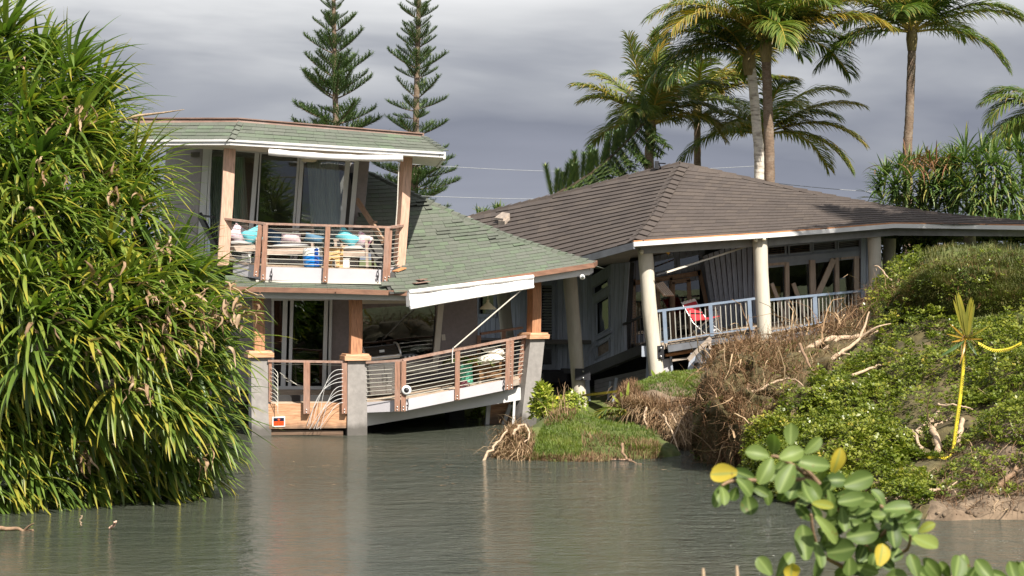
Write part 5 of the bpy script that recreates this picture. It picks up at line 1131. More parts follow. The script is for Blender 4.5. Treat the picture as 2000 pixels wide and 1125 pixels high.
for k in range(13):
    a = k * 2.4; frond_mesh('frond', random.uniform(.45, .65), 14, .022, .24, 1.6, M['palm'], t, pp, (math.cos(a), math.sin(a) * .7, .9), .12, 1.2, rr_=.008)
t = local('wicker_daybed', 'brown wicker daybed with thick frame on the tilted deck beside the stone pillar', 'daybed', dn(957, .25), math.radians(30), 0, math.radians(-6))
m = MB(); 
for z in (.12, .20, .28, .36): m.box((0, 0, z), (.78, .55, .07))
B(m, 'wicker_base', 'wicker', t)
for x in (-.36, .36): m = MB(); m.box((x, -.2, .045), (.06, .06, .09)); B(m, 'leg', 'oldwood', t)
m = MB(); m.box((-.40, .05, .48), (.05, .6, .22)); m.box((.40, .05, .40), (.05, .6, .12)); B(m, 'arm', 'rustwood', t)
for lab_, px, py, Y, e, tl in (('long off-white bolster lying lowest on the wicker daybed', 955, 701, 43.75, (.33, .10, .16), (.2, -.10, .35)), ('long off-white bolster resting on top of another on the wicker daybed', 967, 686, 43.95, (.33, .085, .14), (.2, .17, .35))):
    m = MB(); m.pillow((0, 0, 0), (e[0], 0, 0), (0, e[2], 0), (0, 0, e[1])); o = m.build('bolster', M['offwhite'], None); o.location = W(px, py, Y); o.rotation_euler = tl; tag(o, lab_, 'cushion')
m = MB(); hc = dn(906, .10) + Vector((0, 0, .07))
for k in range(9): m.tube([hc + Vector(((.13 - .008 * k) * math.cos(a), .10 * math.sin(a) * .8, (.05 - .004 * k) * math.sin(a + k) + .01 * (k - 4))) for a in [j * math.pi / 8 for j in range(17)]], .012, 5)
o = m.build('coiled_hose', M['maroon'], None, hc); tag(o, 'dark red coiled hose lying at the deck edge in front of the green planter', 'hose')
# red sign on the skirt board
t = thing('warning_sign', 'small orange-red notice with white border fixed to the cedar skirt board', 'sign', sk.at(545, 825, .01))
m = MB(); sk.quad(m, [(532, 834), (557, 833), (557, 813), (532, 814)], .004, .016); m.build('sign_border', M['shell'], t)
m = MB(); sk.quad(m, [(534.5, 823), (555, 822.3), (555, 815.8), (534.5, 816.5)], .018, .021); m.build('sign_header', M['signdark'], t)
m = MB(); sk.quad(m, [(534.5, 831.5), (555, 830.8), (555, 822.3), (534.5, 823)], .018, .021); m.build('sign_face', M['signred'], t)
m = MB(); c = sk.at(544.5, 820, .023); m.lathe([(0, .004), (.024, .004), (.024, 0)], c, 14, Vector((0, -1, 0))); m.build('sign_emblem', M['signred'], t)
m = MB()
for y, xs_ in ((825.2, (536, 541, 546, 551)), (828, (536, 540, 545, 549)), (818.4, (542.5, 545.5))):
    for x in xs_: sk.quad(m, [(x, y + .8), (x + 3.2, y + .7), (x + 3.2, y - .3), (x, y - .2)], .0235, .0245)
m.build('sign_text', M['signline'], t)
# ---- red folding chair and white board on the other balcony
rc = local('folding_chair', 'red canvas folding chair with white fringed back on the sagging balcony', 'chair', W(1374, 652, 47.6), math.radians(52), 0, math.radians(-8))
def sheet(a, b, c, d, th=.012): m = MB(); a, b, c, d = map(Vector, (a, b, c, d)); n = (b - a).cross(d - a).normalized() * th; m.prism([a, b, c, d], [a + n, b + n, c + n, d + n]); return m
B(sheet((-.26, .10, .32), (.26, .10, .32), (.26, .32, .72), (-.26, .32, .72)), 'backrest', 'red', rc); B(sheet((-.26, -.32, .38), (.26, -.32, .38), (.26, .12, .32), (-.26, .12, .32)), 'seat', 'red', rc)
for x in (-.28, .28):
    m = MB(); m.tube([(x, .36, .78), (x, .08, .30), (x, -.30, 0)], .013, 6); B(m, 'frame', 'bolt', rc); m = MB(); m.tube([(x, -.34, .38), (x, .22, 0)], .013, 6); B(m, 'frame', 'bolt', rc)
    m = MB(); m.box((x, -.08, .52), (.05, .38, .025)); B(m, 'armrest', 'black', rc)
m = MB()
for k in range(9): m.box((-.25 + .0625 * k, .335, .745 + .012 * (k % 2)), (.035, .02, .07))
B(m, 'fringe', 'shell', rc)
m = MB(); q = [W(1392, 652, 48.2), W(1412, 650, 48.2), W(1406, 588, 48.9), W(1387, 590, 48.9)]; m.prism(q, [p + Vector((0, .03, 0)) for p in q]); m.bar(q[0] + Vector((.03, -.01, .1)), q[1] + Vector((-.03, -.01, .1)), .02, .03); m.bar(q[3] + Vector((.03, -.01, -.08)), q[2] + Vector((-.03, -.01, -.08)), .02, .03)
o = m.build('propped_board', M['fascia'], None, q[0]); tag(o, 'pale grey panel propped against the blue wall behind the red chair', 'board')
m = MB(); pts = [(1350 + 17 * math.cos(a), 0) for a in (0,)]; bc = W(1369, 735, 47.0)
m.lathe([(0, 0), (.20, 0), (.21, .02), (.20, .30), (.212, .31), (.20, .33), (.20, .62), (.21, .64), (.19, .66), (0, .66)], bc, 20); o = m.build('barrel', M['fascia_grey'], None, bc); tag(o, 'dark blue-grey drum standing under the broken balcony edge', 'drum')
# ---- wires
for i, (a, b, s_, lab_) in enumerate((((780, 319, 70), (1500, 323, 70), .25, 'pale power line crossing the sky above the other wire between pines and palms'), ((780, 381, 66), (1400, 383, 66), .12, 'pale power line running low over the green roof ridge'), ((1400, 343, 64), (1900, 380, 64), .15, 'thin wire descending behind the right slope of the brown roof'))):
    m = MB(); A, Bb = W(*a), W(*b); m.tube([lerp(A, Bb, t / 16) + Vector((0, 0, -s_ * math.sin(math.pi * t / 16))) for t in range(17)], .009, 5); o = m.build('power_line', M['wire'], None, A); tag(o, lab_, 'wire')
# ================================================================== eroded bank, turf mounds and what grows on them
def dens(zones):                                     # zones: list of (polygon, weight) in photo pixels of the place -> weight function
    def f(px, py):
        w = np.zeros(len(px))
        for poly, k in zones:
            P = np.array(poly, float); c = np.zeros(len(px), bool); j = len(P) - 1
            for i in range(len(P)):
                with np.errstate(divide='ignore', invalid='ignore'):
                    t = ((P[i, 1] > py) != (P[j, 1] > py)) & (px < (P[j, 0] - P[i, 0]) * (py - P[i, 1]) / (P[j, 1] - P[i, 1] + 1e-12) + P[i, 0])
                c ^= t; j = i
            w = np.where(c, k, w)
        return w
    return f
def hollow(p):                                       # the left shoulder is torn into lumps and hollows
    k = max(0, min(1, (8.2 - p.x * 38 / p.y) / 3.0)); d = mnoise.noise(p * 1.7) + .5 * mnoise.noise(p * 3.6)
    return (-.10 * d * k, -.62 * d * k, .22 * d * k)
bank = Loft([
    [(1352, 960, 36.6), (1350, 905, 36.7), (1352, 850, 36.5), (1358, 775, 36.3), (1376, 735, 37.4), (1390, 735, 40.5), (1400, 735, 46)],
    [(1385, 960, 36.2), (1384, 905, 36.4), (1376, 850, 36.2), (1382, 765, 35.2), (1408, 708, 36.9), (1425, 692, 40.5), (1440, 700, 46)],
    [(1440, 965, 34.9), (1440, 922, 35.2), (1436, 860, 34.9), (1442, 780, 34.3), (1462, 700, 37.0), (1478, 688, 41.0), (1490, 700, 46)],
    [(1500, 1000, 31.2), (1500, 955, 31.8), (1500, 870, 33.4), (1505, 780, 35.2), (1520, 702, 38.0), (1535, 682, 41.0), (1545, 695, 46)],
    [(1580, 1020, 29.6), (1580, 985, 30.0), (1580, 890, 32.4), (1585, 790, 34.8), (1600, 695, 38.2), (1620, 650, 42.0), (1630, 668, 46.4)],
    [(1660, 1030, 28.8), (1660, 998, 29.2), (1660, 905, 31.8), (1660, 800, 34.2), (1665, 690, 38.0), (1680, 618, 42.4), (1695, 632, 47.2)],
    [(1740, 1036, 28.4), (1740, 1004, 28.9), (1740, 915, 31.2), (1740, 800, 33.8), (1740, 660, 38.4), (1745, 556, 43.0), (1760, 575, 48)],
    [(1820, 1040, 28.2), (1820, 1008, 28.7), (1820, 915, 31.0), (1820, 790, 33.6), (1815, 620, 38.6), (1820, 496, 43.0), (1830, 520, 50)],
    [(1900, 1042, 28.0), (1900, 1010, 28.6), (1900, 900, 30.6), (1905, 770, 33.4), (1905, 605, 38.4), (1905, 487, 43.0), (1905, 515, 51)],
    [(1970, 1042, 28.0), (1970, 1010, 28.6), (1970, 865, 30.2), (1970, 750, 33.0), (1970, 590, 38.4), (1970, 486, 43.0), (1970, 515, 51)],
    [(2060, 1046, 28.0), (2060, 1012, 28.6), (2060, 850, 30.0), (2060, 740, 32.8), (2060, 590, 38.4), (2060, 488, 43.0), (2060, 520, 51)],
    [(2260, 1050, 28.0), (2260, 1016, 28.6), (2260, 860, 30.4), (2260, 750, 33.0), (2260, 600, 38.6), (2260, 496, 43.0), (2260, 530, 51)],
], 190, 110, amp=.36, freq=.85, extra=hollow)
bank_o = struct(bank.mesh('river_bank', [M['bankearth'], M['soil'], M['turf']]))
def zone_mat(o, polys):                              # sandy scar / turf / root-matted earth are different ground
    me = o.data; ix = np.zeros(len(me.polygons), dtype=np.int32)
    for i, p in enumerate(me.polygons):
        x, y = pix(p.center); x += 18 * mnoise.noise(p.center * 1.1); y += 14 * mnoise.noise(p.center * 1.3 + Vector((9, 0, 0)))
        for poly, k in polys:
            if inside(poly, x, y): ix[i] = k
    me.polygons.foreach_set('material_index', ix)
zone_mat(bank_o, [([(1790, 1060), (1810, 975), (1860, 915), (1910, 870), (1950, 825), (2000, 815), (2300, 800), (2300, 1100), (1780, 1100)], 1), ([(1720, 600), (1745, 540), (1800, 470), (2300, 440), (2300, 700), (1960, 650), (1850, 620)], 2)])
mound = Loft([
    [(955, 925, 37.3), (962, 896, 37.5), (975, 868, 37.9), (990, 850, 38.4), (1000, 846, 39.5), (1010, 850, 42)],
    [(1000, 925, 36.9), (1004, 902, 37.0), (1010, 872, 37.5), (1022, 842, 38.3), (1035, 835, 40.0), (1045, 835, 43)],
    [(1050, 925, 36.6), (1052, 900, 36.8), (1056, 865, 37.5), (1066, 830, 38.6), (1085, 812, 40.2), (1095, 820, 44)],
    [(1110, 925, 36.5), (1110, 900, 36.7), (1112, 865, 37.5), (1116, 828, 38.8), (1122, 808, 40.4), (1130, 815, 45)],
    [(1170, 925, 36.6), (1170, 897, 36.8), (1172, 868, 37.6), (1178, 840, 38.8), (1190, 818, 40.6), (1200, 812, 45)],
    [(1235, 925, 36.8), (1235, 893, 37.0), (1238, 872, 37.7), (1245, 842, 38.9), (1255, 825, 40.6), (1270, 800, 44)],
    [(1285, 925, 37.0), (1285, 888, 37.3), (1288, 872, 37.9), (1292, 855, 39.0), (1300, 845, 40.6), (1310, 815, 44)],
    [(1330, 925, 37.0), (1330, 905, 37.4), (1330, 895, 38.0), (1332, 885, 39.0), (1340, 878, 40.6), (1350, 840, 44)],
], 90, 40, amp=.16, freq=1.5)
mound_o = struct(mound.mesh('mound', M['turf']))
ledge = Loft([
    [(1205, 800, 41.2), (1208, 780, 40.9), (1213, 765, 41.0), (1222, 757, 41.6), (1235, 752, 43), (1245, 750, 46)],
    [(1230, 830, 40.6), (1232, 800, 40.2), (1236, 778, 40.3), (1250, 754, 41.2), (1265, 744, 43), (1275, 742, 46)],
    [(1262, 850, 40.2), (1264, 815, 39.8), (1270, 795, 39.9), (1288, 752, 41.2), (1296, 734, 43.3), (1305, 735, 46.6)],
    [(1300, 870, 39.8), (1302, 835, 39.4), (1308, 808, 39.5), (1325, 760, 41.0), (1330, 731, 43.5), (1335, 731, 46.6)],
    [(1338, 880, 39.2), (1340, 845, 39.0), (1344, 812, 39.2), (1352, 765, 40.8), (1358, 732, 43.5), (1362, 732, 46.6)],
    [(1375, 890, 38.8), (1378, 850, 38.7), (1380, 815, 39.0), (1385, 770, 40.6), (1392, 734, 43.5), (1396, 734, 46.6)],
], 70, 44, amp=.14, freq=1.7)
ledge_o = struct(ledge.mesh('earth_ledge', M['soil']))
dome = Loft([[(1742, 640, 39.9), (1744, 610, 39.9), (1746, 592.182, 40.0), (1750, 580.455, 40.2), (1756, 584.364, 41.0)],
    [(1768, 660, 39.7), (1766, 612, 39.0), (1772, 568.727, 39.0), (1784, 546.836, 39.9), (1800, 549.182, 41.6)],
    [(1815, 665, 39.4), (1806, 615, 38.4), (1812, 557, 38.4), (1826, 528.073, 39.8), (1838, 521.818, 41.8)],
    [(1870, 662, 39.0), (1864, 625, 38.0), (1868, 557, 38.0), (1880, 519.473, 39.6), (1890, 510.091, 42.0)],
    [(1930, 658, 38.9), (1926, 625, 37.8), (1928, 557, 37.8), (1935, 517.909, 39.4), (1940, 509.309, 42.0)],
    [(2000, 655, 38.9), (1996, 622, 37.8), (1996, 557, 37.8), (2000, 517.909, 39.4), (2004, 510.873, 42.0)],
    [(2090, 655, 39.0), (2086, 622, 38.0), (2086, 560.909, 38.0), (2088, 521.818, 39.6), (2090, 512.436, 42.0)],
    [(2200, 665, 39.6), (2196, 635, 39.0), (2196, 576.545, 39.2), (2196, 537.455, 40.4), (2196, 525.727, 42.0)]], 90, 44, amp=.34, freq=1.1)
dome_o = struct(dome.mesh('hill', M['turf']))
# ---- turf
def blades(name, loft, n, zones, L, w_, mat_, lean=.5, droop=.9):
    p, N, px, py = loft.sample(n, dens(zones)); k = len(p)
    clump = np.array([mnoise.noise(Vector(q) * 1.6) for q in p])
    d = N * .55 + np.array([0, 0, 1.0]) + RNG.normal(0, lean, (k, 3)); st = straps(p - N * .01, d, RNG.uniform(.5, 1.1, k) * L * (1 + .5 * clump), RNG.uniform(.7, 1.2, k) * w_, RNG.uniform(.3, 1, k) * droop, S=2, fold=.15)
    o = strap_mesh(name, st, mat_, None, np.clip(.5 + .45 * clump + RNG.normal(0, .16, k), 0, 1)); o['kind'] = 'stuff'; return o
blades('grass', mound, 52000, [([(1040, 900), (1046, 860), (1060, 832), (1090, 805), (1140, 805), (1180, 815), (1240, 828), (1280, 850), (1292, 884), (1225, 880), (1180, 868), (1165, 884), (1150, 892), (1080, 897)], 1), ([(1136, 842), (1165, 850), (1185, 875), (1160, 893), (1138, 880)], .12)], .085, .012, M['grass'])
blades('grass', ledge, 42000, [([(1222, 752), (1262, 735), (1330, 724), (1400, 726), (1388, 776), (1345, 778), (1310, 775), (1280, 762), (1250, 766)], 1)], .085, .012, M['grass'])
blades('grass', dome, 120000, [([(1700, 700), (1700, 440), (2110, 440), (2110, 700)], 1)], .12, .017, M['hillgrass'], .8, 1.6)
blades('grass', bank, 120000, [([(1715, 600), (1745, 545), (1800, 490), (1900, 470), (2110, 470), (2110, 670), (1960, 660), (1850, 640), (1790, 600), (1745, 590)], 1)], .15, .017, M['hillgrass'], .7, 1.4)
blades('dry_grass', mound, 26000, [([(955, 930), (960, 850), (1010, 830), (1045, 850), (1040, 905)], .9), ([(1130, 850), (1180, 850), (1290, 870), (1292, 910), (1100, 905), (1140, 885)], .55), ([(1040, 892), (1130, 892), (1130, 905), (1040, 906)], .8), ([(1060, 835), (1080, 805), (1130, 800), (1120, 822)], .7)], .16, .012, M['brush'], .8, 1.6)
blades('dry_grass', ledge, 16000, [([(1200, 800), (1210, 760), (1235, 752), (1262, 768), (1300, 780), (1390, 785), (1390, 810), (1300, 805), (1240, 800)], .8)], .22, .012, M['brush'], .7, 2.2)
# ---- leafy ground cover of the bank
def rosettes(n_each, size, spread):
    """template of one sprig: n_each small oval leaves"""
    tv, tf, tt = [], [], []
    for k in range(n_each):
        a = 2.4 * k + .3; el = random.uniform(.15, 1.1); d = Vector((math.cos(a) * math.cos(el), math.sin(a) * math.cos(el), math.sin(el))); sd = d.cross(Vector((0, 0, 1))).normalized(); nn = sd.cross(d)
        b = d * spread * random.uniform(.1, .7); L = size * random.uniform(.7, 1.2); w_ = L * .3; i = len(tv)
        tv += [b, b + d * L * .5 + sd * w_ + nn * L * .08, b + d * L - nn * L * .12, b + d * L * .5 - sd * w_ + nn * L * .08]; tf.append((i, i + 1, i + 2, i + 3)); tt += [0, .5, 1, .5]
    return np.array([tuple(v) for v in tv]), tf, tt
def cover(name, loft, n, zones, size, spread, mat_, height, nl=7, rb=.45):
    p, N, px, py = loft.sample(n, dens(zones)); k = len(p)
    lump = np.array([mnoise.noise(Vector(q) * 1.3) + .6 * mnoise.noise(Vector(q) * 3.1) for q in p]); keep = lump > -.42; p, N, lump = p[keep], N[keep], lump[keep]; k = len(p)
    hgt = height * np.clip(.5 + .9 * lump, .05, 1.6) * RNG.random(k) ** .6
    up = nrm(N * .6 + np.array([0, 0, .8]) + RNG.normal(0, .35, (k, 3))); a = RNG.normal(0, 1, (k, 3)); R = frames(np.cross(up, a), up)
    sc = RNG.uniform(.7, 1.3, k); R = R * sc[:, None, None]
    tv, tf, tt = rosettes(nl, size, spread); V, f, r, t = scatter(tv, tf, R, p + N * hgt[:, None] * .7 + np.array([0, 0, .5]) * hgt[:, None], np.clip(rb + .3 * lump + RNG.normal(0, .17, k), 0, 1), tt)
    o = np_mesh(name, V, f, mat_, None, r, t, smooth=False); o['kind'] = 'stuff'; return o
ZG = [([(1455, 960), (1475, 870), (1520, 800), (1620, 745), (1700, 695), (1730, 640), (1800, 610), (1860, 620), (1960, 630), (2110, 620), (2110, 800), (2010, 810), (1950, 830), (1900, 850), (1860, 880), (1840, 900), (1880, 960), (1800, 985), (1640, 985), (1520, 985)], 1),
      ([(1770, 780), (1830, 740), (1880, 760), (1880, 860), (1830, 880), (1750, 860)], .22),
      ([(1730, 560), (1800, 500), (1830, 520), (1800, 600), (1720, 650), (1690, 640)], .75), ([(1850, 800), (2100, 790), (2100, 870), (1880, 870)], .45), ([(1860, 880), (2100, 860), (2100, 960), (1840, 985)], .16),
      ([(1830, 530), (1990, 500), (2050, 560), (2000, 640), (1860, 620)], .05)]
cover('ground_cover', bank, 60000, ZG, .065, .065, M['cover'], .36, 6)
cover('ground_cover', bank, 2600, [([(1352, 930), (1360, 800), (1372, 740), (1420, 700), (1440, 740), (1400, 800), (1395, 910)], .8), ([(1440, 730), (1500, 690), (1640, 640), (1660, 700), (1560, 740), (1480, 790)], .25)], .055, .06, M['cover'], .2, rb=.15)
cover('ground_cover', dome, 2600, [([(1700, 700), (1700, 440), (2110, 440), (2110, 700)], .6)], .05, .05, M['cover'], .12, 5, .25)
# ---- dead brush
def brush(name, loft, n, zones, L, w_, mat_, lift=.1, droop=.8, jit=.35, dirb=(0, -.3, .4), rb=.5):
    p, N, px, py = loft.sample(n, dens(zones)); k = len(p); cl = np.array([mnoise.noise(Vector(q) * 1.4) + .4 * mnoise.noise(Vector(q) * 4) for q in p]); g_ = cl > -.28; p, N, cl = p[g_], N[g_], cl[g_]; k = len(p)
    d = N * .5 + np.array(dirb) + RNG.normal(0, .75, (k, 3)); st = straps(p + N * (RNG.random((k, 1)) * lift), d, RNG.uniform(.4, 1.2, k) * L, RNG.uniform(.5, 1.3, k) * w_, RNG.uniform(.0, 1.2, k) * droop, S=5, fold=.5, jit=jit, prof=lambda t: 1 - .75 * t)
    o = strap_mesh(name, st, mat_, None, np.clip(rb + .35 * cl + RNG.normal(0, .18, k), 0, 1)); o['kind'] = 'stuff'; return o
ZB = [([(1375, 900), (1372, 800), (1390, 720), (1430, 690), (1520, 680), (1600, 640), (1660, 620), (1760, 560), (1800, 560), (1720, 650), (1640, 710), (1560, 760), (1500, 810), (1470, 880), (1450, 930)], 1)]
brush('dead_brush', bank, 21000, ZB, .48, .012, M['brush'], .22)
brush('root_tangle', bank, 700, ZB, 1.0, .034, M['brush'], .35, 1.2, .30, (0, -.4, .2), .8)
brush('root_tangle', bank, 160, [([(1540, 720), (1600, 650), (1720, 620), (1740, 660), (1640, 720)], 1), ([(1780, 780), (1870, 700), (1880, 820), (1800, 870)], 1), ([(1820, 1000), (1830, 940), (1960, 950), (1990, 1005)], 1)], 1.0, .028, M['brush'], .2, .8, .25, (.3, -.4, .3), .85)
brush('dead_brush', bank, 13000, [([(1380, 890), (1385, 800), (1430, 760), (1480, 800), (1460, 880), (1430, 925)], 1), ([(1400, 740), (1440, 690), (1560, 676), (1540, 720), (1450, 750)], .9)], .30, .013, M['redbrush'], .14, 1.6, .25, (0, -.2, -.2))
brush('dead_brush', bank, 9000, [([(1780, 1000), (1830, 910), (1900, 860), (2110, 830), (2110, 1005)], .8)], .42, .011, M['brush'], .06, 1.2, .3, (-.3, -.4, -.1))
brush('dead_brush', dome, 2600, [([(1700, 700), (1700, 440), (2110, 440), (2110, 700)], .8)], .22, .009, M['redbrush'], .04)
brush('dead_brush', bank, 9000, [([(1800, 930), (1860, 870), (1930, 900), (2010, 960), (2010, 1000), (1800, 1000), (1720, 995)], .5), ([(1780, 760), (1870, 650), (1880, 800), (1820, 860)], .6), ([(1960, 700), (2060, 700), (2060, 860), (1970, 830)], .4), ([(1860, 530), (2000, 540), (2000, 640), (1850, 620)], .2)], .32, .009, M['brush'], .08)
brush('hanging_roots', ledge, 3200, [([(1205, 800), (1215, 765), (1250, 775), (1300, 800), (1395, 800), (1395, 880), (1300, 860), (1230, 825)], 1)], .55, .014, M['brush'], .05, 3.0, .2, (0, -.8, -.3), .75)
brush('hanging_roots', mound, 2600, [([(955, 930), (960, 850), (1000, 838), (1045, 855), (1035, 900)], 1)], .5, .016, M['brush'], .08, 2.6, .25, (-.4, -.6, -.1), .85)
brush('root_tuft', mound, 700, [([(1062, 832), (1085, 800), (1125, 800), (1110, 830)], 1)], .6, .02, M['brush'], .05, -.6, .15, (.0, -.1, 1.6), .8)
p_, N_, px_, py_ = bank.sample(4200, dens([([(1790, 1010), (1810, 930), (1880, 870), (1950, 830), (2110, 800), (2110, 1010)], 1)])); k_ = len(p_)
cv = np.array([(-1, -1, -.8), (1, -1, -.7), (1.1, 1, -.8), (-.9, 1, -.8), (-.8, -.7, .8), (.7, -.9, .7), (.8, .9, .6), (-.7, .8, .9)]); cf = [(0, 3, 2, 1), (4, 5, 6, 7), (0, 1, 5, 4), (1, 2, 6, 5), (2, 3, 7, 6), (3, 0, 4, 7)]
R_ = frames(RNG.normal(0, 1, (k_, 3)), RNG.normal(0, 1, (k_, 3))) * (RNG.random(k_) ** 4 * .035 + .005)[:, None, None]
V_c, f_c, r_c, _ = scatter(cv, cf, R_, p_, RNG.random(k_)); o = np_mesh('soil_clods', V_c, f_c, M['soil'], None, r_c, smooth=False); o['kind'] = 'stuff'
brush('hanging_roots', bank, 1500, [([(1870, 990), (1890, 880), (1960, 830), (2110, 800), (2110, 1000)], 1)], .7, .012, M['brush'], .04, 1.6, .12, (-.5, -.4, -.5), .8)
# ---- single branches and sticks: each can be picked up
def stick(label, pts, r0, r1=None, mat_='stick', name='branch', group=None, fork=()):
    m = MB(); P = [W(*p) for p in pts]; n = []
    C = catmull(np.array([tuple(p) for p in P]), 4 * len(P)); C = [Vector(c) + Vector((random.gauss(0, .012), 0, random.gauss(0, .012))) for c in C]
    k = len(C); m.tube(C, [lerp(r0, r1 if r1 else r0 * .4, i / (k - 1)) for i in range(k)], 7)
    for f in fork:
        Q = [W(*p) for p in f]; D = [Vector(c) for c in catmull(np.array([tuple(p) for p in Q]), 4 * len(Q))]; m.tube(D, [lerp(r0 * .55, r0 * .2, i / (len(D) - 1)) for i in range(len(D))], 6)
    o = m.build(name, M[mat_], None, P[0]); return tag(o, label, 'branch', group)
stick('long bleached driftwood stick slanting into the water beside the small grass mound', [(942, 902, 36.9), (968, 868, 37.2), (992, 838, 37.6)], .03, .014)
stick('thick curving bleached limb across the brush below the glazed balcony', [(1560, 692, 38.6), (1625, 660, 38.9), (1690, 655, 39.2), (1742, 632, 39.6)], .065, .03, fork=([(1640, 660, 38.9), (1600, 690, 38.4), (1560, 730, 38)], [(1690, 655, 39.2), (1720, 640, 39), (1738, 650, 38.9)]))
stick('forked pale branch rising out of the brush towards the last column', [(1600, 720, 37.8), (1640, 690, 38), (1680, 660, 38.3), (1697, 610, 38.6)], .05, .015, fork=([(1680, 660, 38.3), (1710, 640, 38.2), (1740, 632, 38.2)], [(1640, 690, 38), (1690, 700, 37.6), (1720, 720, 37.4)]))
stick('curly bare twig beside the column at the right end of the glazed front', [(1770, 560, 42), (1740, 548, 42.2), (1725, 528, 42.4), (1708, 518, 42.5), (1712, 530, 42.5)], .022, .008, fork=([(1740, 548, 42.2), (1755, 570, 42), (1768, 578, 41.9)],))
stick('tangled brown root looping down the left shoulder of the bank', [(1490, 720, 36.4), (1500, 760, 35.8), (1490, 800, 35.3), (1520, 812, 35)], .05, .02, 'stickdark', 'root', fork=([(1500, 760, 35.8), (1480, 770, 35.7), (1462, 800, 35.3)], [(1490, 800, 35.3), (1460, 812, 35), (1450, 830, 34.8)]))
stick('upright dark root arching out of the brown brush left of the tangled roots', [(1455, 800, 35.0), (1462, 750, 35.6), (1480, 728, 36.2), (1494, 745, 36.0), (1498, 775, 35.6)], .04, .02, 'stickdark', 'root')
stick('long thin dark stem hanging from the brown brush beneath the balcony edge', [(1562, 672, 37.0), (1580, 710, 36.4), (1602, 745, 35.9), (1612, 780, 35.4)], .03, .014, 'stickdark')
stick('pale curved stick arching across the middle of the brown bank', [(1470, 765, 35.2), (1520, 745, 35.4), (1560, 745, 35.2), (1578, 775, 34.8)], .026, .01)
stick('straight bleached stick lying across the shrub slope below the balcony', [(1665, 735, 35.6), (1710, 715, 36.2), (1752, 708, 36.6)], .03, .014)
stick('weathered log lying low among roots on the left slope of the bank', [(1450, 838, 34.4), (1490, 812, 34.6), (1532, 816, 34.6)], .07, .05, 'stickdark', 'log')
stick('thick bleached log slanting behind the yellow tape pole', [(1770, 868, 32.0), (1810, 830, 32.6), (1852, 790, 33.3)], .075, .06, 'stick', 'log', fork=([(1800, 838, 32.4), (1835, 828, 32.5), (1862, 812, 32.6)],))
stick('short pale branch standing against the thick log by the tape pole', [(1836, 890, 31.4), (1830, 855, 31.8), (1818, 838, 32.2)], .06, .045)
stick('slim upright stake beside the foot of the taped pole', [(1868, 872, 31.3), (1874, 845, 31.5), (1880, 820, 31.7)], .05, .035)
stick('thin pale twig standing left of the logs by the taped pole', [(1782, 840, 32.2), (1795, 870, 31.7), (1806, 892, 31.3)], .03, .02)
stick('wavy twig crossing behind the taped pole at mid height', [(1830, 790, 32.6), (1860, 792, 32.4), (1885, 795, 32.3), (1900, 800, 32.3)], .02, .01)
stick('orange broken stick lying at the water edge in the bottom right mud', [(1912, 1012, 28.6), (1922, 990, 28.9), (1938, 965, 29.3)], .05, .03, 'cedar_pale', fork=([(1930, 985, 29.0), (1938, 978, 29), (1940, 965, 29.1)],))
stick('long buried root running up the bare sandy face of the bank', [(1930, 975, 29.0), (1965, 935, 29.3), (2003, 895, 29.8)], .05, .03, 'stickdark', 'root')
stick('small reddish stick at the waterline in front of the grassy mound', [(1215, 868, 36.9), (1220, 890, 36.7), (1232, 900, 36.5), (1252, 906, 36.2)], .03, .014, 'stickdark')
stick('root dangling over the dark gap under the grassy ledge', [(1262, 795, 39.6), (1258, 815, 39.4), (1266, 835, 39.3)], .025, .012, 'stick', 'root')
stick('crossing pale roots hanging at the right end of the grassy ledge', [(1295, 810, 39.0), (1315, 850, 38.6), (1325, 880, 38.3)], .022, .014, 'stick', 'root', fork=([(1330, 820, 38.8), (1318, 850, 38.5), (1300, 885, 38.2)], [(1312, 808, 39), (1330, 845, 38.6), (1340, 870, 38.4)]))
stick('pale dried stems on the muddy shore at the foot of the shrub slope', [(1815, 960, 29.4), (1850, 955, 29.4), (1880, 970, 29.2)], .03, .012, 'stick', 'branch', fork=([(1850, 955, 29.4), (1870, 940, 29.5)],))
stick('grey driftwood pole at the foot of the shrub slope behind the thick leaves', [(1700, 985, 29.2), (1760, 972, 29.5), (1815, 978, 29.4)], .04, .02)
stick('stick poking out of the root wad at the left end of the grass mound', [(1000, 850, 37.6), (1020, 830, 37.8), (1034, 845, 37.6), (1025, 865, 37.3)], .03, .012, 'stick', 'root')
stick('brown floating branch with a side twig near the lower left water edge', [(-15, 1032, 27.3), (25, 1033, 27.3), (66, 1036, 27.3)], .035, .015, 'stickdark', fork=([(48, 1036, 27.3), (56, 1028, 27.25), (66, 1022, 27.2)],))
stick('small orange twig sticking out of the water below the screw pine', [(216, 1032, 27.5), (220, 1027, 27.45), (226, 1019, 27.4)], .022, .012, 'cedar_pale')
stick('thin pale reed standing in the water below the screw pine', [(157, 1028, 27.6), (158, 1018, 27.6), (158.5, 1008, 27.6)], .01, .006)
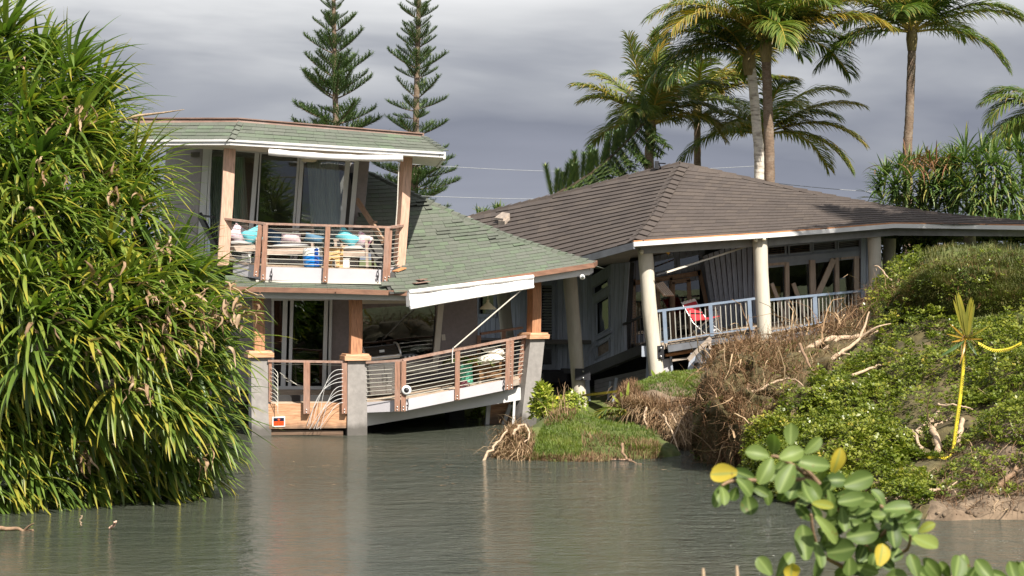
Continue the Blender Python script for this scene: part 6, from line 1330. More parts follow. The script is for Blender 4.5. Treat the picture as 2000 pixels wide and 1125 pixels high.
# floating scraps near the mound
for i, (x, y, L, lab_) in enumerate(((1180, 898, .5, 'floating straw along the shore of the grass mound'),)):
    Y = CAMZ * F / (y - HY); m = MB(); m.tube([W(x, y, Y) + Vector((0, 0, .004)), W(x, y, Y) + Vector((L * .5, .04, .008)), W(x, y, Y) + Vector((L, .0, .003))], .009, 5); m.tube([W(x, y, Y) + Vector((.05, 0, .006)), W(x, y, Y) + Vector((L * .8, -.08, .005))], .006, 5); tag(m.build('straw_scrap', M['cedar_pale'], None, W(x, y, Y)), lab_, 'straw')
n_ = 260; X_ = RNG.uniform(500, 1400, n_); Y_ = CAMZ * F / (RNG.uniform(872, 950, n_) - HY); ps_ = [((x - CX) / F * y, y, .006) for x, y in zip(X_, Y_)]
st = straps(ps_, [(random.gauss(0, 1), random.gauss(0, .6), 0) for _ in ps_], RNG.uniform(.03, .16, n_), RNG.uniform(.008, .025, n_), [0] * n_, S=3, fold=.05); o = strap_mesh('floating_debris', st, M['brush'], None, RNG.uniform(.3, 1, n_)); o['kind'] = 'stuff'
# ---- yellow tape wrapped young coconut on the right bank
t = thing('taped_palm_seedling', 'young yellow coconut seedling on a pole wrapped in yellow caution tape on the right bank', 'seedling', W(1861, 880, 31.2))
pa = [W(1861, 884, 31.2), W(1868, 830, 31.25), W(1876, 770, 31.3), W(1882, 710, 31.3), W(1886, 660, 31.3)]
m = MB(); m.tube(pa, [.028, .031, .029, .028, .026], 10); pole = m.build('stem', M['tape'], t)
m = MB()
for k in range(58):
    f_ = k / 58; s_ = .06 + .90 * f_
    if .42 < f_ < .5 or (.66 < f_ < .72): continue
    i = min(3, int(s_ * 4)); c = lerp(pa[i], pa[i + 1], s_ * 4 - i); x_ = .014 if f_ > .4 else .011
    if random.random() < .22: continue
    m.bar(c + Vector((x_ - .014, -.029, -.012)), c + Vector((x_ + random.uniform(.002, .010), -.027, random.uniform(.0, .012))), .006, random.uniform(.007, .016), up=Vector((0, 1, 0)))
m.build('tape_print', M['tapeink'], t)
def blade(name, base, tip, w_, bend, mat_, parent, rnd_, n=10, normal=(0, -1, 0)):
    b, e_ = Vector(base), Vector(tip); d = e_ - b; L = d.length; d = d.normalized(); nn = Vector(normal); sd = d.cross(nn).normalized(); nn = sd.cross(d).normalized(); V_l = []; tt = []
    for i in range(n + 1):
        s_ = i / n; ww = w_ / 2 * (math.sin(math.pi * min(1, s_ * .93 + .04)) ** .7) * (1 if s_ < .97 else .5); c = b + d * L * s_ + nn * bend * math.sin(math.pi * s_) * L
        for j in range(5):
            q = -1 + j / 2; V_l.append(c + sd * ww * q + nn * (.12 * ww * abs(q))); tt.append(s_)
    f = [(i * 5 + j, i * 5 + j + 1, (i + 1) * 5 + j + 1, (i + 1) * 5 + j) for i in range(n) for j in range(4)]
    return np_mesh(name, [tuple(v) for v in V_l], f, mat_, parent, np.full(len(V_l), rnd_), tt)
cr = W(1886, 662, 31.3)
for k in range(6):                                    # the two pleated sheath leaves are split into strips
    blade('leaf', cr + Vector((.004 * k, -.01 * (k % 2), 0)), W(1862 + 3.2 * k, 592 - 22 * math.sin((k + .6) / 6 * 3.0), 31.12 + .02 * (k % 2)), .050, .03 + .01 * (k % 3), M['yellowfrond'], t, random.choice((.1, .25, .4, .6)))
    blade('leaf', cr + Vector((.02 + .004 * k, .03, 0)), W(1890 + 2.8 * k, 606 - 26 * math.sin((k + 1.2) / 7 * 3.0), 31.2 + .02 * (k % 2)), .046, -.02, M['yellowfrond'], t, random.choice((.0, .15, .3, .5)))
_st = straps([tuple(cr + Vector((random.gauss(0, .04), random.gauss(0, .03), random.gauss(-.02, .05)))) for _ in range(60)], [(random.gauss(0, 1), random.gauss(-.2, .5), random.gauss(.1, .6)) for _ in range(60)], RNG.uniform(.12, .42, 60), RNG.uniform(.006, .02, 60), RNG.uniform(.5, 2.5, 60), S=5, fold=.3, jit=.2); _o = strap_mesh('fibre_tuft', _st, M['brush'], t, RNG.random(60)); _o['kind'] = 'stuff'
for (x, y, w_, r) in ((1854, 632, .03, .9), (1848, 652, .025, .8), (1858, 668, .03, .95), (1932, 636, .03, .5), (1920, 662, .025, .9), (1836, 696, .05, .1), (1874, 712, .03, .95), (1908, 694, .05, .1), (1850, 690, .04, .15)): blade('leaf', cr, W(x, y, 31.1), w_, .1, M['yellowfrond'] if r > .3 else M['pandanus_far'], t, r)
def ribbon(name, pts, w_, label, printed=True):
    P = [Vector(c) for c in catmull(np.array([tuple(W(*p)) for p in pts]), 6 * len(pts))]; m = MB(); rows = [[p + Vector((0, .02, w_ / 2)), p + Vector((0, -.0, -w_ / 2))] for p in P]; m.grid(rows); 
    m.grid([[q + Vector((0, .004, 0)) for q in r] for r in rows]); m.mi = 1
    if printed:
        for i in range(2, len(P) - 2, 1): c = P[i]; m.bar(c + Vector((-.012, -.004, -w_ * .2)), c + Vector((.012, -.004, w_ * .2)), .004, .016, up=Vector((0, 1, 0)))
    o = m.build(name, [M['tape'], M['tapeink']], None, P[0]); return tag(o, label, 'caution tape')
ribbon('caution_tape', [(1911, 670, 31.3), (1940, 684, 31.2), (1970, 682, 31.1), (1996, 670, 31.0)], .045, 'loose end of yellow caution tape fluttering right from the top of the taped pole')
ribbon('caution_tape', [(1800, 886, 31.3), (1816, 894, 31.1), (1833, 892, 31.0), (1848, 895, 31.1), (1861, 886, 31.2)], .035, 'slack yellow caution tape lying on the ground at the foot of the taped pole', False)
ribbon('caution_tape', [(1060, 779, 46.6), (1134, 773, 46.0), (1215, 763, 43.0)], .05, 'yellow caution tape stretched between the leaning column and the grassy ledge', False)
# ---- plants on the mounds
def frondplant(name, label, cat, base, fronds, L, mat_, n=22, lw=.03, ll=.3, droop=1.2, rb=.4, hang=.6):
    t = thing(name, label, cat, base)
    for d in fronds: frond_mesh('frond', L * random.uniform(.8, 1.1), n, lw, ll, droop, mat_, t, base, d, rb, hang, rr_=.014)
    return t
frondplant('fallen_frond', 'green palm fronds lying over the notch between the grass mound and the ledge', 'palm frond', W(1236, 812, 40.2), [(-1, -.3, .45), (-.9, -.1, .2), (-1, -.5, .7)], 1.05, M['palm'], 26, .035, .34, 1.2, .75, 1.2)
def spearplant(name, label, base, specs, mat_):
    t = thing(name, label, 'plant', base)
    for (x, y, w_, r) in specs: blade('leaf', base, W(x, y, base.y - .05), w_, .06, mat_, t, r)
    return t
spearplant('ti_plant', 'broad bright green blades of a young plant at the edge of the grassy ledge', W(1222, 800, 40.6), [(1212, 765, .08, .5), (1228, 745, .06, .6), (1204, 790, .08, .7), (1240, 790, .07, .4), (1195, 772, .05, .9)], M['lightleaf'])
spearplant('ti_plant', 'pair of upright green blades at the foot of the thick cracked column', W(1284, 746, 43.6), [(1272, 722, .07, .5), (1300, 722, .07, .5), (1310, 735, .08, .6), (1266, 735, .05, .4)], M['lightleaf'])
def bush(name, label, base, n, rad, mat_, size=.07, nl=7, rb=.5, cat='shrub', zr=.8):
    t = thing(name, label, cat, base); b = np.array(base); u = nrm(RNG.normal(0, 1, (n, 3))) * (RNG.random((n, 1)) ** .4); u[:, 2] = np.abs(u[:, 2])
    p = b + u * np.array(rad) ; up = nrm(u + np.array([0, 0, .5]) + RNG.normal(0, .3, (n, 3))); R = frames(np.cross(up, RNG.normal(0, 1, (n, 3))), up) * RNG.uniform(.7, 1.3, n)[:, None, None]
    tv, tf, tt = rosettes(nl, size, size); V, f, r, tq = scatter(tv, tf, R, p, np.clip(rb + RNG.normal(0, .22, n), 0, 1), tt); fo = np_mesh('foliage', V, f, mat_, t, r, tq, smooth=False); fo['kind'] = 'stuff'
    for k in range(7): a = random.random() * 6.28; m = MB(); m.tube([Vector(base), Vector(base) + Vector((math.cos(a) * rad[0] * .5, math.sin(a) * rad[1] * .5, rad[2] * .7))], [.018, .006], 5); m.build('stem', M['bark'], t)
    return t
bush('croton_shrub', 'yellow-green croton shrub beside the leaning concrete pillar', W(1062, 818, 42.5), 150, (.22, .22, .75), M['lightleaf'], .10, rb=.75)
bush('croton_shrub', 'low yellow-green shrub behind the root tuft of the grass mound', W(1118, 800, 43.0), 90, (.3, .25, .35), M['lightleaf'], .09, rb=.8)
bush('undergrowth_shrub', 'sunlit shrub seen under the tilted deck beside the dark pier', W(835, 838, 48.2), 200, (.75, .3, .55), M['lightleaf'], .10, rb=.5)
bush('undergrowth_shrub', 'small yellow-leaved plant under the deck beside the cedar panel', W(938, 838, 46.5), 90, (.22, .2, .6), M['lightleaf'], .10, rb=.7)
bush('light_shrub', 'bright small-leaved shrub low at the left edge of the photo under the screw pine', W(15, 800, 29.8), 900, (.75, .5, .85), M['lightleaf'], .055, rb=.5)
# ================================================================== big screw pine on the left
def pandanus(name, label, cat, base, tufts, nl, L, lw, mat_, axis_bias, wind, dead=0.0, limit=0, limbs=(), droop=(1.2, 2.6), S=8, spread=(.25, 1.25)):
    t = thing(name, label, cat, base)
    for k, (P, r0, r1) in enumerate(limbs):
        m = MB(); C = [Vector(c) for c in catmull(np.array([tuple(p) for p in P]), 12)]; m.tube(C, [lerp(r0, r1, i / 11) for i in range(12)], 9); m.build('trunk' if k == 0 else 'limb', M['bark'], t)
    p0, d0, Ls, ws, dr, rn = [], [], [], [], [], []
    for (c, ax, sz, shade) in tufts:
        ax = Vector(ax).normalized(); u = ax.orthogonal().normalized(); v = ax.cross(u); n = int(nl * random.uniform(.8, 1.2))
        for i in range(n):
            a = i * 2.39996 + random.uniform(-.3, .3); th = lerp(spread[0], spread[1], (i / n) ** .8) + random.gauss(0, .1)
            d = ax * math.cos(th) + (u * math.cos(a) + v * math.sin(a)) * math.sin(th)
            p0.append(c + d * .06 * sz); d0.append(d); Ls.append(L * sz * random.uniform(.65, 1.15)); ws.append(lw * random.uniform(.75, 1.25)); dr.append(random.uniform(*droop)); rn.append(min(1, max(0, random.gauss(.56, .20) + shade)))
    n = len(p0); kink = (RNG.integers(3, S, n).astype(float), np.where(RNG.random(n) < .22, RNG.uniform(.4, 1.3, n), 0.0))
    st = straps(np.array([tuple(p) for p in p0]), np.array([tuple(p) for p in d0]), Ls, ws, dr, S=S, fold=.22, wind=wind, kink=kink)
    V = st[0]; rn = np.array(rn)
    # pixel footprint of every leaf -> the nearest, largest ones become separate leaf objects
    if limit:
        px = CX + V[..., 0] / V[..., 1] * F; py = HY - (V[..., 2] - CAMZ) / V[..., 1] * F
        vis = (px[:, :, 1] > 0).mean(1) * (py[:, :, 1] > 0).mean(1); score = (np.ptp(px[:, :, 1], axis=1) + np.ptp(py[:, :, 1], axis=1)) * vis * np.exp(-(V[:, :, 1, 1].mean(1) - V[:, :, 1, 1].min()) / .9)
        order = np.argsort(-score); big, rest = order[:limit], order[limit:]
        for i in big: strap_mesh('leaf', st, mat_, t, rn, sel=np.array([i]))
    else: rest = np.arange(n)
    o = strap_mesh('foliage', st, mat_, t, rn, sel=rest); o['kind'] = 'stuff'
    return t
SIL = [(-60, 40), (10, 40), (55, 75), (110, 95), (165, 115), (210, 150), (245, 200), (275, 255), (302, 310), (326, 360), (346, 410), (368, 455), (405, 495), (445, 535), (470, 580), (478, 630), (468, 690), (456, 740), (462, 790), (468, 830), (458, 880), (440, 915), (405, 935), (380, 940), (300, 955), (200, 965), (100, 970), (0, 975), (-60, 980)]
cen = Vector((-8.6, 34.2, 3.2)); tufts = []; tries = 0
def sil_edge(x, y):                                    # rough distance in pixels to the outline
    return min(math.hypot(x - a, y - b) for a, b in SIL[1:-1])
cand = []
while len(cand) < 165 and tries < 60000:
    tries += 1; x, y = random.uniform(-60, 480), random.uniform(-40, 960)
    if not inside(SIL, x + 55, y + (10 if y < 500 else 0)) and x + 55 > -50: continue
    if not inside(SIL, max(x, -55), y): continue
    if any(math.hypot(x - q[0], y - q[1]) < 58 for q in cand): continue
    e_ = min(1, sil_edge(x, y) / 260.0)
    lowY = CAMZ * F / (max(y, 700) + 60 - HY) if y > 700 else 99
    Y = 33.6 - 2.6 * math.sqrt(e_) - (1.5 if y > 600 else 1.5 * y / 600) + random.uniform(-.5, .6); 
    if y > 690: Y = min(Y, lerp(Y, 29.6 + 2.6 * max(0, x) / 480, min(1, (y - 690) / 150)))
    cand.append((x, y, Y, e_))
for x, y, Y, e_ in cand:
    c = W(x, y, Y); o_ = (c - cen); o_.normalize()
    ax = o_ * .75 + Vector((random.uniform(.2, 1.0), random.uniform(-.9, -.3), random.uniform(-.35, .45) + (.25 if y < 250 else -.55 if y > 700 else -.1)))
    tufts.append((c, ax, random.uniform(.78, 1.15), random.uniform(-.2, .2)))
back = []
for _ in range(110):
    x, y = random.uniform(-60, 400), random.uniform(60, 900)
    if inside(SIL, x + 60, y): back.append((W(x, y, random.uniform(33.6, 35.0)), Vector((random.uniform(-1, 1), -.6, random.uniform(-.3, .8))), 1.1, -.3))  # inner tufts coloured darker: the crown's inner shade is in the leaf tone
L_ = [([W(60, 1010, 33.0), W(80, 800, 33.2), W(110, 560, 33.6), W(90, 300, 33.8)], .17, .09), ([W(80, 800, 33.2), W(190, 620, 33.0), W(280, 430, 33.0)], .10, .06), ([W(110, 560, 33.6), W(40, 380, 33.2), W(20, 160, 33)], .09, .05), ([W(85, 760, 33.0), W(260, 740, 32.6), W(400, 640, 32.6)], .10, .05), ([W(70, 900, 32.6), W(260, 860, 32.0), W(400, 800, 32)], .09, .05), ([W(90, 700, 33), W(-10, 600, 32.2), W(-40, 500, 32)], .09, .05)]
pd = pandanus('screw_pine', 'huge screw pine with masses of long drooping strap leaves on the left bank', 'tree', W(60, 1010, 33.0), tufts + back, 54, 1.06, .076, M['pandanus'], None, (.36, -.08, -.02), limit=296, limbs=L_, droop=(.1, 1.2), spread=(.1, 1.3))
# dead hanging skirts of the screw pine
def dead_clump(cx_, cy_, Y, n, L, spread_px, parent):
    p = []; d = []
    for _ in range(n):
        p.append(tuple(W(cx_ + random.gauss(0, spread_px), cy_ + random.gauss(0, spread_px * .6), Y + random.uniform(-.15, .25)))); d.append((random.gauss(.35, .7), random.gauss(-.4, .4), random.gauss(.0, .6)))
    st = straps(p, d, RNG.uniform(.4, 1.0, n) * L, RNG.uniform(.03, .075, n), RNG.uniform(.5, 4.0, n), S=7, fold=.4, jit=.45); o = strap_mesh('dead_leaves', st, M['pandanus_dead'], parent, RNG.random(n)); o['kind'] = 'stuff'
for cx_, cy_, n, sp in ((140, 225, 24, 18), (190, 345, 12, 18), (310, 600, 60, 34), (360, 640, 60, 40), (415, 600, 34, 24), (345, 690, 30, 24), (455, 570, 16, 16), (20, 110, 16, 16), (190, 550, 20, 20), (265, 760, 18, 14), (160, 890, 24, 14), (400, 890, 14, 14), (60, 440, 16, 20), (240, 400, 18, 25), (90, 640, 14, 14), (480, 620, 14, 10), (70, 330, 14, 20), (300, 480, 16, 20), (200, 690, 14, 18)):
    yy = min(q[2] for q in sorted(cand, key=lambda q: math.hypot(q[0] - cx_, q[1] - cy_))[:3]) - .45
    dead_clump(cx_, cy_, yy, int(n * .6), .5, sp * 1.2, pd)
m = MB(); m.tube([W(215, 240, 31.6), W(270, 226, 31.5), W(320, 220, 31.2), W(360, 214, 31)], [.03, .022, .014, .004], 6); m.build('dead_twig', M['stick'], pd)
# ================================================================== screw pines behind the brown house
def far_pandanus(label, cx_, cy_, rx, ry, Y, n, seed):
    random.seed(seed); tf_ = []; 
    c0 = W(cx_, cy_ + ry * .4, Y + 1.2); pts = []; k = 0
    while len(tf_) < n and k < 4000:
        k += 1; a, b = random.uniform(-1, 1), random.uniform(-1, 1)
        if a * a + b * b > 1: continue
        x, y = cx_ + a * rx, cy_ + b * ry
        if any(math.hypot(x - q[0], y - q[1]) < 19 for q in pts): continue
        pts.append((x, y)); c = W(x, y, Y + 1.1 * (a * a + b * b) + random.uniform(-.4, .4)); tf_.append((c, (c - c0).normalized() * .8 + Vector((.05, -.45, .35)), random.uniform(.75, 1.15), random.uniform(-.15, .12)))
    base = W(cx_, 640, Y + 1.2)
    return pandanus('screw_pine', label, 'tree', base, tf_, 30, .78, .068, M['pandanus_far'], None, (.1, 0, 0), limbs=[([base, W(cx_ - 8, cy_ + 60, Y + 1), W(cx_ + 6, cy_ - ry * .3, Y + .8)], .16, .07), ([W(cx_, cy_ + 60, Y + 1), W(cx_ + rx * .4, cy_, Y + .7)], .09, .05), ([W(cx_, cy_ + 60, Y + 1), W(cx_ - rx * .5, cy_ + 10, Y + .7)], .09, .05)], droop=(.3, 1.4), S=5, limit=0)
far_pandanus('screw pine behind the right roof slope, tallest and partly cut by the photo edge', 1945, 365, 110, 75, 57.5, 62, 3)
far_pandanus('screw pine with dry brown tips nearest the bare palm trunk behind the brown roof', 1800, 372, 82, 52, 58.5, 46, 4)
far_pandanus('screw pine seen under the right eave between the end columns', 1815, 495, 95, 42, 56.5, 40, 5)
far_pandanus('screw pine under the far right eave beyond the last column', 1975, 480, 75, 34, 56.0, 30, 6)
p = []; d = []
for _ in range(60): p.append(tuple(W(1800 + random.gauss(0, 28), 322 + random.gauss(0, 8), 57.2 + random.uniform(-.5, .5)))); d.append((random.gauss(0, .7), random.gauss(-.3, .4), random.gauss(.3, .5)))
st = straps(p, d, RNG.uniform(.4, .8, 60), RNG.uniform(.03, .06, 60), RNG.uniform(1, 3, 60), S=5, fold=.3); o = strap_mesh('dead_leaves', st, M['redbrush'], [q for q in bpy.data.objects if q.get('label', '').startswith('screw pine with dry')][0], RNG.uniform(.3, .8, 60)); o['kind'] = 'stuff'
for i, (x, y) in enumerate(((940, 408), (967, 402), (985, 402))):
    pass
random.seed(21)
# ================================================================== coconut palms
def coconut(label, trunk, r0, r1, crown, L, fr, mat_='trunk', ll=.75, rb=.42, bias=.25, lw=.05):
    P = [W(*p) for p in trunk] + [W(*crown)]; base = Vector((P[0].x, P[0].y, 0.2)); t = thing('coconut_palm', label, 'palm tree', base, 'coconut palms behind the brown house')
    P = [base] + P; C = [Vector(c) for c in catmull(np.array([tuple(p) for p in P]), 44)]; m = MB(); k = len(C)
    m.tube(C, [lerp(r0, r1, i / (k - 1)) * .82 * (1 + (.05 if i % 2 else -.03)) for i in range(k)], 12); m.build('trunk', M[mat_], t)
    top = W(*crown); m = MB(); m.lathe([(r1 * .98, -.45), (r1 * 1.3, -.1), (r1 * 1.15, .2), (.03, .55)], top, 10); m.build('crown_shaft', M['shaft'], t)
    for (dx, dz, dy, l_, dr, rr) in fr:
        frond_mesh('frond', L * 1.08 * l_, 74, lw * .92, ll * 1.28, dr, M['palm'], t, top + Vector((0, 0, .1)), (dx, dy, dz), min(1, max(0, rb + .12 + rr)), 1.5, side_bias=bias, rr_=.035)
    return t
def ring(n, seed, up=(.1, 1.4), dr=(.9, 1.7), extra=()):
    random.seed(seed); o = []
    for k in range(n):
        a = k * 2.39996 + random.uniform(-.2, .2); el = lerp(up[1], up[0], k / n); o.append((math.cos(a), el, math.sin(a), random.uniform(.85, 1.1), random.uniform(*dr), random.gauss(0, .13)))
    return o + list(extra)
coconut('coconut palm with the tallest sunlit crown and straight brown trunk above the brown roof', [(1503, 345, 60), (1500, 220, 60), (1496, 100, 60)], .20, .15, (1496, 92, 60), 3.3, ring(17, 31, (.25, 1.9), (.7, 1.3), [(1, .75, -.3, 1.15, .7, .35), (.9, .55, -.5, 1.1, .9, .4), (-1, .9, -.3, 1.1, 1.2, .2)]), ll=.9)
coconut('coconut palm with pale ringed trunk crossing in front of its brown neighbour', [(1483, 340, 61), (1478, 250, 61), (1468, 140, 61)], .19, .16, (1463, 118, 61), 2.9, ring(13, 32, (.15, 1.6), (.9, 1.6), [(-1, .8, -.3, 1.15, 1.5, 0), (-1, .35, -.2, 1.1, 1.3, -.15)]), 'trunk_pale', ll=.85, rb=.25)
coconut('coconut palm lowest and leftmost of the group, leaning crown over the roof peak', [(1268, 330, 63), (1269, 290, 63), (1271, 262, 63)], .19, .14, (1271, 252, 63), 2.35, ring(10, 33, (.1, 1.6), (.7, 1.4), [(-1, .9, -.4, 1.1, .6, .25), (-.35, 1.5, -.2, 1.1, .3, .1), (1, .65, -.5, 1.05, 1.6, .3), (.1, 1.5, -.3, 1.1, .4, .2)]), ll=.7)
coconut('slim coconut palm rising directly behind the roof peak', [(1362, 330, 66), (1362, 270, 66), (1362, 215, 66)], .15, .12, (1362, 205, 66), 2.7, ring(9, 34, (.1, 1.6), (.7, 1.4), [(1, .5, -.3, 1.1, .5, .35), (.9, .9, -.3, 1.1, .5, .35)]), ll=.75, rb=.5)
coconut('coconut palm with short orange stem behind the two tall trunks', [(1494, 345, 64), (1490, 310, 64), (1488, 282, 64)], .14, .12, (1488, 270, 64), 2.75, ring(9, 35, (.1, 1.5), (.8, 1.5), [(1, .75, -.2, 1.1, .8, .3), (1, .45, -.2, 1.1, 1.1, .25), (1, .2, -.3, 1.05, 1.3, .1), (-1, .25, -.3, 1.05, 1.3, -.2)]), ll=.75, rb=.5)
coconut('lone coconut palm with bare trunk standing apart on the right above the screw pines', [(1772, 330, 62), (1776, 230, 62), (1781, 100, 62)], .18, .14, (1781, 70, 62), 2.9, ring(18, 36, (.25, 1.9), (.7, 1.4), [(1, .55, -.2, 1.1, .9, .2), (1, .2, -.3, 1.0, 1.3, 0), (-1, .15, -.2, 1.05, 1.1, -.1)]), ll=.85, rb=.35)
coconut('coconut palm mostly beyond the right photo edge, only frond tips in view', [(2052, 420, 64), (2056, 330, 64), (2060, 240, 64)], .18, .14, (2060, 232, 64), 2.3, ring(12, 37, (-.4, 1.2), (.9, 1.7), [(-1, .65, -.2, 1, .9, .1), (-1, .15, -.2, 1.05, 1.2, 0)]), ll=.7, rb=.3)
# palm standing just outside the frame: its crown shades the right slope of the brown roof
coconut('coconut palm outside the right photo edge whose crown shades the roof slope', [(2268, 500, 41.5), (2262, 200, 41.5), (2255, -160, 41.5)], .18, .14, (2252, -190, 41.5), 3.0, ring(16, 38, (-.3, 1.3), (.9, 1.6)), ll=.8)
coconut('second coconut palm outside the right photo edge beside the roof slope', [(2330, 500, 43.5), (2322, 200, 43.5), (2310, -100, 43.5)], .18, .14, (2308, -130, 43.5), 3.0, ring(14, 39, (-.3, 1.3), (.9, 1.6)), ll=.8)
# ================================================================== norfolk pines
def pine_branch_mesh(L, seed, n=8):
    """one branch along +y: woody axis and rope-like needle branchlets -> (V, faces, rnd)"""
    rg_ = np.random.default_rng(seed); P = []; D = []; Ls = []
    axis = [np.array([0, L * t, .18 * L * t * t - .05 * L * t]) for t in np.linspace(0, 1, 9)]
    def along(t): i = min(7, int(t * 8)); return axis[i] + (axis[i + 1] - axis[i]) * (t * 8 - i)
    ropes = [(along(t), along(min(1, t + .15)) - along(t), None) for t in ()]
    items = []
    for k in range(n):
        t = .22 + .76 * k / (n - 1); b = along(t)
        for s_ in (-1, 1):
            d = np.array([s_ * .85, .75, .45 + rg_.normal(0, .1)]); d /= np.linalg.norm(d); items.append((b, d, L * .36 * (1.15 - .75 * t) * rg_.uniform(.8, 1.15)))
    items.append((along(.86), np.array([0, .93, .36]), L * .18))
    for t in np.linspace(.3, .9, 5): items.append((along(t), (along(min(1, t + .1)) - along(t)) / np.linalg.norm(along(min(1, t + .1)) - along(t)), L * .16))
    base, dirs, rn = [], [], []
    for b, d, l_ in items:
        m_ = max(6, int(l_ / .016)); r_ = rg_.random()
        u = np.cross(d, [0, 0, 1.0]); u /= np.linalg.norm(u) + 1e-9; v = np.cross(u, d)
        for j in range(m_):
            f = j / m_; a = j * 2.4; q = b + d * l_ * f + np.array([0, 0, .25 * l_ * f * f]); base.append(q); dirs.append(d * .9 + (u * np.cos(a) + v * np.sin(a)) * .8 + np.array([0, 0, .25])); rn.append(np.clip(.4 + .3 * (r_ - .5) + rg_.normal(0, .15), 0, 1))
    st = straps(base, dirs, [.12 * (L / 1.4) ** .3] * len(base), [.036] * len(base), [-.3] * len(base), S=2, fold=.25, prof=lambda t: 1 - .8 * t)
    return st, rn, axis
PB = {}
def pine_proto(L, seed, mat_='pine'):
    st, rn, axis = pine_branch_mesh(L, seed); o = strap_mesh('branch', st, M[mat_], None, rn); m = MB(); m.tube([Vector(a) for a in axis], [.022 * L * (1 - .8 * i / 8) for i in range(9)], 5, False)
    w_ = m.build('wood', M['bark'], None); me, mw = o.data, w_.data; bpy.data.objects.remove(o); bpy.data.objects.remove(w_); return me, mw
protos = [pine_proto(1.5, 100 + i) for i in range(5)]
def pine(label, pts, r0, r1, whorls, Y, lean=None):
    P = [W(x, y, Y) for x, y in pts]; base = Vector((P[0].x, P[0].y, .2)); t = thing('norfolk_pine', label, 'pine tree', base, 'norfolk pines'); C = [Vector(c) for c in catmull(np.array([tuple(base)] + [tuple(p) for p in P]), 30)]
    m = MB(); m.tube(C, [lerp(r0, r1, i / 29) for i in range(30)], 9); m.build('trunk', M['trunk'], t)
    def tp(y):
        for (x0, y0), (x1, y1) in zip(pts[:-1], pts[1:]):
            if y1 <= y <= y0: return W(x0 + (x1 - x0) * (y - y0) / (y1 - y0), y, Y)
        return W(pts[-1][0], y, Y)
    a0 = 0
    for (y, Lpx, el, n) in whorls:
        a0 += .7
        for k in range(n):
            a = a0 + k * 2 * math.pi / n + random.uniform(-.18, .18); l_ = Lpx / F * Y * random.uniform(.85, 1.12); me, mw = random.choice(protos); s_ = l_ / 1.5; e2 = el + random.uniform(-.1, .1)
            R = Matrix.Rotation(a, 4, 'Z') @ Matrix.Rotation(e2, 4, 'X'); ob = bpy.data.objects.new('branch', me); COL.objects.link(ob); ob.parent = t; ob.matrix_local = Matrix.Translation(tp(y) - base + Vector((0, 0, random.uniform(-.05, .05)))) @ R @ Matrix.Scale(s_, 4)
            o2 = bpy.data.objects.new('wood', mw); COL.objects.link(o2); o2.parent = ob
    return t
random.seed(5)
w1_ = [(y, 16 + (y + 20) * .33 + 12 * math.sin(y * .13), .50 - .0006 * y, 4 if y < 40 else 5) for y in (-40, -18, 4, 22, 44, 62, 88, 104, 132, 150, 176, 192)] + [(222, 40, .2, 4), (240, 85, .2, 5), (262, 90, .15, 5), (300, 95, .1, 5)]
pine('left Norfolk pine with even pointed whorls rising behind the green upper roof', [(661, 420), (655, 200), (650, -80)], .20, .06, w1_, 74)
w2_ = [(y, 28 + (y + 20) * .17 + 8 * math.sin(y * .2), .50 - .0008 * y, 5) for y in (-40, -20, 0, 18, 38, 56, 78, 94, 116, 134, 152)] + [(192, 62, .45, 3), (215, 60, .2, 4), (232, 45, .1, 3), (262, 66, .25, 4), (300, 64, .15, 4), (325, 80, .12, 6), (345, 80, .12, 5), (368, 80, .12, 5), (392, 85, .1, 5), (415, 75, .05, 4)]
pine('right Norfolk pine with bare trunk gaps and bushy lower whorls between the two roofs', [(808, 450), (812, 250), (820, -80)], .20, .07, w2_, 72)
# leaning broken pine limb between the roof and the leftmost palm
t = thing('leaning_pine', 'toppled pine stem with upright needle tufts slanting up behind the brown roof', 'pine tree', W(1082, 385, 61)); A_, B_ = W(1078, 384, 61), W(1262, 236, 61)
m = MB(); C = [lerp(A_, B_, i / 10) + Vector((0, 0, -.25 * math.sin(math.pi * i / 10))) for i in range(11)]; m.tube(C, [lerp(.06, .03, i / 10) for i in range(11)], 7); m.build('trunk', M['darksoil'], t)
for k in range(26):
    i = k / 25; c = lerp(A_, B_, i) + Vector((0, 0, -.25 * math.sin(math.pi * i))); L = random.uniform(.5, .95) - .15 * i
    base, dirs, rn = [], [], []
    dd = np.array([random.uniform(-.25, .35), random.uniform(-.5, .4), 1.0]); dd /= np.linalg.norm(dd); off = np.array([0, 0, .0])
    for j in range(90): f = j / 90; a = j * 2.4; base.append(np.array(c) + off + dd * L * f); dirs.append(dd * .8 + np.array([math.cos(a), math.sin(a), 0]) * .75); rn.append(min(1, max(0, random.gauss(.5, .2))))
    st = straps(base, dirs, [.20] * 90, [.07] * 90, [-.3] * 90, S=2, fold=.25, prof=lambda t: 1 - .8 * t); o = strap_mesh('branch', st, M['pine'], t, rn); m = MB(); m.tube([c, c + Vector(tuple(off + dd * L * .9))], [.012, .006], 5); m.build('wood', M['darksoil'], o)
    base, dirs, rn = [], [], []; dd = np.array([random.uniform(.25, .6), random.uniform(-.8, .1), -.55]); dd /= np.linalg.norm(dd); L2 = .35 + .75 * i
    u_ = np.cross(dd, [0, 0, 1]); 
    for j in range(130): f = j / 130; a = j * 2.4; base.append(np.array(c) + dd * L2 * f + u_ * .25 * math.sin(j * 1.3) * f); dirs.append(dd * .7 + np.array([math.cos(a), math.sin(a), .3]) * .75); rn.append(min(1, max(0, random.gauss(.55, .2))))
    st = straps(base, dirs, [.2] * 130, [.06] * 130, [.3] * 130, S=2, fold=.25, prof=lambda t: 1 - .8 * t); strap_mesh('branch', st, M['pine'], t, rn)
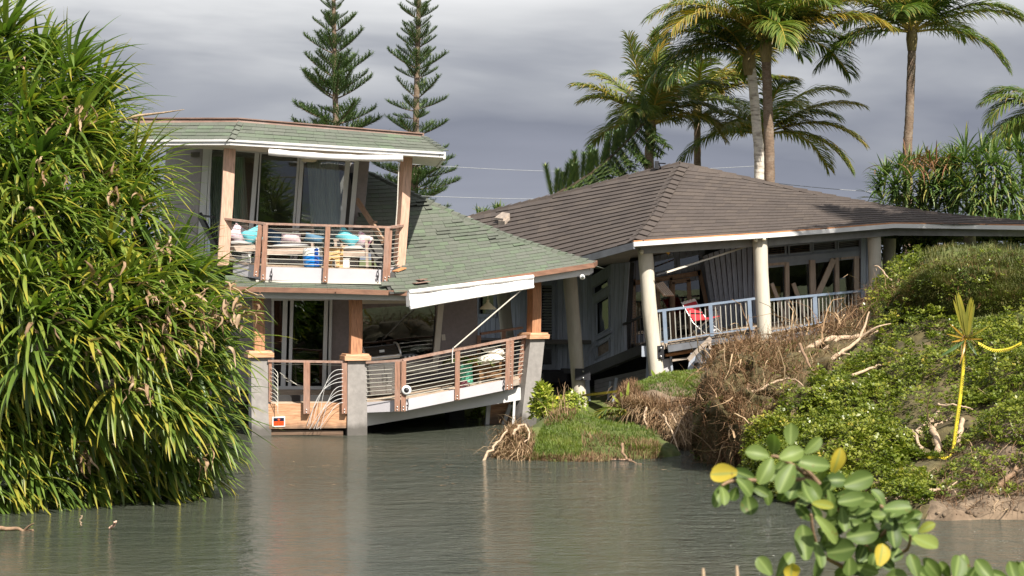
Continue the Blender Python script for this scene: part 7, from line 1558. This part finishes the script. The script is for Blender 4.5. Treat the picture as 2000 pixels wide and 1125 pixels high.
# distant tips over the left hip of the brown roof
for x, y, lab_ in ((940, 412, 'tiny far-off leaf tuft peeking over the brown roof near its left end'), (975, 405, 'tiny far-off pale leaf tuft just right of another over the brown roof')):
    far = thing('far_shrub', lab_, 'shrub', W(x, 470, 85)); tfm = straps([tuple(W(x + random.gauss(0, 5), y + 8, 85)) for _ in range(40)], [(random.gauss(0, .6), random.gauss(0, .5), 1) for _ in range(40)], RNG.uniform(.3, .6, 40), [.05] * 40, RNG.uniform(.5, 2, 40), S=4); strap_mesh('foliage', tfm, M['pandanus_far'], far, RNG.random(40))['kind'] = 'stuff'
    m = MB(); m.tube([W(x, 470, 85), W(x, y + 6, 85)], .08, 6); m.build('stem', M['bark'], far)
# ================================================================== out-of-focus beach shrub close to the camera
random.seed(9)
SX, SY, K = 1340.0, 780.0, .33
nk = thing('beach_naupaka', 'blurred foreground shrub with thick paddle-shaped green leaves at the lower right', 'shrub', W(1720, 1330, 5.6))
def cx(x, y, Y): return W(SX + x * K, SY + y * K, Y)
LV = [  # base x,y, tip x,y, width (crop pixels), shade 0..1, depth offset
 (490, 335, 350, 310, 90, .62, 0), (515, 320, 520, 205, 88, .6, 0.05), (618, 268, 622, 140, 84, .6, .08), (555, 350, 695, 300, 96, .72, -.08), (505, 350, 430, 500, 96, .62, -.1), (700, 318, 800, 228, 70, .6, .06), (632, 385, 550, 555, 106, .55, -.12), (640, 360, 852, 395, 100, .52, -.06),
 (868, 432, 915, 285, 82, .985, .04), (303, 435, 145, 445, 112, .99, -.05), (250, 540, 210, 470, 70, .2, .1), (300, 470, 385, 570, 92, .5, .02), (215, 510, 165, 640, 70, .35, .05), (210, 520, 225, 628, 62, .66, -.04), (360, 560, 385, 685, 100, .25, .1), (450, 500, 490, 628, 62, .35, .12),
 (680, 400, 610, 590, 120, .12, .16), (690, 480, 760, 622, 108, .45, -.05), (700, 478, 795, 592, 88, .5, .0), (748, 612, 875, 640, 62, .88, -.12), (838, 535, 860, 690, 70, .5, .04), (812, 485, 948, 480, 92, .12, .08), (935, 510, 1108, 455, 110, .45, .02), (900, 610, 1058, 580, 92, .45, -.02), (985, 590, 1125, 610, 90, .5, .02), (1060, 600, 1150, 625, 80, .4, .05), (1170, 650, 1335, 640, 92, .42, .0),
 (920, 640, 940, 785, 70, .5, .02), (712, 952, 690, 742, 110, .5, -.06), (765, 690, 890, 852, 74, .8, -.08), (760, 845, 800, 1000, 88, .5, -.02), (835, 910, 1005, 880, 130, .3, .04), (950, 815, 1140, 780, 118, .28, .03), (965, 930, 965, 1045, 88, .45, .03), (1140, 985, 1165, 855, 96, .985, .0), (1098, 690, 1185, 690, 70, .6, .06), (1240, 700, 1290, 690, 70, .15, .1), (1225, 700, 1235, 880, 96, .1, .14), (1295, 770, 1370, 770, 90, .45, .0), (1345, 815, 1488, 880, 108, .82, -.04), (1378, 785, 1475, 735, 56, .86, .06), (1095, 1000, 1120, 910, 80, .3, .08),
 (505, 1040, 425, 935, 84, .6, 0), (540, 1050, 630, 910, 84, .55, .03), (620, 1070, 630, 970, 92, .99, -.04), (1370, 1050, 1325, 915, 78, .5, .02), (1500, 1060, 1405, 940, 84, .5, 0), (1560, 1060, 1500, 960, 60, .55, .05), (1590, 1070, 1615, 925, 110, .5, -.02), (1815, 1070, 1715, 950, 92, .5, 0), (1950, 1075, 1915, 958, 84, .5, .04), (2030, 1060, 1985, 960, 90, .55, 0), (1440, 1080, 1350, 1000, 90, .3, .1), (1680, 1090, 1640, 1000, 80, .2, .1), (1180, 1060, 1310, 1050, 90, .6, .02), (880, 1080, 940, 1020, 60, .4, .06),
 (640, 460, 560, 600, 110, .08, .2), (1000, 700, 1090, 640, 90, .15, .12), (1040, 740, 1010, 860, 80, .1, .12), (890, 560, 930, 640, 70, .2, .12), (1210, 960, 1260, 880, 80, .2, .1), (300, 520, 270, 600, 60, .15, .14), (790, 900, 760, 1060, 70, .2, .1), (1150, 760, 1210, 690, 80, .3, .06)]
def paddle(base, tip, wpx, shade, Y):
    b, e_ = cx(*base, Y), cx(*tip, Y + random.uniform(-.05, .05)); d = e_ - b; L = d.length; d = d.normalized(); face = Vector((random.gauss(.15, .25), -1, random.gauss(.35, .3))).normalized(); sd = d.cross(face).normalized(); nn = sd.cross(d).normalized(); w_ = wpx * K / F * Y
    if nn.y > 0: nn = -nn
    V_l, tt = [], []; n, mm = 14, 9; bend = random.uniform(-.12, .10)
    for i in range(n + 1):
        s_ = i / n; pr = max(.07, math.sin(math.pi * min(1, .03 + .965 * s_ ** 1.30)) ** .52); 
        for j in range(mm):
            q = -1 + 2 * j / (mm - 1); V_l.append(b + d * L * s_ + sd * w_ / 2 * pr * q + nn * (L * bend * math.sin(math.pi * s_) + .16 * w_ * pr * q * q)); tt.append(max(0, 1 - abs(q) * 6.0) * .8 + .25 * max(0, abs(q) - .8))
    f = [(i * mm + j, i * mm + j + 1, (i + 1) * mm + j + 1, (i + 1) * mm + j) for i in range(n) for j in range(mm - 1)]
    return np_mesh('leaf', [tuple(v) for v in V_l], f, M['naupaka'], nk, np.full(len(V_l), shade), tt)
for (bx, by, tx, ty, w_, sh, dz) in LV: paddle((bx, by), (tx, ty), w_ * 1.08, sh, 5.6 + dz)
for (x0, y0, x1, y1, n) in ((640, 430, 1080, 860, 30), (1000, 560, 1300, 760, 14), (740, 700, 1060, 1040, 20), (1060, 1060, 1320, 800, 8), (1400, 1120, 2020, 1080, 14), (520, 480, 300, 500, 4)):
    for k in range(n):
        f_ = random.random(); bx, by = lerp(x0, x1, f_) + random.gauss(0, 25), lerp(y0, y1, f_) + random.gauss(0, 20); a = random.uniform(0, 6.28); l_ = random.uniform(120, 165)
        paddle((bx, by), (bx + l_ * math.cos(a), by - abs(l_ * math.sin(a)) * random.choice((1, 1, -.6))), random.uniform(58, 82), random.choice((.12, .2, .35, .5, .62)), 5.72 + random.uniform(-.05, .15))
def twig(pts, r0, r1):
    m = MB(); C = [Vector(c) for c in catmull(np.array([tuple(cx(x, y, Y)) for x, y, Y in pts]), 5 * len(pts))]; m.tube(C, [lerp(r0, r1, i / (len(C) - 1)) for i in range(len(C))], 8); m.build('stem', M['stickdark'], nk)
twig([(1120, 1700, 5.9), (1060, 1050, 5.85), (1080, 880, 5.8), (900, 640, 5.75), (760, 470, 5.72), (690, 400, 5.68)], .012, .006); twig([(900, 640, 5.75), (700, 440, 5.72), (560, 350, 5.66), (510, 335, 5.62)], .007, .004)
twig([(760, 470, 5.72), (500, 480, 5.7), (290, 480, 5.65), (210, 510, 5.62)], .006, .004); twig([(1080, 880, 5.8), (1230, 720, 5.75), (1190, 650, 5.7), (960, 560, 5.66)], .007, .004); twig([(1060, 1050, 5.85), (820, 930, 5.75), (760, 820, 5.65), (740, 680, 5.62)], .007, .004); twig([(1700, 1700, 5.9), (1600, 1120, 5.8), (1560, 1070, 5.7)], .012, .007); twig([(1080, 880, 5.8), (1290, 900, 5.75), (1330, 800, 5.65)], .006, .004); twig([(1600, 1120, 5.8), (1900, 1090, 5.7), (2040, 1060, 5.65)], .008, .006); twig([(560, 1700, 5.9), (560, 1120, 5.75), (540, 1045, 5.65)], .007, .005)
for x, y, lab_ in ((100, 1000, 'left one of two bare dry twig tips at the bottom edge'), (300, 985, 'right one of two bare dry twig tips at the bottom edge')):
    m = MB(); P = [W(SX + (x - 10) * K, 1330, 5.4), cx(x + 15, 1150, 5.4), cx(x + 4, 1060, 5.4), cx(x, y, 5.4)]; C = [Vector(c) for c in catmull(np.array([tuple(p) for p in P]), 14)]; m.tube(C, [lerp(.009, .003, i / 13) for i in range(14)], 7); tag(m.build('dry_twig', M['stick'], None, P[0]), lab_, 'twig')
